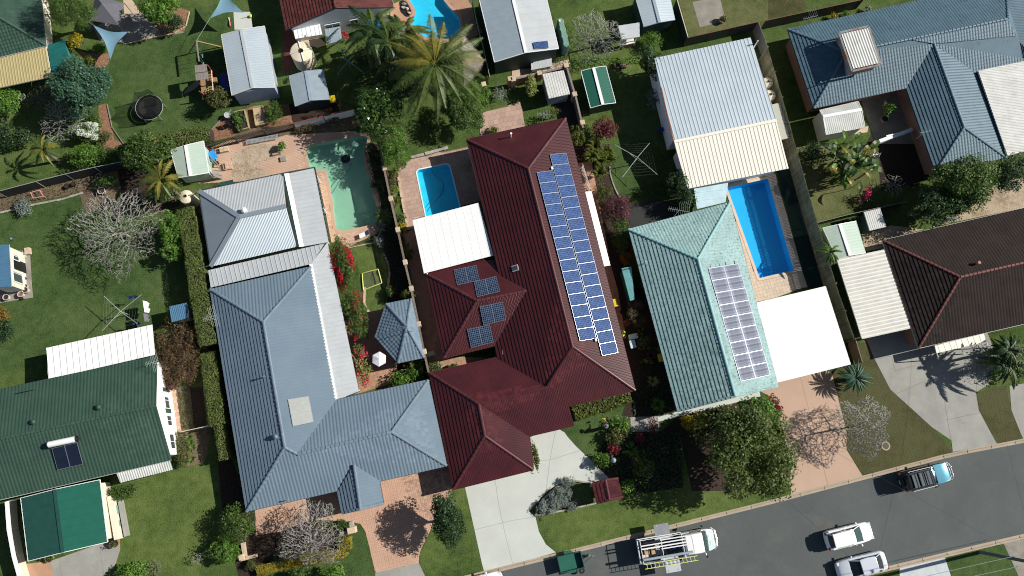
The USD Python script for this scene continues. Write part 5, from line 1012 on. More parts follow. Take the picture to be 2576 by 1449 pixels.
panel_fence('corrugated_fence', 'dark blue corrugated fence between the two left yards', 'r10 -30,480 360,378', 1.7, 'fence_dark', 'galv', bay=2.4); panel_fence('corrugated_fence', 'dark blue corrugated fence running under the orange flowered trees', 'r10 362,376 880,248 1245,175', 1.7, 'fence_dark', 'galv', bay=2.4)
paling_fence('picket_fence', 'open dark picket fence along the dirt patch behind the sage green shed', 'r00 2060,1452 r01 -5,1318 370,1235', 1.5, 'picket', w=.07, gap=.07, sep=True, side=-1)
t = panel_fence('rendered_fence', 'white fence with red top rail behind the shaded shed', 'r01 365,1245 985,1095', 1.5, 'wall_white', 'fence_red', bay=2.6, cap=.12)
panel_fence('cream_fence', 'white slat fence beside the emerald carport', 'r30 70,700 100,1130 205,1449 215,1520', 1.5, 'cream', 'wall_white', bay=1.8, cap=.35); panel_fence('side_fence', 'thin pale fence between the dark green house and the hedge', 'r20 1835,1445 2150,1375', 1.5, 'grey_timber', 'fence_cream', bay=1.6, cap=.06)
panel_fence('low_wall', 'dark low wall between the paved garden and the pale shed', 'r02 -10,800 300,735 545,672', 1.4, 'wall_brick', 'grey_timber', bay=2.6, cap=.2, th=.16); panel_fence('low_wall', 'dark timber wall beside the emerald shed', 'r02 552,675 640,965 715,1285', 1.5, 'grey_timber', 'grey_timber', bay=2.6, cap=.18, th=.12)
for nm, pts, lab in (('brick_pillar', 'r02 275,732 12,795 545,655', 'orange brick pillar in the dark wall around the white shed'), ('brick_pillar', 'r02 630,945 708,1230 r01 2290,845 r02 -20,790', 'orange brick pillar beside the dark weed mat')):
    for p in P(pts): c = W(p, 1.6); b = thing(nm, lab, 'pillar', c * [1, 1, 0], group=lab.replace('pillar', 'pillars', 1)); part(b, 'shaft', box(c * [1, 1, 0] + UZ * .78, (.4, .4, 1.56)), 'brick_pillar'); part(b, 'cap', rbox(c * [1, 1, 0] + UZ * 1.6, (.48, .48, .08)), 'sandstone')
lf = 'r11 1232,-20 1288,240 1352,545 1425,860 1497,1188 r21 1560,0 1635,362 1690,640 1742,870'
paling_fence('timber_fence', 'rough timber fence with brick pillars between the green pool and the turquoise pool', lf, 2.1, 'grey_timber', w=.15, gap=.01, sep=True, side=-1)
ln = along(lf, 2.14); pc = P(lf)
for a, b in zip(ln[:-1], ln[1:]): part('/World/timber_fence_001', 'capping', beam(a, b, .2, .05), 'timber')
for p in P('r11 1290,240 1355,548 1425,860 1500,1188 r21 1562,5 1636,362 1692,640'): c = W(p, 2.2); b = thing('brick_pillar', 'orange brick pillar in the timber fence between the pools', 'pillar', c * [1, 1, 0], group='brick pillars in the fence between the pools'); part(b, 'shaft', box(c * [1, 1, 0] + UZ * 1.07, (.36, .36, 2.14)), 'brick_pillar'); part(b, 'cap', rbox(c * [1, 1, 0] + UZ * 2.18, (.44, .5, .08)), 'sandstone')
t = thing('wire_fence', 'green pipe and wire fence beside the large pale shed', 'fence', W((1212, 100), 0)); ln = along('r01 2175,-10 2235,280 2295,510 2352,775', 1.6)
part(t, 'top_rail', tube(ln, .03, 6), 'galv'); part(t, 'mesh', join(*[beam(a * [1, 1, 0] + UZ * .8, b * [1, 1, 0] + UZ * .8, .01, 1.5) for a, b in zip(ln[:-1], ln[1:])]), 'mesh_net')
for p in pts_every(ln, 2.4): part(t, 'post', cyl(p, .03, 1.65, 6), 'galv')
t = thing('pool_fence', 'dark pool fence of slim bars beside the striped lounger', 'fence', W((1010, 910), 0)); ln = along('r11 930,1010 1215,945 1330,745', 1.1)
for z in (.15, 1.05):
    for a, b in zip(ln[:-1], ln[1:]): part(t, 'rail', beam(a * [1, 1, 0] + UZ * z, b * [1, 1, 0] + UZ * z, .035, .035), 'fence_dark')
for p in pts_every(ln, .12): part(t, 'bar', cyl(p, .011, 1.1, 5), 'fence_dark')
panel_fence('fence', 'dark timber fence behind the brown house shed', 'r13 500,790 890,690 1400,580', 1.4, 'fence_dark', 'grey_timber', bay=2.4)
t = thing('trellis', 'white garden trellis beside the maroon roof', 'trellis', W(P('r12 760,330')[0], 0)); a, b = [W(p, 1.5) for p in P('r12 712,205 790,455')]
for k in range(10): c = a + (b - a) * k / 9; part(t, 'upright', box(c * [1, 1, 0] + UZ * .8, (.03, .04, 1.6)), 'white')
for z in (.3, .7, 1.1, 1.5): part(t, 'slat', beam(a * [1, 1, 0] + UZ * z, b * [1, 1, 0] + UZ * z, .03, .04), 'white')
# edging and low retaining stones
def edging(name, label, pts, w, h, m, L=.5, kid='stone', z=0, cat='edging'):
    q = pts_every(along(pts, h), L); t = thing(name, label, cat, np.mean(q, 0)); rng = random.Random(4)
    for a, b in zip(q[:-1], q[1:]):
        d = (b - a) * .48; hh = h * rng.uniform(.8, 1.1); c = (a + b) / 2; s = beam(c - d + UZ * hh / 2, c + d + UZ * hh / 2, w * rng.uniform(.85, 1.1), hh); part(t, kid, s, m)
    return t
edging('stone_edging', 'pale rough stone edging behind the turquoise pool patio', 'r11 1560,132 1750,85 1930,30', .3, .3, 'stone', .45); edging('stone_edging', 'pale stone garden edging left of the turquoise pool patio', 'r11 1430,330 1480,620 1530,860', .22, .2, 'sandstone', .5)
edging('timber_edging', 'grey timber edging along the orange mulch of the left lawn', 'r00 1075,1045 1110,1200 1145,1400 1245,1452', .08, .12, 'grey_timber', 2.2, 'sleeper'); edging('timber_edging', 'timber edging along the mulch bed below the garden shed', 'r00 2112,1315 2230,1165 2330,1095', .08, .12, 'grey_timber', 2., 'sleeper')
edging('timber_edging', 'pale kerb edging around the shaded patio top left', 'r00 1905,110 1855,315 1560,370 1240,445', .1, .12, 'sandstone', 1.6, 'kerb_block'); edging('lawn_edging', 'curved pale edging beside the rotary clothesline lawn', 'r12 985,220 990,310 1030,430 1078,530', .12, .1, 'concrete', .8, 'kerb_block')
edging('lawn_edging', 'sandstone edging around the small lawn with the yellow goal', 'r21 1095,-10 1085,180 1140,245', .25, .08, 'sandstone', .5); edging('lawn_edging', 'curved brick edging along the shaded garden beside the small lawn', 'r11 1260,1060 1330,1200 1345,1300 1320,1449 r21 1310,30', .2, .1, 'brick_pillar', .4, 'brick')
edging('lawn_edging', 'sandstone sill between the small lawn and the pool deck', 'r11 925,1040 1195,985', .2, .12, 'sandstone', .8); edging('bed_edging', 'stone edging around the silver shrub bed by the pale driveway', 'r32 800,520 620,485 440,560 300,690 235,840 320,830 560,780 850,715', .16, .16, 'stone', .3)
edging('rock_edging', 'row of pale rocks beside the cream shed slab at the left lawn', 'r10 0,690 330,610 620,555 830,490', .18, .14, 'stone', .4)
lw = thing('entry_wall', 'low sandstone wall with square end block beside the yellow hedge', 'wall', W((890, 1340), 0)); a = W(P('r31 960,990')[0], .9); part(lw, 'end_block', rbox(a * [1, 1, 0] + UZ * .5, (.75, .55, 1.)), 'sandstone'); part(lw, 'wall', box(W(P('r31 905,1015')[0], .6) * [1, 1, 0] + UZ * .35, (1.0, .35, .7)), 'stone'); part(lw, 'pillar', box(W(P('r31 958,935')[0], .8) * [1, 1, 0] + UZ * .4, (.3, .55, .8)), 'stone')
lw = thing('entry_wall', 'low sandstone corner wall beside the round green bushes bottom left', 'wall', W((602, 1402), 0)); part(lw, 'wall', box(W(P('r30 2450,1190')[0], .5) * [1, 1, 0] + UZ * .25, (.3, 1.3, .5)), 'sandstone'); part(lw, 'wall', box(W(P('r30 2500,1265')[0], .5) * [1, 1, 0] + UZ * .25, (1.4, .3, .5)), 'sandstone'); part(lw, 'end_block', rbox(W(P('r30 2430,1260')[0], .6) * [1, 1, 0] + UZ * .35, (.5, .5, .7)), 'sandstone')
# ================================================================== PLANTS (picture position, radius in picture units, height in metres)
# hedges
hedge('clipped_hedge', 'long narrow clipped hedge left of the metal roofed annex', P('r10 1855,640 1895,860 1940,1100 1985,1449 r20 2040,330 2085,575'), 1.5, 2.5, 'leaf_hedge', .15)
hedge('clipped_hedge', 'darker clipped hedge along the slate roofed house', P('r20 2085,650 2125,960 2185,1380'), 1.35, 2.1, 'leaf_hedge', .15); hedge('clipped_hedge', 'short clipped hedge end near the left front lawn', P('r20 2200,1370 2215,1449 r30 2255,280'), .95, 1.8, 'leaf_hedge', .14)
hedge('yellow_hedge', 'low golden yellow hedge around the front garden bed', P('r31 0,1405 300,1330 620,1270 830,1230 895,1180 905,1050'), .8, .7, 'leaf_gold', .1)
hedge('garden_hedge', 'loose green hedge above the corrugated fence at the left', P('r00 1300,1449 1700,1400 2110,1335'), 1.5, 1.5, 'leaf_hedge', .18)
# yard top left
plant('feathery_tree', 'round feathery olive green tree beside the top left green roof', 'tree', P('r00 715,85')[0], 57, 7, 'leaf_mid', size=.2, asp=.3, lumps=60, lump=.3)
plant('bright_tree', 'bright green leafy tree beside the shaded patio at the top', 'tree', P('r00 1590,60')[0], (52, 42), 5, 'leaf_bright', size=.24, lumps=40, lump=.32); plant('round_shrub', 'dark rounded shrub at the patio corner top left', 'shrub', P('r00 1750,225')[0], 24, 2, 'leaf_deep', size=.15)
plant('conifer', 'large dark blue green conifer below the teal lean to', 'tree', P('r00 800,900')[0], (68, 68), 5.5, 'leaf_conifer', size=.32, asp=.35, droop=.5, lumps=30, lump=.34, n=15000)
plant('gold_shrub', 'yellow green shrub beside the conifer', 'shrub', P('r00 900,620')[0], 17, 1.3, 'leaf_lime', size=.16); plant('gold_shrub', 'olive gold croton shrub beside the teal lean to', 'shrub', P('r00 765,410')[0], 20, 1.6, 'leaf_gold', size=.2, fn=0)
plant('round_shrub', 'small glossy shrub in the shaded mulch below the blue sail', 'shrub', P('r00 1000,490')[0], 16, 1.2, 'leaf_bright', size=.2); plant('leafy_shrub', 'bright leafy shrub at the left edge', 'shrub', P('r00 70,1020')[0], (32, 36), 2.5, 'leaf_bright', size=.2)
plant('leafy_shrub', 'dim green shrub left of the bare grey bush', 'shrub', P('r00 60,1330')[0], (20, 26), 1.6, 'leaf_deep', size=.2); plant('white_shrub', 'shrub covered in white blossom', 'shrub', P('r00 880,1335')[0], (33, 27), 2.0, 'leaf_mid', n=900, fn=2600, fm='flower_white', fs=.14)
bare('bare_bush', 'grey twiggy bare bush beside the white blossom shrub', 'bush', P('r00 620,1220')[0], 58, 2.4, 'grey_twig', depth=4, seed=21, kids=3); bare('bare_bush', 'brown twiggy bush under the mustard patio roof', 'bush', P('r00 420,980')[0], 40, 1.6, 'bark', depth=4, seed=22)
palm('small_palm', 'yellowing small palm among the bare grey twigs', 'palm', P('r10 430,60')[0], 45, 3, nf=11, mats=['leaf_palm_gold', 'leaf_palm'], nl=18)
plant('leafy_shrub', 'green shrub at the foot of the mulch strip', 'shrub', P('r00 960,1230')[0], (16, 30), 1.4, 'leaf_mid', size=.17); plant('leafy_shrub', 'low shrub right of the white blossom', 'shrub', P('r00 1040,1400')[0], (22, 20), 1.2, 'leaf_olive')
plant('leafy_shrub', 'dense green shrub above the corrugated fence', 'shrub', P('r10 880,110')[0], (44, 30), 2.2, 'leaf_bright', size=.17); plant('leafy_shrub', 'broad green shrub behind the fence near the mulch path', 'shrub', P('r10 1130,110')[0], (44, 24), 2.0, 'leaf_mid', size=.17)
plant('orange_flower_tree', 'large dark tree with orange blossoms left of the sage green shed', 'tree', P('r10 1500,90')[0], (62, 52), 5, 'leaf_mid', size=.22, fn=40, fm='leaf_orange', fs=.2, lumps=45, lump=.33); plant('orange_flower_tree', 'smaller tree with orange tinged leaves beside the cream round tank', 'tree', P('r10 1650,470')[0], (42, 34), 3.8, 'leaf_mid', size=.2, fn=50, fm='leaf_orange', fs=.18, lumps=40)
palm('golden_palm', 'golden palm beside the sage green shed', 'palm', P('r10 1620,360')[0], 58, 4.2, nf=16, mats=['leaf_palm_gold', 'leaf_palm', 'leaf_palm_gold'], nl=20)
plant('glossy_shrub', 'tall bright green shrub along the clipped hedge', 'tree', P('r10 1715,820')[0], (31, 44), 3.2, 'leaf_bright', size=.19, lumps=40, lump=.3); plant('glossy_shrub', 'lower bright green shrub below its twin along the clipped hedge', 'tree', P('r10 1730,1060')[0], (27, 30), 2.8, 'leaf_bright', size=.19, lumps=30, lump=.3)
bare('bare_tree', 'broad leafless frangipani tree on the left lawn', 'tree', P('r10 1180,860')[0], 108, 4.6, 'pale_bark', depth=6, seed=31, kids=3, leafm='leaf_mid', ln=160)
plant('leafy_shrub', 'thin leafy shrub beside the white plant pot', 'shrub', P('r10 1060,370')[0], (34, 18), 1.7, 'leaf_mid', n=420, size=.18, lumps=14); plant('silver_shrub', 'grey blue shrub at the edge of the left lawn', 'shrub', P('r10 235,640')[0], (22, 26), .9, 'leaf_silver', size=.13)
plant('brown_shrub', 'reddish brown clipped bush beside the white patio roof', 'shrub', P('r20 1790,650')[0], (60, 86), 2.7, 'leaf_bronze', size=.15, lumps=70, lump=.26, n=9000); plant('red_shrub', 'small orange red shrub under the brown bush', 'shrub', P('r20 1710,960')[0], (20, 24), 1.6, 'leaf_maroon', size=.16)
plant('leafy_shrub', 'orange tinged shrub at the left edge of the lawn', 'shrub', P('r20 40,290')[0], (16, 30), 1.2, 'leaf_orange', size=.18, n=320); plant('leafy_shrub', 'dark green shrub at the left lawn edge', 'shrub', P('r20 45,420')[0], (24, 34), 1.6, 'leaf_deep', size=.17)
plant('leafy_shrub', 'shrub beneath the window awning of the green house', 'shrub', P('r30 1250,590')[0], (45, 20), 1.3, 'leaf_mid', size=.15); plant('leafy_shrub', 'flowering shrub bed along the white wall', 'shrub', P('r30 1820,180')[0], (20, 46), .9, 'leaf_olive', size=.14)
for i, p in enumerate(P('r30 1910,50 1945,150 1940,270 1925,100')): tuft('lily_clump', 'strappy lily clump by the white wall, ' + ['nearest the thin side fence', 'third from the thin side fence', 'lowest, next to the front lawn', 'second from the thin side fence'][i], 'plant', p, 15, .4, 'leaf_bright', 22, group='lily clumps in the narrow bed', width=.045)
plant('round_bush', 'dark green flowering bush beside the slate roof corner', 'shrub', P('r30 2400,900')[0], (44, 46), 2.8, 'leaf_mid', size=.17, fn=40, fm='flower_pink', fs=.1, lumps=36); plant('round_bush', 'bright rounded bush on the left front lawn corner', 'shrub', P('r30 2275,1180')[0], (35, 36), 2.3, 'leaf_bright', size=.15, lumps=34, lump=.3)
plant('leafy_shrub', 'bright green shrub at the bottom edge beside the concrete drive', 'shrub', P('r30 1330,1410')[0], (42, 26), 1.6, 'leaf_bright', size=.18, lumps=22); bare('bare_shrub', 'brown bare shrub at the bottom of the left front lawn', 'bush', P('r30 1560,1370')[0], 22, .8, 'bark', depth=3, seed=41); bare('bare_shrub', 'small white stemmed bare shrub on the left front lawn', 'bush', P('r30 1990,1270')[0], 16, 1.3, 'pale_bark', depth=2, seed=42, kids=2)
plant('globe_shrub', 'small round golden globe shrub at the end of the yellow hedge', 'shrub', (634, 1420), 15, 1.0, 'leaf_olive', size=.1); plant('globe_shrub', 'dark green globe shrub inside the yellow hedge', 'shrub', P('r31 230,1290')[0], 18, .9, 'leaf_deep', size=.11)
# top middle yard
for i, (p, r, h) in enumerate(((P('r01 1190,330')[0], 88, 5.5), (P('r01 1430,560')[0], 80, 5.), (P('r01 1330,420')[0], 70, 6), (P('r01 1480,330')[0], 62, 5.2))): palm('clumping_palm', ['arching palm nearest the white house wall', 'dark palm in the shade left of the big coconut palm', 'palm in the middle of the green clump', 'palm beside the curvy pool edge'][i], 'palm', p, r, h, nf=16, nl=24, lw=.05, foot=(p[0] + 8, p[1] + 30), mats=['leaf_palm', 'leaf_deep', 'leaf_palm'])
plant('undergrowth', 'dense dark bushes under the palm clump', 'shrub', P('r01 1330,560')[0], (84, 56), 3., 'leaf_deep', size=.24, lumps=40, lump=.32); plant('undergrowth', 'dark bush mass right of the coconut palm trunk', 'shrub', P('r01 1560,760')[0], (66, 54), 2.6, 'leaf_deep', size=.24, lumps=36, lump=.32)
plant('leafy_shrub', 'dark spreading bush at the left edge below the mustard roof', 'shrub', P('r00 150,1400')[0], (46, 26), 1.8, 'leaf_deep', size=.2); plant('shaded_bush', 'dark bush mass under the palms at the right edge', 'shrub', (2545, 905), (44, 48), 2.6, 'leaf_deep', size=.2, lumps=30)  # left edge bush is added, standing in for shade on the grass
palm('coconut_palm', 'large yellow green coconut palm with long fronds at the top middle', 'palm', P('r01 1800,640')[0], 122, 7.5, nf=26, nl=40, wl=.5, trunk_r=.2, drop=.4, rise=.24, lw=.034, mats=['leaf_palm', 'leaf_palm_gold', 'leaf_palm', 'leaf_palm', 'leaf_palm_gold'], foot=(1095, 215))
plant('glossy_tree', 'glossy dark tree with pale tips below the palms', 'tree', P('r01 1230,1130')[0], (56, 60), 6, 'leaf_glossy', size=.3, asp=.6, lumps=48, lump=.3); plant('leafy_tree', 'spreading grey green tree beside the garden paving', 'tree', P('r01 2100,1130')[0], (42, 60), 4.2, 'leaf_mid', size=.17, lumps=44, lump=.3)
plant('clipped_shrub', 'rounded bright green clipped shrub right of the palm', 'shrub', P('r01 2200,960')[0], (38, 40), 2.6, 'leaf_bright', size=.15, lumps=40, lump=.25, fn=60, fm='leaf_orange', fs=.12); plant('clipped_shrub', 'block shaped clipped shrub beside the turquoise pool patio', 'shrub', P('r11 1405,40')[0], (38, 56), 4.2, 'leaf_bright', size=.14, lumps=60, lump=.22, fn=500, fm='straw', fs=.14)
plant('leafy_shrub', 'flat green hedge clump beside the sandpit', 'shrub', P('r01 175,1130')[0], (22, 34), 1.4, 'leaf_mid', size=.15); plant('leafy_shrub', 'olive tree at the shed corner above the raised beds', 'tree', P('r00 2210,980')[0], (28, 30), 3.0, 'leaf_olive', size=.16, lumps=24)
plant('vegetable_plants', 'green plants filling the left raised bed', 'plants', P('r00 2400,1200')[0], (18, 26), .9, 'leaf_mid', size=.2, trunk=False); plant('dry_shrub', 'dry straw coloured shrub under the white fence', 'shrub', P('r01 520,1285')[0], (36, 14), .8, 'straw', size=.15); plant('dry_shrub', 'dry shrub right of the white fence panel', 'shrub', P('r01 770,1215')[0], (18, 12), .8, 'straw', size=.15)
plant('variegated_shrub', 'tall cream and green variegated shrub in the walled garden', 'shrub', P('r02 195,870')[0], (15, 28), 2.2, 'leaf_cream', size=.2); plant('leafy_shrub', 'grey green shrub in the walled garden', 'shrub', P('r01 2450,940')[0], (20, 22), 1.4, 'leaf_silver', size=.14, n=380); plant('small_shrub', 'yellow green small shrub at the maroon roof corner', 'shrub', P('r01 2380,1310')[0], 14, .8, 'leaf_lime', size=.16)
plant('bromeliad', 'red bromeliad beside the steel awning', 'plant', P('r01 900,360')[0], 11, .8, 'flower_pink', size=.3, n=90, asp=.2, trunk=False); plant('leafy_shrub', 'ragged shrub behind the maroon roof aerial', 'shrub', P('r02 400,1150')[0], (24, 16), 1.8, 'leaf_olive', size=.15, n=320)
plant('small_shrub', 'bright green potted shrub beside the pool deck planter', 'shrub', P('r11 255,30')[0], 12, 1., 'leaf_bright', size=.22, n=220)
# yard with the clothesline
plant('clipped_shrub', 'bright clipped dome shrub beside the maroon roof corner', 'shrub', P('r02 655,1360')[0], (19, 27), 2.2, 'leaf_lime', size=.13, lumps=34, lump=.25); plant('red_shrub', 'dark red leaved shrub beside the emerald shed', 'shrub', P('r02 935,1310')[0], (31, 32), 2.4, 'leaf_red', size=.17, lumps=26); plant('maroon_shrub', 'dull maroon shrub in the long side garden', 'shrub', P('r12 1060,640')[0], (40, 40), 2.3, 'leaf_maroon', size=.15, lumps=36, lump=.3)
for i, p in enumerate(P('r12 830,40 930,110 880,190 870,310 800,150 960,180')): tuft('cordyline', 'lime striped strappy plant, ' + ['top left of the lime cluster', 'top right of the lime cluster', 'centre of the lime cluster beside the trellis', 'lowest of the lime cluster', 'left of the lime cluster nearest the maroon roof', 'right of the lime cluster beside the lawn edging'][i], 'plant', p, 24, 1.3, 'leaf_lime', 60, group='lime strappy plants in the side garden', width=.07, arch=.5, z=.4)
plant('leafy_shrub', 'olive shrub between the lime plants and the maroon shrub', 'shrub', P('r12 930,500')[0], (22, 34), 1.5, 'leaf_olive', size=.15); plant('leafy_shrub', 'dark tropical shrub at the teal roof corner', 'shrub', P('r12 1090,850')[0], (28, 38), 2.2, 'leaf_mid', size=.22, asp=.3); plant('leafy_shrub', 'fine leaved shrub beside the teal gutter', 'shrub', P('r12 1090,1000')[0], (20, 27), 1.8, 'leaf_mid', size=.14); plant('orange_shrub', 'small orange leaved shrub above the aqua shed', 'shrub', P('r12 1135,1140')[0], (14, 22), 1.3, 'leaf_orange', size=.2)
plant('dense_tree', 'dark dense conifer shaped shrub beside the cream shed roof', 'tree', P('r12 1655,400')[0], (29, 36), 3.4, 'leaf_deep', size=.16, lumps=36); plant('dense_tree', 'dark green shrub below its larger twin behind the tv aerial', 'tree', P('r12 1760,570')[0], (24, 30), 2.8, 'leaf_deep', size=.16, lumps=36)
plant('vine', 'dark leafy vine hanging over the big shed corner', 'shrub', P('r02 1390,640')[0], (30, 42), 3.6, 'leaf_deep', size=.18, lumps=24); plant('leafy_shrub', 'bright weeds climbing beside the red brown garden wall', 'shrub', P('r02 1400,420')[0], (28, 24), 1.5, 'leaf_bright', size=.16)
for i, p in enumerate(P('r02 1385,985 1445,1020 1390,1080 1415,945')): tuft('yucca', 'pale spiky yucca head by the big shed wall, ' + ['left of the group', 'right of the group', 'lowest of the group', 'topmost of the group'][i], 'plant', p, 13, .5, 'leaf_silver', 40, group='yucca heads against the big shed wall', width=.03, z=1.)
bare('bare_tree', 'leafless frangipani tree with tangled grey branches at the top', 'tree', P('r02 850,370')[0], 66, 3.6, 'pale_bark', depth=5, seed=33, kids=3)
# between maroon and teal houses, front garden
plant('twiggy_shrub', 'brown twiggy round shrub below the aqua shed', 'shrub', P('r22 1245,250')[0], (24, 36), 2.0, 'straw', size=.16, asp=.2, lumps=50, lump=.25, n=2600)
for i, p in enumerate(P('r22 1400,945 1455,1175 1390,690')): tuft('spiky_plant', ['pale spiky plant in the shaded side passage', 'large green spiky plant near the front path', 'reddish spiky plant in the shaded side passage'][i], 'plant', p, [18, 21, 15][i], 1.0, ['leaf_cream', 'leaf_bright', 'leaf_maroon'][i], 60, width=.045, z=.3)
plant('leafy_shrub', 'broad leaved shrub in the shaded side passage', 'shrub', P('r22 1330,540')[0], (20, 22), 1.6, 'leaf_olive', size=.26, n=260); 
for i, p in enumerate(P('r22 1290,440 1390,640 1440,640 1310,735 1365,750')): tuft('banana_leaf_plant', 'young banana plant ' + ['just below the white bench table', 'in the middle of the side passage, left of its twin', 'nearest the teal roof edge in the side passage', 'lowest on the left of the side passage', 'lowest on the right beside the reddish spiky plant'][i], 'plant', p, 14, .9, 'leaf_bright', 5, group='young banana plants in the side passage', width=.12)
hedge('flowering_hedge', 'yellow green flowering hedge under the maroon roof edge', P('r22 620,1260 900,1170 1190,1070'), 1.3, 1.1, 'leaf_lime', .2)
plant('leafy_shrub', 'round leaved shrub beside the person on the front lawn', 'shrub', P('r22 1090,1400')[0], (34, 24), 1.1, 'leaf_bright', size=.24, n=420); plant('leafy_shrub', 'pinkish leaved shrub beside the gravel', 'shrub', P('r22 1420,1390')[0], (18, 22), 1.1, 'leaf_maroon', size=.16, n=420)
plant('red_shrub', 'coral red bushy plant beside the garden lamp post', 'shrub', P('r32 1020,165')[0], (15, 17), 1.1, 'leaf_red', size=.16, fn=160, fm='flower_red', fs=.12); plant('red_shrub', 'deep red small plant in the front garden shade', 'shrub', P('r32 1280,65')[0], (13, 15), 1., 'leaf_red', size=.16, fn=90, fm='flower_red', fs=.12)
tuft('bird_nest_fern', 'bright green fern with long broad leaves in the front garden', 'fern', P('r32 1190,180')[0], 24, .7, 'leaf_bright', 28, width=.07); plant('leafy_shrub', 'green shrub beside the pale driveway curve', 'shrub', P('r32 910,290')[0], (27, 20), 1.1, 'leaf_bright', size=.18)
plant('leafy_shrub', 'large leafed shrub above the coral red plant', 'shrub', P('r32 1060,40')[0], (34, 20), 1.5, 'leaf_olive', size=.2); plant('yellow_shrub', 'round yellow green shrub with a pale bare middle', 'shrub', P('r32 1305,340')[0], (28, 36), 1.9, 'leaf_lime', size=.2, lumps=26, fn=180, fm='leaf_silver', fs=.12); plant('leafy_shrub', 'glossy shrub beside the maroon letterbox roof', 'shrub', P('r32 1160,545')[0], (20, 17), 1.0, 'leaf_bright', size=.2)
for i, p in enumerate(P('r32 560,510 480,590 430,640 400,715 500,660 560,610 300,780 390,785 450,730 540,720 620,740 330,730')): plant('silver_shrub', ['largest silver mound at the top of the bed beside the pale driveway', 'silver mound just below the largest one by the pale driveway', 'silver mound on the driveway side, middle of the silver bed', 'silver mound in the very middle of the silver bed', 'silver mound right of the middle of the silver bed', 'silver mound nearest the maroon letterbox roof on the upper side', 'silver mound at the lower left tip of the silver bed', 'second silver mound from the lower left tip of the silver bed', 'silver mound between the middle and the lower tip of the silver bed', 'silver mound on the lawn side of the silver bed', 'silver mound on the lawn side nearest the letterbox shadow', 'small silver mound on the driveway edge near the lower tip'][i], 'shrub', p, (15 if i else 20, 13 if i else 15), .8, 'leaf_silver', size=.12, group='silver grey shrubs beside the pale driveway', trunk=False)
plant('big_tree', 'very large spreading tree in front of the teal roofed house', 'tree', (1870, 1140), (118, 106), 8.5, 'leaf_canopy', size=.28, lumps=34, lump=.36, n=17000); plant('big_tree', 'bright upper crown joined to the large front tree', 'tree', (1902, 1052), (58, 44), 6, 'leaf_bright', size=.25, lumps=40, lump=.3)
plant('gold_shrub', 'orange gold round shrub beside the front path', 'shrub', P('r22 1835,1345')[0], (34, 24), 1.7, 'leaf_gold', size=.15, lumps=40, lump=.25); plant('red_croton', 'bright red croton at the driveway edge', 'shrub', P('r23 60,1210')[0], (24, 34), 1.6, 'leaf_red', size=.22, fn=200, fm='flower_red', fs=.18); plant('leafy_shrub', 'dark shrub bank along the front path', 'shrub', P('r22 2080,1290')[0], (44, 26), 1.6, 'leaf_deep', size=.18)
plant('tall_shrub', 'tall narrow dark green tree beside the brick driveway', 'tree', P('r31 1940,880')[0], (38, 66), 5, 'leaf_deep', size=.18, lumps=60, lump=.28, n=8000); plant('leafy_shrub', 'bright green tree top at the bottom edge', 'tree', P('r31 770,1440')[0], (36, 26), 3, 'leaf_bright', size=.18); plant('leafy_shrub', 'dark shrub beside the bright tree top at the bottom edge', 'shrub', P('r31 430,1440')[0], (30, 16), 2, 'leaf_mid', size=.18)
bare('bare_tree', 'grey leafless tree with yellow leaf tufts beside the brick driveway', 'tree', P('r31 560,1040')[0], 78, 4.2, 'grey_twig', depth=6, seed=35, kids=3, leafm='leaf_lime', ln=900, lsize=.17); plant('leafy_shrub', 'green shrub at the right of the bare front tree', 'shrub', P('r31 850,940')[0], (20, 15), 1.2, 'leaf_mid', size=.15)
bare('bare_tree', 'wide bare tree with a thin yellow green crown beside the pink driveway', 'tree', (2170, 1072), 70, 4.6, 'pale_bark', depth=6, seed=37, kids=3, leafm='leaf_lime', ln=420, lsize=.15)
palm('cycad', 'dark green cycad with a full rosette of straight fronds', 'cycad', P('r23 880,905')[0], 43, 1.6, 'leaf_conifer', nf=46, nl=26, wl=.32, drop=.28, rise=.3, trunk_r=.2, lw=.03)
plant('strip_shrub', 'thin yellow green shrub row along the driveway wall', 'shrub', P('r32 230,210')[0], (9, 45), .7, 'leaf_lime', size=.15)
# courtyard and pool garden of the grey house
plant('red_flower_shrub', 'long tall shrub covered in red flowers beside the metal verandah', 'shrub', P('r11 890,1200')[0], (28, 78), 2.8, 'leaf_mid', size=.17, fn=2600, fm='flower_red', fs=.2, lumps=46, lump=.28); plant('red_flower_shrub', 'lower green part of the red flowered shrub beside the courtyard', 'shrub', P('r21 1000,260')[0], (29, 66), 2.6, 'leaf_mid', size=.18, fn=420, fm='flower_red', fs=.2, lumps=40, lump=.28)
plant('bougainvillea', 'cream and pink blossoming shrub beside the white umbrella', 'shrub', P('r21 1060,780')[0], (23, 52), 1.9, 'leaf_cream', size=.22, asp=.35, fn=420, fm='flower_pink', fs=.2, lumps=26)
plant('tropical_shrub', 'bright tropical shrub below the gazebo', 'shrub', P('r21 1600,780')[0], (24, 22), 1.6, 'leaf_lime', size=.3, asp=.3); plant('tropical_shrub', 'dark leafy tropical shrub between the gazebo and the slate roof', 'shrub', P('r21 1520,890')[0], (44, 26), 1.7, 'leaf_bright', size=.3, asp=.3); plant('leafy_shrub', 'bright fern topping the fence above the gazebo', 'shrub', P('r21 1535,60')[0], (18, 16), 2.2, 'leaf_lime', size=.25, asp=.3)
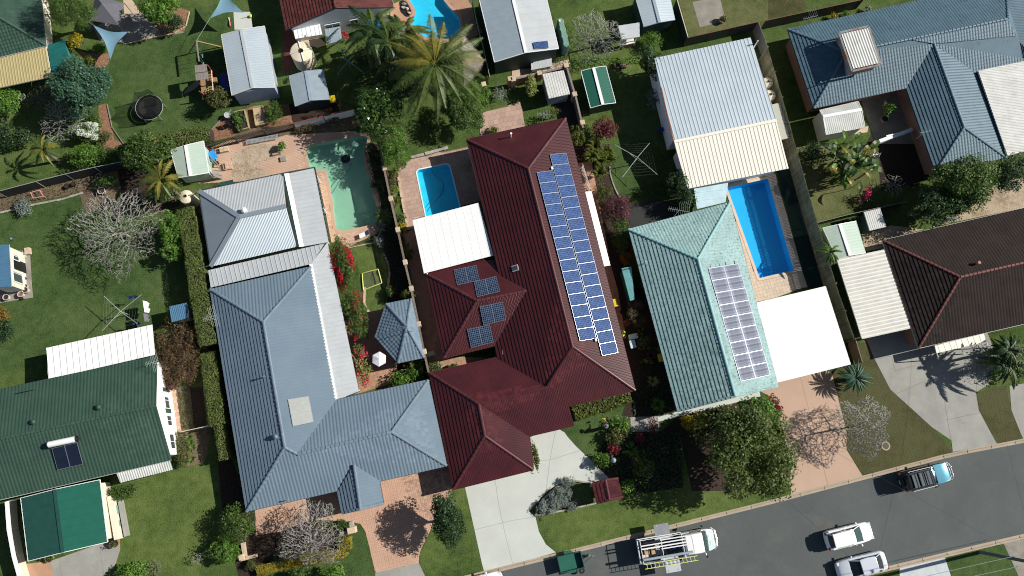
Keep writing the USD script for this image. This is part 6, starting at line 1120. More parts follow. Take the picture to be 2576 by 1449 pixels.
plant('round_shrub', 'small round shrub at the end of the small lawn', 'shrub', P('r21 1355,45')[0], (11, 15), 1.1, 'leaf_mid', size=.12); plant('clipped_shrub', 'upright lime green clipped shrub beside the white patio roof', 'shrub', P('r11 1535,1085')[0], (11, 21), 1.5, 'leaf_lime', size=.12, lumps=28, lump=.25); plant('leafy_shrub', 'flowering bush in the gap between the maroon roofs', 'shrub', P('r21 1800,790')[0], (19, 15), 1.4, 'leaf_mid', size=.15, fn=14, fm='flower_white', fs=.16); plant('small_shrub', 'straggly shrub at the foot of the maroon roof gap', 'shrub', P('r21 1985,790')[0], (12, 9), .8, 'leaf_mid', size=.15)
tuft('agave', 'pale blue green agave beside the pool fence', 'plant', P('r11 1250,840')[0], 20, .7, 'leaf_silver', 26, width=.09, arch=.3); palm('cycad', 'spiky green cycad at the wavy end of the green pool', 'cycad', P('r11 1280,720')[0], 24, .9, 'leaf_palm', nf=26, nl=20, wl=.35, drop=.3); plant('leafy_shrub', 'grey green shrub at the corner of the small lawn', 'shrub', P('r11 1240,975')[0], (15, 18), 1., 'leaf_silver', size=.2, asp=.25, n=300)
for i, p in enumerate(P('r11 1195,150 1205,420 1250,470')): tuft('yucca', 'dark spiky plant beside the green pool, ' + ['topmost near the clipped block shrub', 'middle one of three', 'lowest of three'][i], 'plant', p, 15, .7, 'leaf_deep', 40, group='dark spiky plants beside the green pool', width=.04)
for i, p in enumerate(P('r11 1400,275 1385,370 1400,460 1420,570 1460,740 1475,830')): plant('rock_garden_plant', ['lime tuft at the top of the rock garden', 'straw coloured tuft in the rock garden', 'pale flowering tuft in the rock garden', 'yellow green round plant in the rock garden', 'dark green plant in the rock garden', 'yellow tuft at the foot of the rock garden'][i], 'plant', p, (13, 14 if i < 4 else 17), .7, ['leaf_lime', 'straw', 'leaf_cream', 'leaf_lime', 'leaf_mid', 'leaf_gold'][i], size=.16, n=260, trunk=False)
# right side
plant('strelitzia_base', 'dark bushy shrub left of the bird of paradise leaves', 'shrub', P('r13 430,120')[0], (36, 34), 2.2, 'leaf_deep', size=.17, lumps=30)
def big_leaf_plant(name, label, p, r, h, n, mats, seed):
    k = scale(p); R = r / k; c = W(p, h * .5); t = thing(name, label, 'plant', (c[0], c[1], 0)); rng = np.random.default_rng(seed)
    for i in range(n):
        a = rng.uniform(0, 2 * math.pi); b = c * [1, 1, 0] + np.array([math.cos(a), math.sin(a), 0]) * R * rng.uniform(0, .8); d = norm(np.array([math.cos(a + rng.normal(0, .7)), math.sin(a + rng.normal(0, .7)), 0])); s = np.cross(UZ, d); L = rng.uniform(.9, 1.5); hh = h * rng.uniform(.45, 1.); w = rng.uniform(.2, .32); V, F = [], []
        for j, f in enumerate((0, .2, .45, .7, .9, 1.)):
            q = b + UZ * (hh + .35 * L * math.sin(f * 2.2) - .45 * f * f) + d * L * f; ww = w * [.15, .75, 1, .85, .45, .03][j]; V += [q - s * ww + UZ * .1 * ww, q - UZ * .03, q + s * ww + UZ * .1 * ww]
        for j in range(5):
            for e in (0, 1): k0 = 3 * j + e; F += [[k0, k0 + 1, k0 + 4], [k0, k0 + 4, k0 + 3]]
        l = part(t, 'leaf', (np.array(V), np.array(F)), mats[i % len(mats)]); part(l, 'stalk', tube([b, b + UZ * hh * .6 + d * .05, b + UZ * hh], .03, 4), 'leaf_mid')
    return t
big_leaf_plant('bird_of_paradise', 'large clump of broad bird of paradise leaves beside the dark courtyard', P('r13 800,220')[0], 66, 4.2, 75, ['leaf_mid', 'leaf_bright', 'leaf_deep', 'leaf_mid', 'leaf_palm_gold'], 51)
plant('cordyline', 'pink leaved cordyline on the dry lawn', 'plant', P('r13 990,500')[0], (12, 14), 1.6, 'flower_pink', size=.3, asp=.2, n=110); plant('red_leaf_plant', 'rusty leaved plant below the pink cordyline', 'plant', P('r13 920,570')[0], (9, 14), .8, 'leaf_maroon', size=.3, asp=.2, n=90)
plant('big_tree', 'large dark green tree above the brown roof', 'tree', P('r13 1930,440')[0], (92, 62), 6, 'leaf_mid', size=.25, lumps=40, lump=.32, n=13000, fn=40, fm='leaf_orange', fs=.2); plant('big_tree', 'dark lower crown of the tree over the sandy yard', 'tree', P('r13 1680,640')[0], (70, 44), 5, 'leaf_deep', size=.22, lumps=50, lump=.3); plant('leafy_tree', 'round dark tree at the right edge below the blue roof', 'tree', P('r13 2420,290')[0], (46, 42), 4.6, 'leaf_deep', size=.2, lumps=40, lump=.3)
palm('small_palm', 'small palm at the corner of the pale green shed', 'palm', P('r13 620,1085')[0], 32, 2.9, nf=11, nl=20, mats=['leaf_palm', 'leaf_bright'])
for i, p in enumerate(P('r23 2400,760 2420,620')): palm('shaded_palm', ['wide dark palm at the right edge below the brown roof', 'golden tipped palm leaning on the brown house corner'][i], 'palm', p, [58, 44][i], [3.2, 4.][i], nf=19, nl=26, lw=.05, mats=['leaf_deep', 'leaf_deep', 'leaf_palm'])  # fronds take a deeper leaf colour to paint the shade they stand in
bare('bare_shrub', 'small white bare shrub in the deep courtyard shadow', 'bush', P('r13 1260,410')[0], 30, 1.4, 'pale_bark', depth=3, seed=44, kids=2); plant('climber', 'thin dark climber on the fence beside the cream carport', 'shrub', P('r23 840,380')[0], (10, 32), 1.8, 'leaf_deep', size=.14, n=380, trunk=False)
plant('citrus_tree', 'small potted citrus tree in the blue roofed courtyard', 'tree', P('r03 1225,1100')[0], (17, 18), 1.9, 'leaf_bright', size=.2, n=420)
for i, p in enumerate(P('r03 665,165 775,140 1000,90')): plant('potted_plant', ['gold green pot plant behind the blue roof', 'green pot plant behind the blue roof', 'pale pot plant behind the blue roof'][i], 'plant', p, 10, .8, ['leaf_gold', 'leaf_bright', 'leaf_silver'][i], size=.18, n=130)
# loose leaf litter and weeds that nobody could count
for nm, s, m, n, sz, h, lab in (('ground_cover', 'r32 830,330 920,100 1000,0 1700,0 1720,560 1110,640 1080,470', 'leaf_deep', 2600, .2, .35, 'dark ground cover plants in the shaded front garden'), ('ground_cover', 'r22 1200,1020 1480,600 1640,1240 1470,1290 1230,1290', 'leaf_deep', 900, .18, .3, 'dim ground cover in the passage beside the teal house'),
                            ('ground_cover', 'r11 1060,0 1230,0 1290,240 1565,1449 1360,1449 1330,1200 1190,960 1260,620', 'leaf_deep', 1500, .18, .3, 'dim ground cover along the timber fence between the pools'), ('ground_cover', 'r02 600,600 1280,570 1290,640 620,700', 'leaf_bright', 700, .16, .2, 'bright weeds along the wall behind the emerald shed'),
                            ('ground_cover', 'r10 0,500 800,340 830,480 470,560 320,590 0,690', 'leaf_olive', 420, .14, .2, 'sparse low plants along the corrugated fence'), ('ground_cover', 'r20 1800,1050 1900,1000 1960,1380 1840,1430', 'leaf_olive', 420, .14, .25, 'low weeds in the bed beside the white wall')):
    p = ground_cover(nm, poly(s), m, n, sz, h); tag(stage.GetPrimAtPath(p), lab, 'ground cover')
# ================================================================== VEHICLES
def place(ms, pos, yaw):
    c, s = math.cos(yaw), math.sin(yaw); R = np.array([[c, s, 0], [-s, c, 0], [0, 0, 1]])
    return (np.asarray(ms[0]) @ R + np.asarray(pos), ms[1])
def loft(sections):
    n = len(sections[0]); V = np.vstack(sections); F = []
    for i in range(len(sections) - 1):
        for j in range(n): k = (j + 1) % n; F += [[i * n + j, i * n + k, (i + 1) * n + k], [i * n + j, (i + 1) * n + k, (i + 1) * n + j]]
    e = (len(sections) - 1) * n
    for j in range(1, n - 1): F += [[0, j + 1, j], [e, e + j, e + j + 1]]
    return V, np.array(F)
def body_ring(x, w, zb, zs, zt):
    half = [(.6, zb), (.93, zb + .06), (1., zb + .25 * (zs - zb)), (1., zs - .1), (.97, zs), (.88, zs + (zt - zs) * .75), (.55, zt), (.2, zt + .012)]
    return np.array([[x, a * w, z] for a, z in half] + [[x, -a * w, z] for a, z in half[::-1]])
def vehicle(name, label, cat, p, yaw, L, Wd, Ht, paint, belt, hood, xs, boot=None, z=-.1, glass='glass_dark', roofm=None, rails=False, upright=.82, wheel=.33, low=.22, group=None):
    """xs: rear window base, roof rear, roof front, windscreen base, along the car from its middle, front is +x."""
    g = W(p, z + .7); pos = np.array([g[0], g[1], z]); t = thing(name, label, cat, pos, group); w = Wd / 2; boot = boot or belt; Q = lambda m: place(m, pos, yaw); rb, rr, rf, wb = xs
    st = [(-L / 2, .6, .42, .55, .62), (-L / 2 + .04, .76, .32, .7, .84), (-L / 2 + .14, .89, low, .8, boot - .04), (-L / 2 + .5, .99, low, .86, boot), (rb + .15, 1., low, .88, belt), (0, 1., low, .88, belt), (wb - .1, 1., low, .88, belt), (wb + .15, .99, low, .84, hood + .04), (L / 2 - .6, .965, low, .76, hood - .05), (L / 2 - .32, .9, low + .02, .68, hood - .11), (L / 2 - .14, .8, low + .04, .62, hood - .2), (L / 2 - .04, .64, .3, .55, hood - .3), (L / 2, .42, .36, .48, hood - .37)]
    part(t, 'body', Q(loft([body_ring(x, w * a, zb, min(zs, zt - .06), zt) for x, a, zb, zs, zt in st])), paint, smooth=42)
    def ol(x0, x1, hw, zz, bow): return [np.array(q) for q in ((x0, hw * .82, zz), (x0 - bow, 0, zz), (x0, -hw * .82, zz), (x1, -hw * .9, zz), (x1 + bow, 0, zz), (x1, hw * .9, zz))]
    B = ol(rb, wb, w * .9, belt - .01, .1); T = ol(rr, rf, w * upright * .86, Ht - .06, .07)
    quad = lambda a, b, c, d: (np.array([a, b, c, d]), np.array([[0, 1, 2], [0, 2, 3]]))
    part(t, 'windscreen', Q(join(quad(B[3], B[4], T[4], T[3]), quad(B[4], B[5], T[5], T[4]))), glass); part(t, 'rear_window', Q(join(quad(B[0], B[1], T[1], T[0]), quad(B[1], B[2], T[2], T[1]))), 'glass_dark')
    part(t, 'side_window', Q(quad(B[5], B[0], T[0], T[5])), 'glass_dark'); part(t, 'side_window', Q(quad(B[2], B[3], T[3], T[2])), 'glass_dark')
    pil = [tube([B[i], T[i]], [.045, .04], 6) for i in (0, 2, 3, 5)] + [tube([B[k] * .55 + B[m_] * .45, T[k] * .5 + T[m_] * .5], .04, 5) for k, m_ in ((5, 0), (3, 2))]; part(t, 'pillars', Q(join(*pil)), paint)
    rs = [[np.array([x, s * hw, zz]) for s, zz in ((-1, Ht - .07), (-.9, Ht - .03), (-.5, Ht), (0, Ht + .01), (.5, Ht), (.9, Ht - .03), (1, Ht - .07), (0, Ht - .09))] for x, hw in ((rr - .08, w * upright * .7), (rr - .02, w * upright * .88), ((rr + rf) / 2, w * upright * .95), (rf, w * upright * .9), (rf + .05, w * upright * .78))]
    part(t, 'roof', Q(loft([np.array(r) for r in rs])), roofm or paint, smooth=50)
    for sx in (-.3, .31):
        for sy in (-1, 1): wl = part(t, 'wheel', Q(lathe((L * sx, sy * (w - .2) - .1, wheel), [(.16, 0), (wheel - .03, 0), (wheel, .03), (wheel, .19), (wheel - .03, .22), (.16, .22)], 18, axis=np.array([0, 1., 0]))), 'rubber'); part(wl, 'rim', Q(lathe((L * sx, sy * (w - .2) - .09 , wheel), [(0, 0), (.2, .01), (.2, .2), (0, .2)], 14, axis=np.array([0, 1., 0]))), 'rim')
    for sy in (-1, 1):
        part(t, 'mirror', Q(rbox((wb - .28, sy * (w + .09), belt + .06), (.14, .22, .14), .03, yaw=0)), paint); part(t, 'headlight', Q(rbox((L / 2 - .22, sy * w * .68, hood - .2), (.28, .3, .12), .03, yaw=0)), 'lamp_clear'); part(t, 'tail_light', Q(rbox((-L / 2 + .1, sy * w * .76, belt - .18), (.14, .26, .22), .03, yaw=0)), 'lamp_red')
        for k in (-.2, .35): part(t, 'door_handle', Q(rbox((k, sy * (w + .005), belt - .1), (.18, .03, .03), .008, yaw=0)), paint)
        if rails: part(t, 'roof_rail', Q(tube([(rr + .1, sy * w * .72, Ht - .02), (rr + .2, sy * w * .72, Ht + .04), (rf - .3, sy * w * .72, Ht + .04), (rf - .15, sy * w * .72, Ht - .02)], .018, 6)), 'metal')
    for x in (-L / 2 - .005, L / 2 - .0): part(t, 'number_plate', Q(box((x, 0, .5), (.02, .37, .12), yaw=0)), 'white')
    return t, Q
vehicle('parked_wagon', 'white hatchback wagon with roof rails driving in the middle of the road', 'car', (2136, 1348), AZ, 4.5, 1.78, 1.6, 'white_paint', 1.02, 1.0, (-2.02, -1.75, .15, 1.05), rails=True, glass='glass_teal')
vehicle('parked_sedan', 'silver white sedan parked along the lower kerb', 'car', (2168, 1423), AZ + math.pi, 4.7, 1.82, 1.47, 'silver_paint', .96, .93, (-1.85, -1.1, .3, 1.15), boot=1.0)
vehicle('parked_hatchback', 'white car mostly cut off by the bottom edge near the green trailer', 'car', (1206, 1474), AZ, 4.4, 1.78, 1.55, 'white_paint', 1.02, 1.0, (-1.95, -1.6, .2, 1.1))
t, Q = vehicle('off_road_wagon', 'four wheel drive wagon with bright blue bonnet and black roof rack at the upper kerb', 'car', (2325, 1199), AZ, 4.65, 1.88, 1.9, 'dark_paint', 1.2, 1.18, (-2.2, -2.05, .25, .75), upright=.92, wheel=.4, low=.45, glass='glass_dark', roofm='dark_paint')
part(t, 'bonnet', Q(loft([np.array([[x, y * w, z0 + (.05 if abs(y) < .9 else 0)] for y in (-1, -.9, -.4, .4, .9, 1)] + [[x, w, z0 - .05], [x, -w, z0 - .05]]) for x, w, z0 in ((.85, .86, 1.2), (1.5, .85, 1.2), (2.05, .78, 1.16), (2.2, .7, 1.06))])), 'blue_paint', smooth=40)
for i in range(6): part(t, 'rack_bar', Q(box((-1.8 + i * .36, 0, 2.06), (.04, 1.35, .03), yaw=0)), 'gutter_dark')
for sy in (-1, 1): part(t, 'rack_rail', Q(tube([(-1.95, sy * .76, 2.02), (.3, sy * .76, 2.02)], .025, 6)), 'roof_grey'); part(t, 'gutter_rail', Q(tube([(-1.95, sy * .88, 1.82), (.4, sy * .86, 1.8)], .03, 6)), 'metal')
for i in range(3): part(t, 'roof_panel', Q(box((-1.55 + i * .62, 0, 2.0), (.5, 1.2, .02), yaw=0)), 'roof_grey')
part(t, 'spare_wheel', Q(lathe((-2.34 - .1, 0, 1.05), [(0, 0), (.3, 0), (.37, .05), (.37, .18), (.3, .22), (0, .22)], 20, axis=np.array([1., 0, 0]))), 'rubber')
for zz, xx in ((.75, 2.45), (1.02, 2.5)): part(t, 'bull_bar', Q(tube([(xx - .25, -.85, zz), (xx, -.6, zz), (xx + .05, 0, zz), (xx, .6, zz), (xx - .25, .85, zz)], .04, 8)), 'metal')
for sy in (-.35, .35): part(t, 'bull_bar_upright', Q(tube([(2.5, sy, .6), (2.55, sy, 1.15)], .035, 6)), 'metal')
part(t, 'snorkel', Q(tube([(.9, -.98, 1.1), (.6, -.95, 1.6), (.3, -.92, 1.95)], .04, 6)), 'black')
# work truck
pa, pb = W((1606.6, 1386.8), .9), W((1807, 1353), .9); d = norm(pb - pa); yw = math.atan2(d[1], d[0]); L = np.linalg.norm(pb - pa); tp = np.array([pa[0], pa[1], -.1]) - d * .05; TK = thing('work_truck', 'white tradesman truck with ladders and pipes on its rack and open side lids', 'truck', tp); Q = lambda m: place(m, tp, yw)
part(TK, 'chassis', Q(box((3.4, 0, .6), (6.4, .9, .25), yaw=0)), 'black'); part(TK, 'tray_floor', Q(box((2.0, 0, .95), (4.0, 2.1, .08), yaw=0)), 'dark_paint')
for sy in (-1, 1):
    part(TK, 'tray_side', Q(box((2.0, sy * 1.06, 1.2), (4.05, .06, .5), yaw=0)), 'white_paint'); part(TK, 'side_locker', Q(rbox((2.6 if sy < 0 else 2.4, sy * .88, 1.25), (1.6, .32, .55), .02, yaw=0)), 'zinc')
    part(TK, 'rack_rail', Q(tube([(.05, sy * 1.02, 2.15), (4.6, sy * 1.02, 2.15)], .03, 6)), 'white_paint')
    for x in (.1, 2.0, 3.95): part(TK, 'rack_post', Q(tube([(x, sy * 1.02, .95), (x, sy * 1.02, 2.15)], .03, 6)), 'white_paint')
part(TK, 'tailgate', Q(box((.0, 0, 1.2), (.06, 2.1, .5), yaw=0)), 'white_paint'); part(TK, 'headboard', Q(box((4.02, 0, 1.45), (.05, 2.0, 1.0), yaw=0)), 'white_paint')
for x in (.12, 2.0, 3.9): part(TK, 'rack_bar', Q(tube([(x, -1.02, 2.16), (x, 1.02, 2.16)], .03, 6)), 'white_paint')
hw = 1.0; cab = [(4.08, .93, 1.15, 2.15), (4.2, .98, .5, 2.3), (4.8, 1., .5, 2.36), (5.4, 1., .5, 2.33), (5.72, .97, .5, 2.26)]
sec = lambda x, w, zb, zt: np.array([[x, y * w, z0] for y, z0 in ((.9, zb), (1, zb + .2), (1.0, 1.35), (.92, zt - .2), (.82, zt - .04), (.4, zt), (-.4, zt), (-.82, zt - .04), (-.92, zt - .2), (-1.0, 1.35), (-1, zb + .2), (-.9, zb))])
part(TK, 'cab', Q(loft([sec(*c) for c in cab])), 'white_paint', smooth=45)
bon = lambda x, w, zb, zt: np.array([[x, y * w, z0] for y, z0 in ((.9, zb), (1, zb + .15), (1., zt - .2), (.92, zt - .05), (.5, zt), (-.5, zt), (-.92, zt - .05), (-1., zt - .2), (-1, zb + .15), (-.9, zb))])
part(TK, 'front_body', Q(loft([bon(5.65, .99, .45, 1.42), (bon(6.2, .98, .45, 1.4)), bon(6.6, .94, .45, 1.3), bon(6.95, .85, .45, 1.08), bon(7.1, .72, .5, .9)])), 'white_paint', smooth=40)
part(TK, 'bonnet', Q(loft([np.array([[x, y * w, z0] for y in (-1, -.5, .5, 1)] + [[x, w, z0 - .04], [x, -w, z0 - .04]]) for x, w, z0 in ((6.3, .85, 1.43), (6.62, .82, 1.34), (6.93, .7, 1.14))])), 'mint_paint')
part(TK, 'windscreen', Q(join(fan([(5.74, .84, 2.2), (5.76, 0, 2.24), (6.36, 0, 1.42), (6.3, .9, 1.42)]), fan([(5.76, 0, 2.24), (5.74, -.84, 2.2), (6.3, -.9, 1.42), (6.36, 0, 1.42)]))), 'glass_teal')
lg = part(TK, 'bonnet_badge', Q(lathe((6.62, .3, 1.35), [(0, .02), (.26, .02)], 20, axis=norm(np.array([.3, 0, 1.])))), 'white_paint'); part(lg, 'badge_ring', Q(tube([(6.62 + .15 * math.cos(a) * .95, .3 + .15 * math.sin(a), 1.385 - .15 * math.cos(a) * .3) for a in np.linspace(0, 2 * math.pi, 16)], .02, 4)), 'sign_pink'); part(TK, 'bonnet_stripe', Q(hull([(6.45, -.1, 1.405), (6.45, -.5, 1.405), (6.62, -.1, 1.36), (6.62, -.5, 1.36), (6.5, -.3, 1.36)])), 'sign_pink')
for sy in (-1, 1):
    part(TK, 'side_window', Q(fan([(4.5, sy * .985, 1.5), (5.9, sy * 1.0, 1.5), (5.65, sy * .92, 2.08), (4.5, sy * .95, 2.12)])), 'glass_dark'); part(TK, 'mirror', Q(rbox((5.95, sy * 1.32, 1.65), (.1, .2, .32), .03, yaw=0)), 'black'); part(TK, 'mirror_arm', Q(tube([(5.9, sy * 1.0, 1.55), (5.95, sy * 1.25, 1.6)], .02, 5)), 'metal'); part(TK, 'headlight', Q(rbox((6.93, sy * .66, .95), (.2, .28, .2), .04, yaw=0)), 'lamp_clear')
    for x in (1.2, 5.9): wl = part(TK, 'wheel', Q(lathe((x, sy * .86 - .13, .38), [(.2, 0), (.36, 0), (.38, .04), (.38, .22), (.36, .26), (.2, .26)], 18, axis=np.array([0, 1., 0]))), 'rubber'); part(wl, 'rim', Q(lathe((x, sy * .86 - .12, .38), [(0, 0), (.22, .02), (.22, .22), (0, .22)], 14, axis=np.array([0, 1., 0]))), 'rim')
for zz in (.6, .9): part(TK, 'bull_bar', Q(tube([(6.95, -.95, zz), (7.25, -.7, zz), (7.32, 0, zz), (7.25, .7, zz), (6.95, .95, zz)], .05, 8)), 'metal')
lt = part(TK, 'light_bar', Q(tube([(7.2, -.35, 1.05), (7.2, .35, 1.05)], .04, 8)), 'metal'); part(TK, 'roof_seam', Q(box((4.75, 0, 2.368), (.02, 1.6, .008), yaw=0)), 'zinc')
for nm, x0, x1, y, r, m in (('white_pipe', 1.9, 4.35, .8, .055, 'white'), ('white_pipe', .1, 4.3, .55, .06, 'white'), ('white_pipe', .1, 4.3, .28, .065, 'white'), ('white_pipe', 1.9, 4.3, .05, .055, 'white'), ('grey_pipe', .1, 4.6, -.62, .12, 'steel_blue')):
    o = solo(nm, {'white_pipe': ['short white pipe on the truck rack nearest the kerb', 'long white pipe on the truck rack farthest up the slope', 'long white pipe in the middle of the truck rack', 'short white pipe beside the middle of the truck rack'][min(3, CNT.get(('/World', 'white_pipe'), -1) + 1)], 'grey_pipe': 'thick pale blue grey tube along the truck rack'}[nm], 'pipe', Q(tube([(x0, y, 2.2 + r), (x1, y, 2.2 + r)], r, 10)), m, smooth=40)
ld = thing('extension_ladder', 'long ladder with lime rails and white rungs on the road side of the truck rack', 'ladder', Q((np.array([[2.4, -1.15, 2.2]]), None))[0][0])
for y in (-1.02, -1.4): part(ld, 'rail', Q(beam((.15, y, 2.24), (4.95, y, 2.24), .05, .08)), 'lemon')
for i in range(13): x = .35 + i * .36; part(ld, 'rung', Q(tube([(x, -1.02, 2.24), (x, -1.4, 2.24)], .018, 6)), 'white')
sl_ = thing('step_ladder', 'small blue step ladder lying in the truck tray', 'ladder', Q((np.array([[3.1, 0, 1.]]), None))[0][0])
for x in (2.85, 3.3): part(sl_, 'rail', Q(beam((x, .35, 1.05), (x + .02, -.35, 1.05), .06, .05)), 'sky_plastic')
for y in (.2, -.05, -.3): part(sl_, 'step', Q(box((3.08, y, 1.06), (.42, .07, .03), yaw=0)), 'sky_plastic' if y < .1 else 'metal')
for (x, y, sx, sy, m, lab) in ((.75, -.1, .45, .55, 'cardboard', 'brown cardboard box in the truck tray with a red sheet on it'), (1.3, -.12, .34, .6, 'cardboard', 'second brown cardboard box in the truck tray'), (1.75, .1, .35, .42, 'white', 'white box in the truck tray'), (.55, -.55, .5, .4, 'pot_white', 'pale box in the rear corner of the truck tray')):
    b = thing('cargo_box', lab, 'box', Q((np.array([[x, y, 1.]]), None))[0][0]); part(b, 'box', Q(rbox((x, y, 1.14), (sx, sy, .3), .01, yaw=0)), m); part(b, 'tape', Q(box((x, y, 1.293), (.06, sy * .98, .006), yaw=0)), 'sand')
    if m == 'cardboard' and x < 1: part(b, 'red_sheet', Q(box((x + .1, y + .15, 1.3), (.24, .24, .008), yaw=0)), 'sign_pink')
for sy, x in ((1, 2.35), (-1, 2.75)):
    lid = part(TK, 'locker_lid', Q(box((x, sy * 1.62 if sy > 0 else sy * 1.68, 1.62), (1.35, .95, .03), yaw=0)), 'metal' if sy > 0 else 'zinc', label='open silver locker lid on the kerb side' if sy > 0 else 'open grey locker lid on the road side')
    for k in (-.45, .45): part(lid, 'latch', Q(cyl((x + k, sy * 1.98, 1.64), .06, .02, 10)), 'galv')
# green trailer
c = [W(p, .75) for p in P('r32 455,1258 688,1200 730,1362 490,1420')]; tc = np.mean(c, 0); a = norm(c[1] - c[0]); yw = math.atan2(a[1], a[0]); l, w = np.linalg.norm(c[1] - c[0]), np.linalg.norm(c[3] - c[0]); tp = np.array([tc[0], tc[1], -.1]); TR = thing('box_trailer', 'green box trailer parked behind the work truck', 'trailer', tp); Q = lambda m: place(m, tp, yw)
part(TR, 'floor', Q(box((0, 0, .5), (l, w, .05), yaw=0)), 'emerald')
for x, y, sx, sy in ((0, w / 2, l, .04), (0, -w / 2, l, .04), (l / 2, 0, .04, w), (-l / 2, 0, .04, w)): part(TR, 'side', Q(box((x, y, .72), (sx, sy, .42), yaw=0)), 'emerald'); part(TR, 'top_rail', Q(box((x, y, .95), (sx + .03, sy + .03, .04), yaw=0)), 'emerald_dark')
for sy in (-1, 1):
    part(TR, 'mudguard', Q(rbox((-.05, sy * (w / 2 + .14), .62), (.75, .24, .05), .02, yaw=0)), 'emerald'); wl = part(TR, 'wheel', Q(lathe((.0, sy * (w / 2 + .13) - .09, .3), [(.15, 0), (.28, 0), (.3, .04), (.3, .15), (.28, .18), (.15, .18)], 16, axis=np.array([0, 1., 0]))), 'rubber'); part(TR, 'drawbar', Q(beam((l / 2, sy * .45, .48), (l / 2 + .95, 0, .48), .06, .06)), 'emerald_dark')
part(TR, 'spare_wheel', Q(lathe((l / 2 - .25, -w / 2 - .28, .45), [(.1, 0), (.25, 0), (.28, .05), (.25, .16), (.1, .16)], 16)), 'rubber'); part(TR, 'coupling', Q(rbox((l / 2 + 1.05, 0, .5), (.3, .1, .1), .02, yaw=0)), 'metal'); part(TR, 'jockey_wheel', Q(cyl((l / 2 + .75, .12, .1), .09, .5, 8)), 'metal')
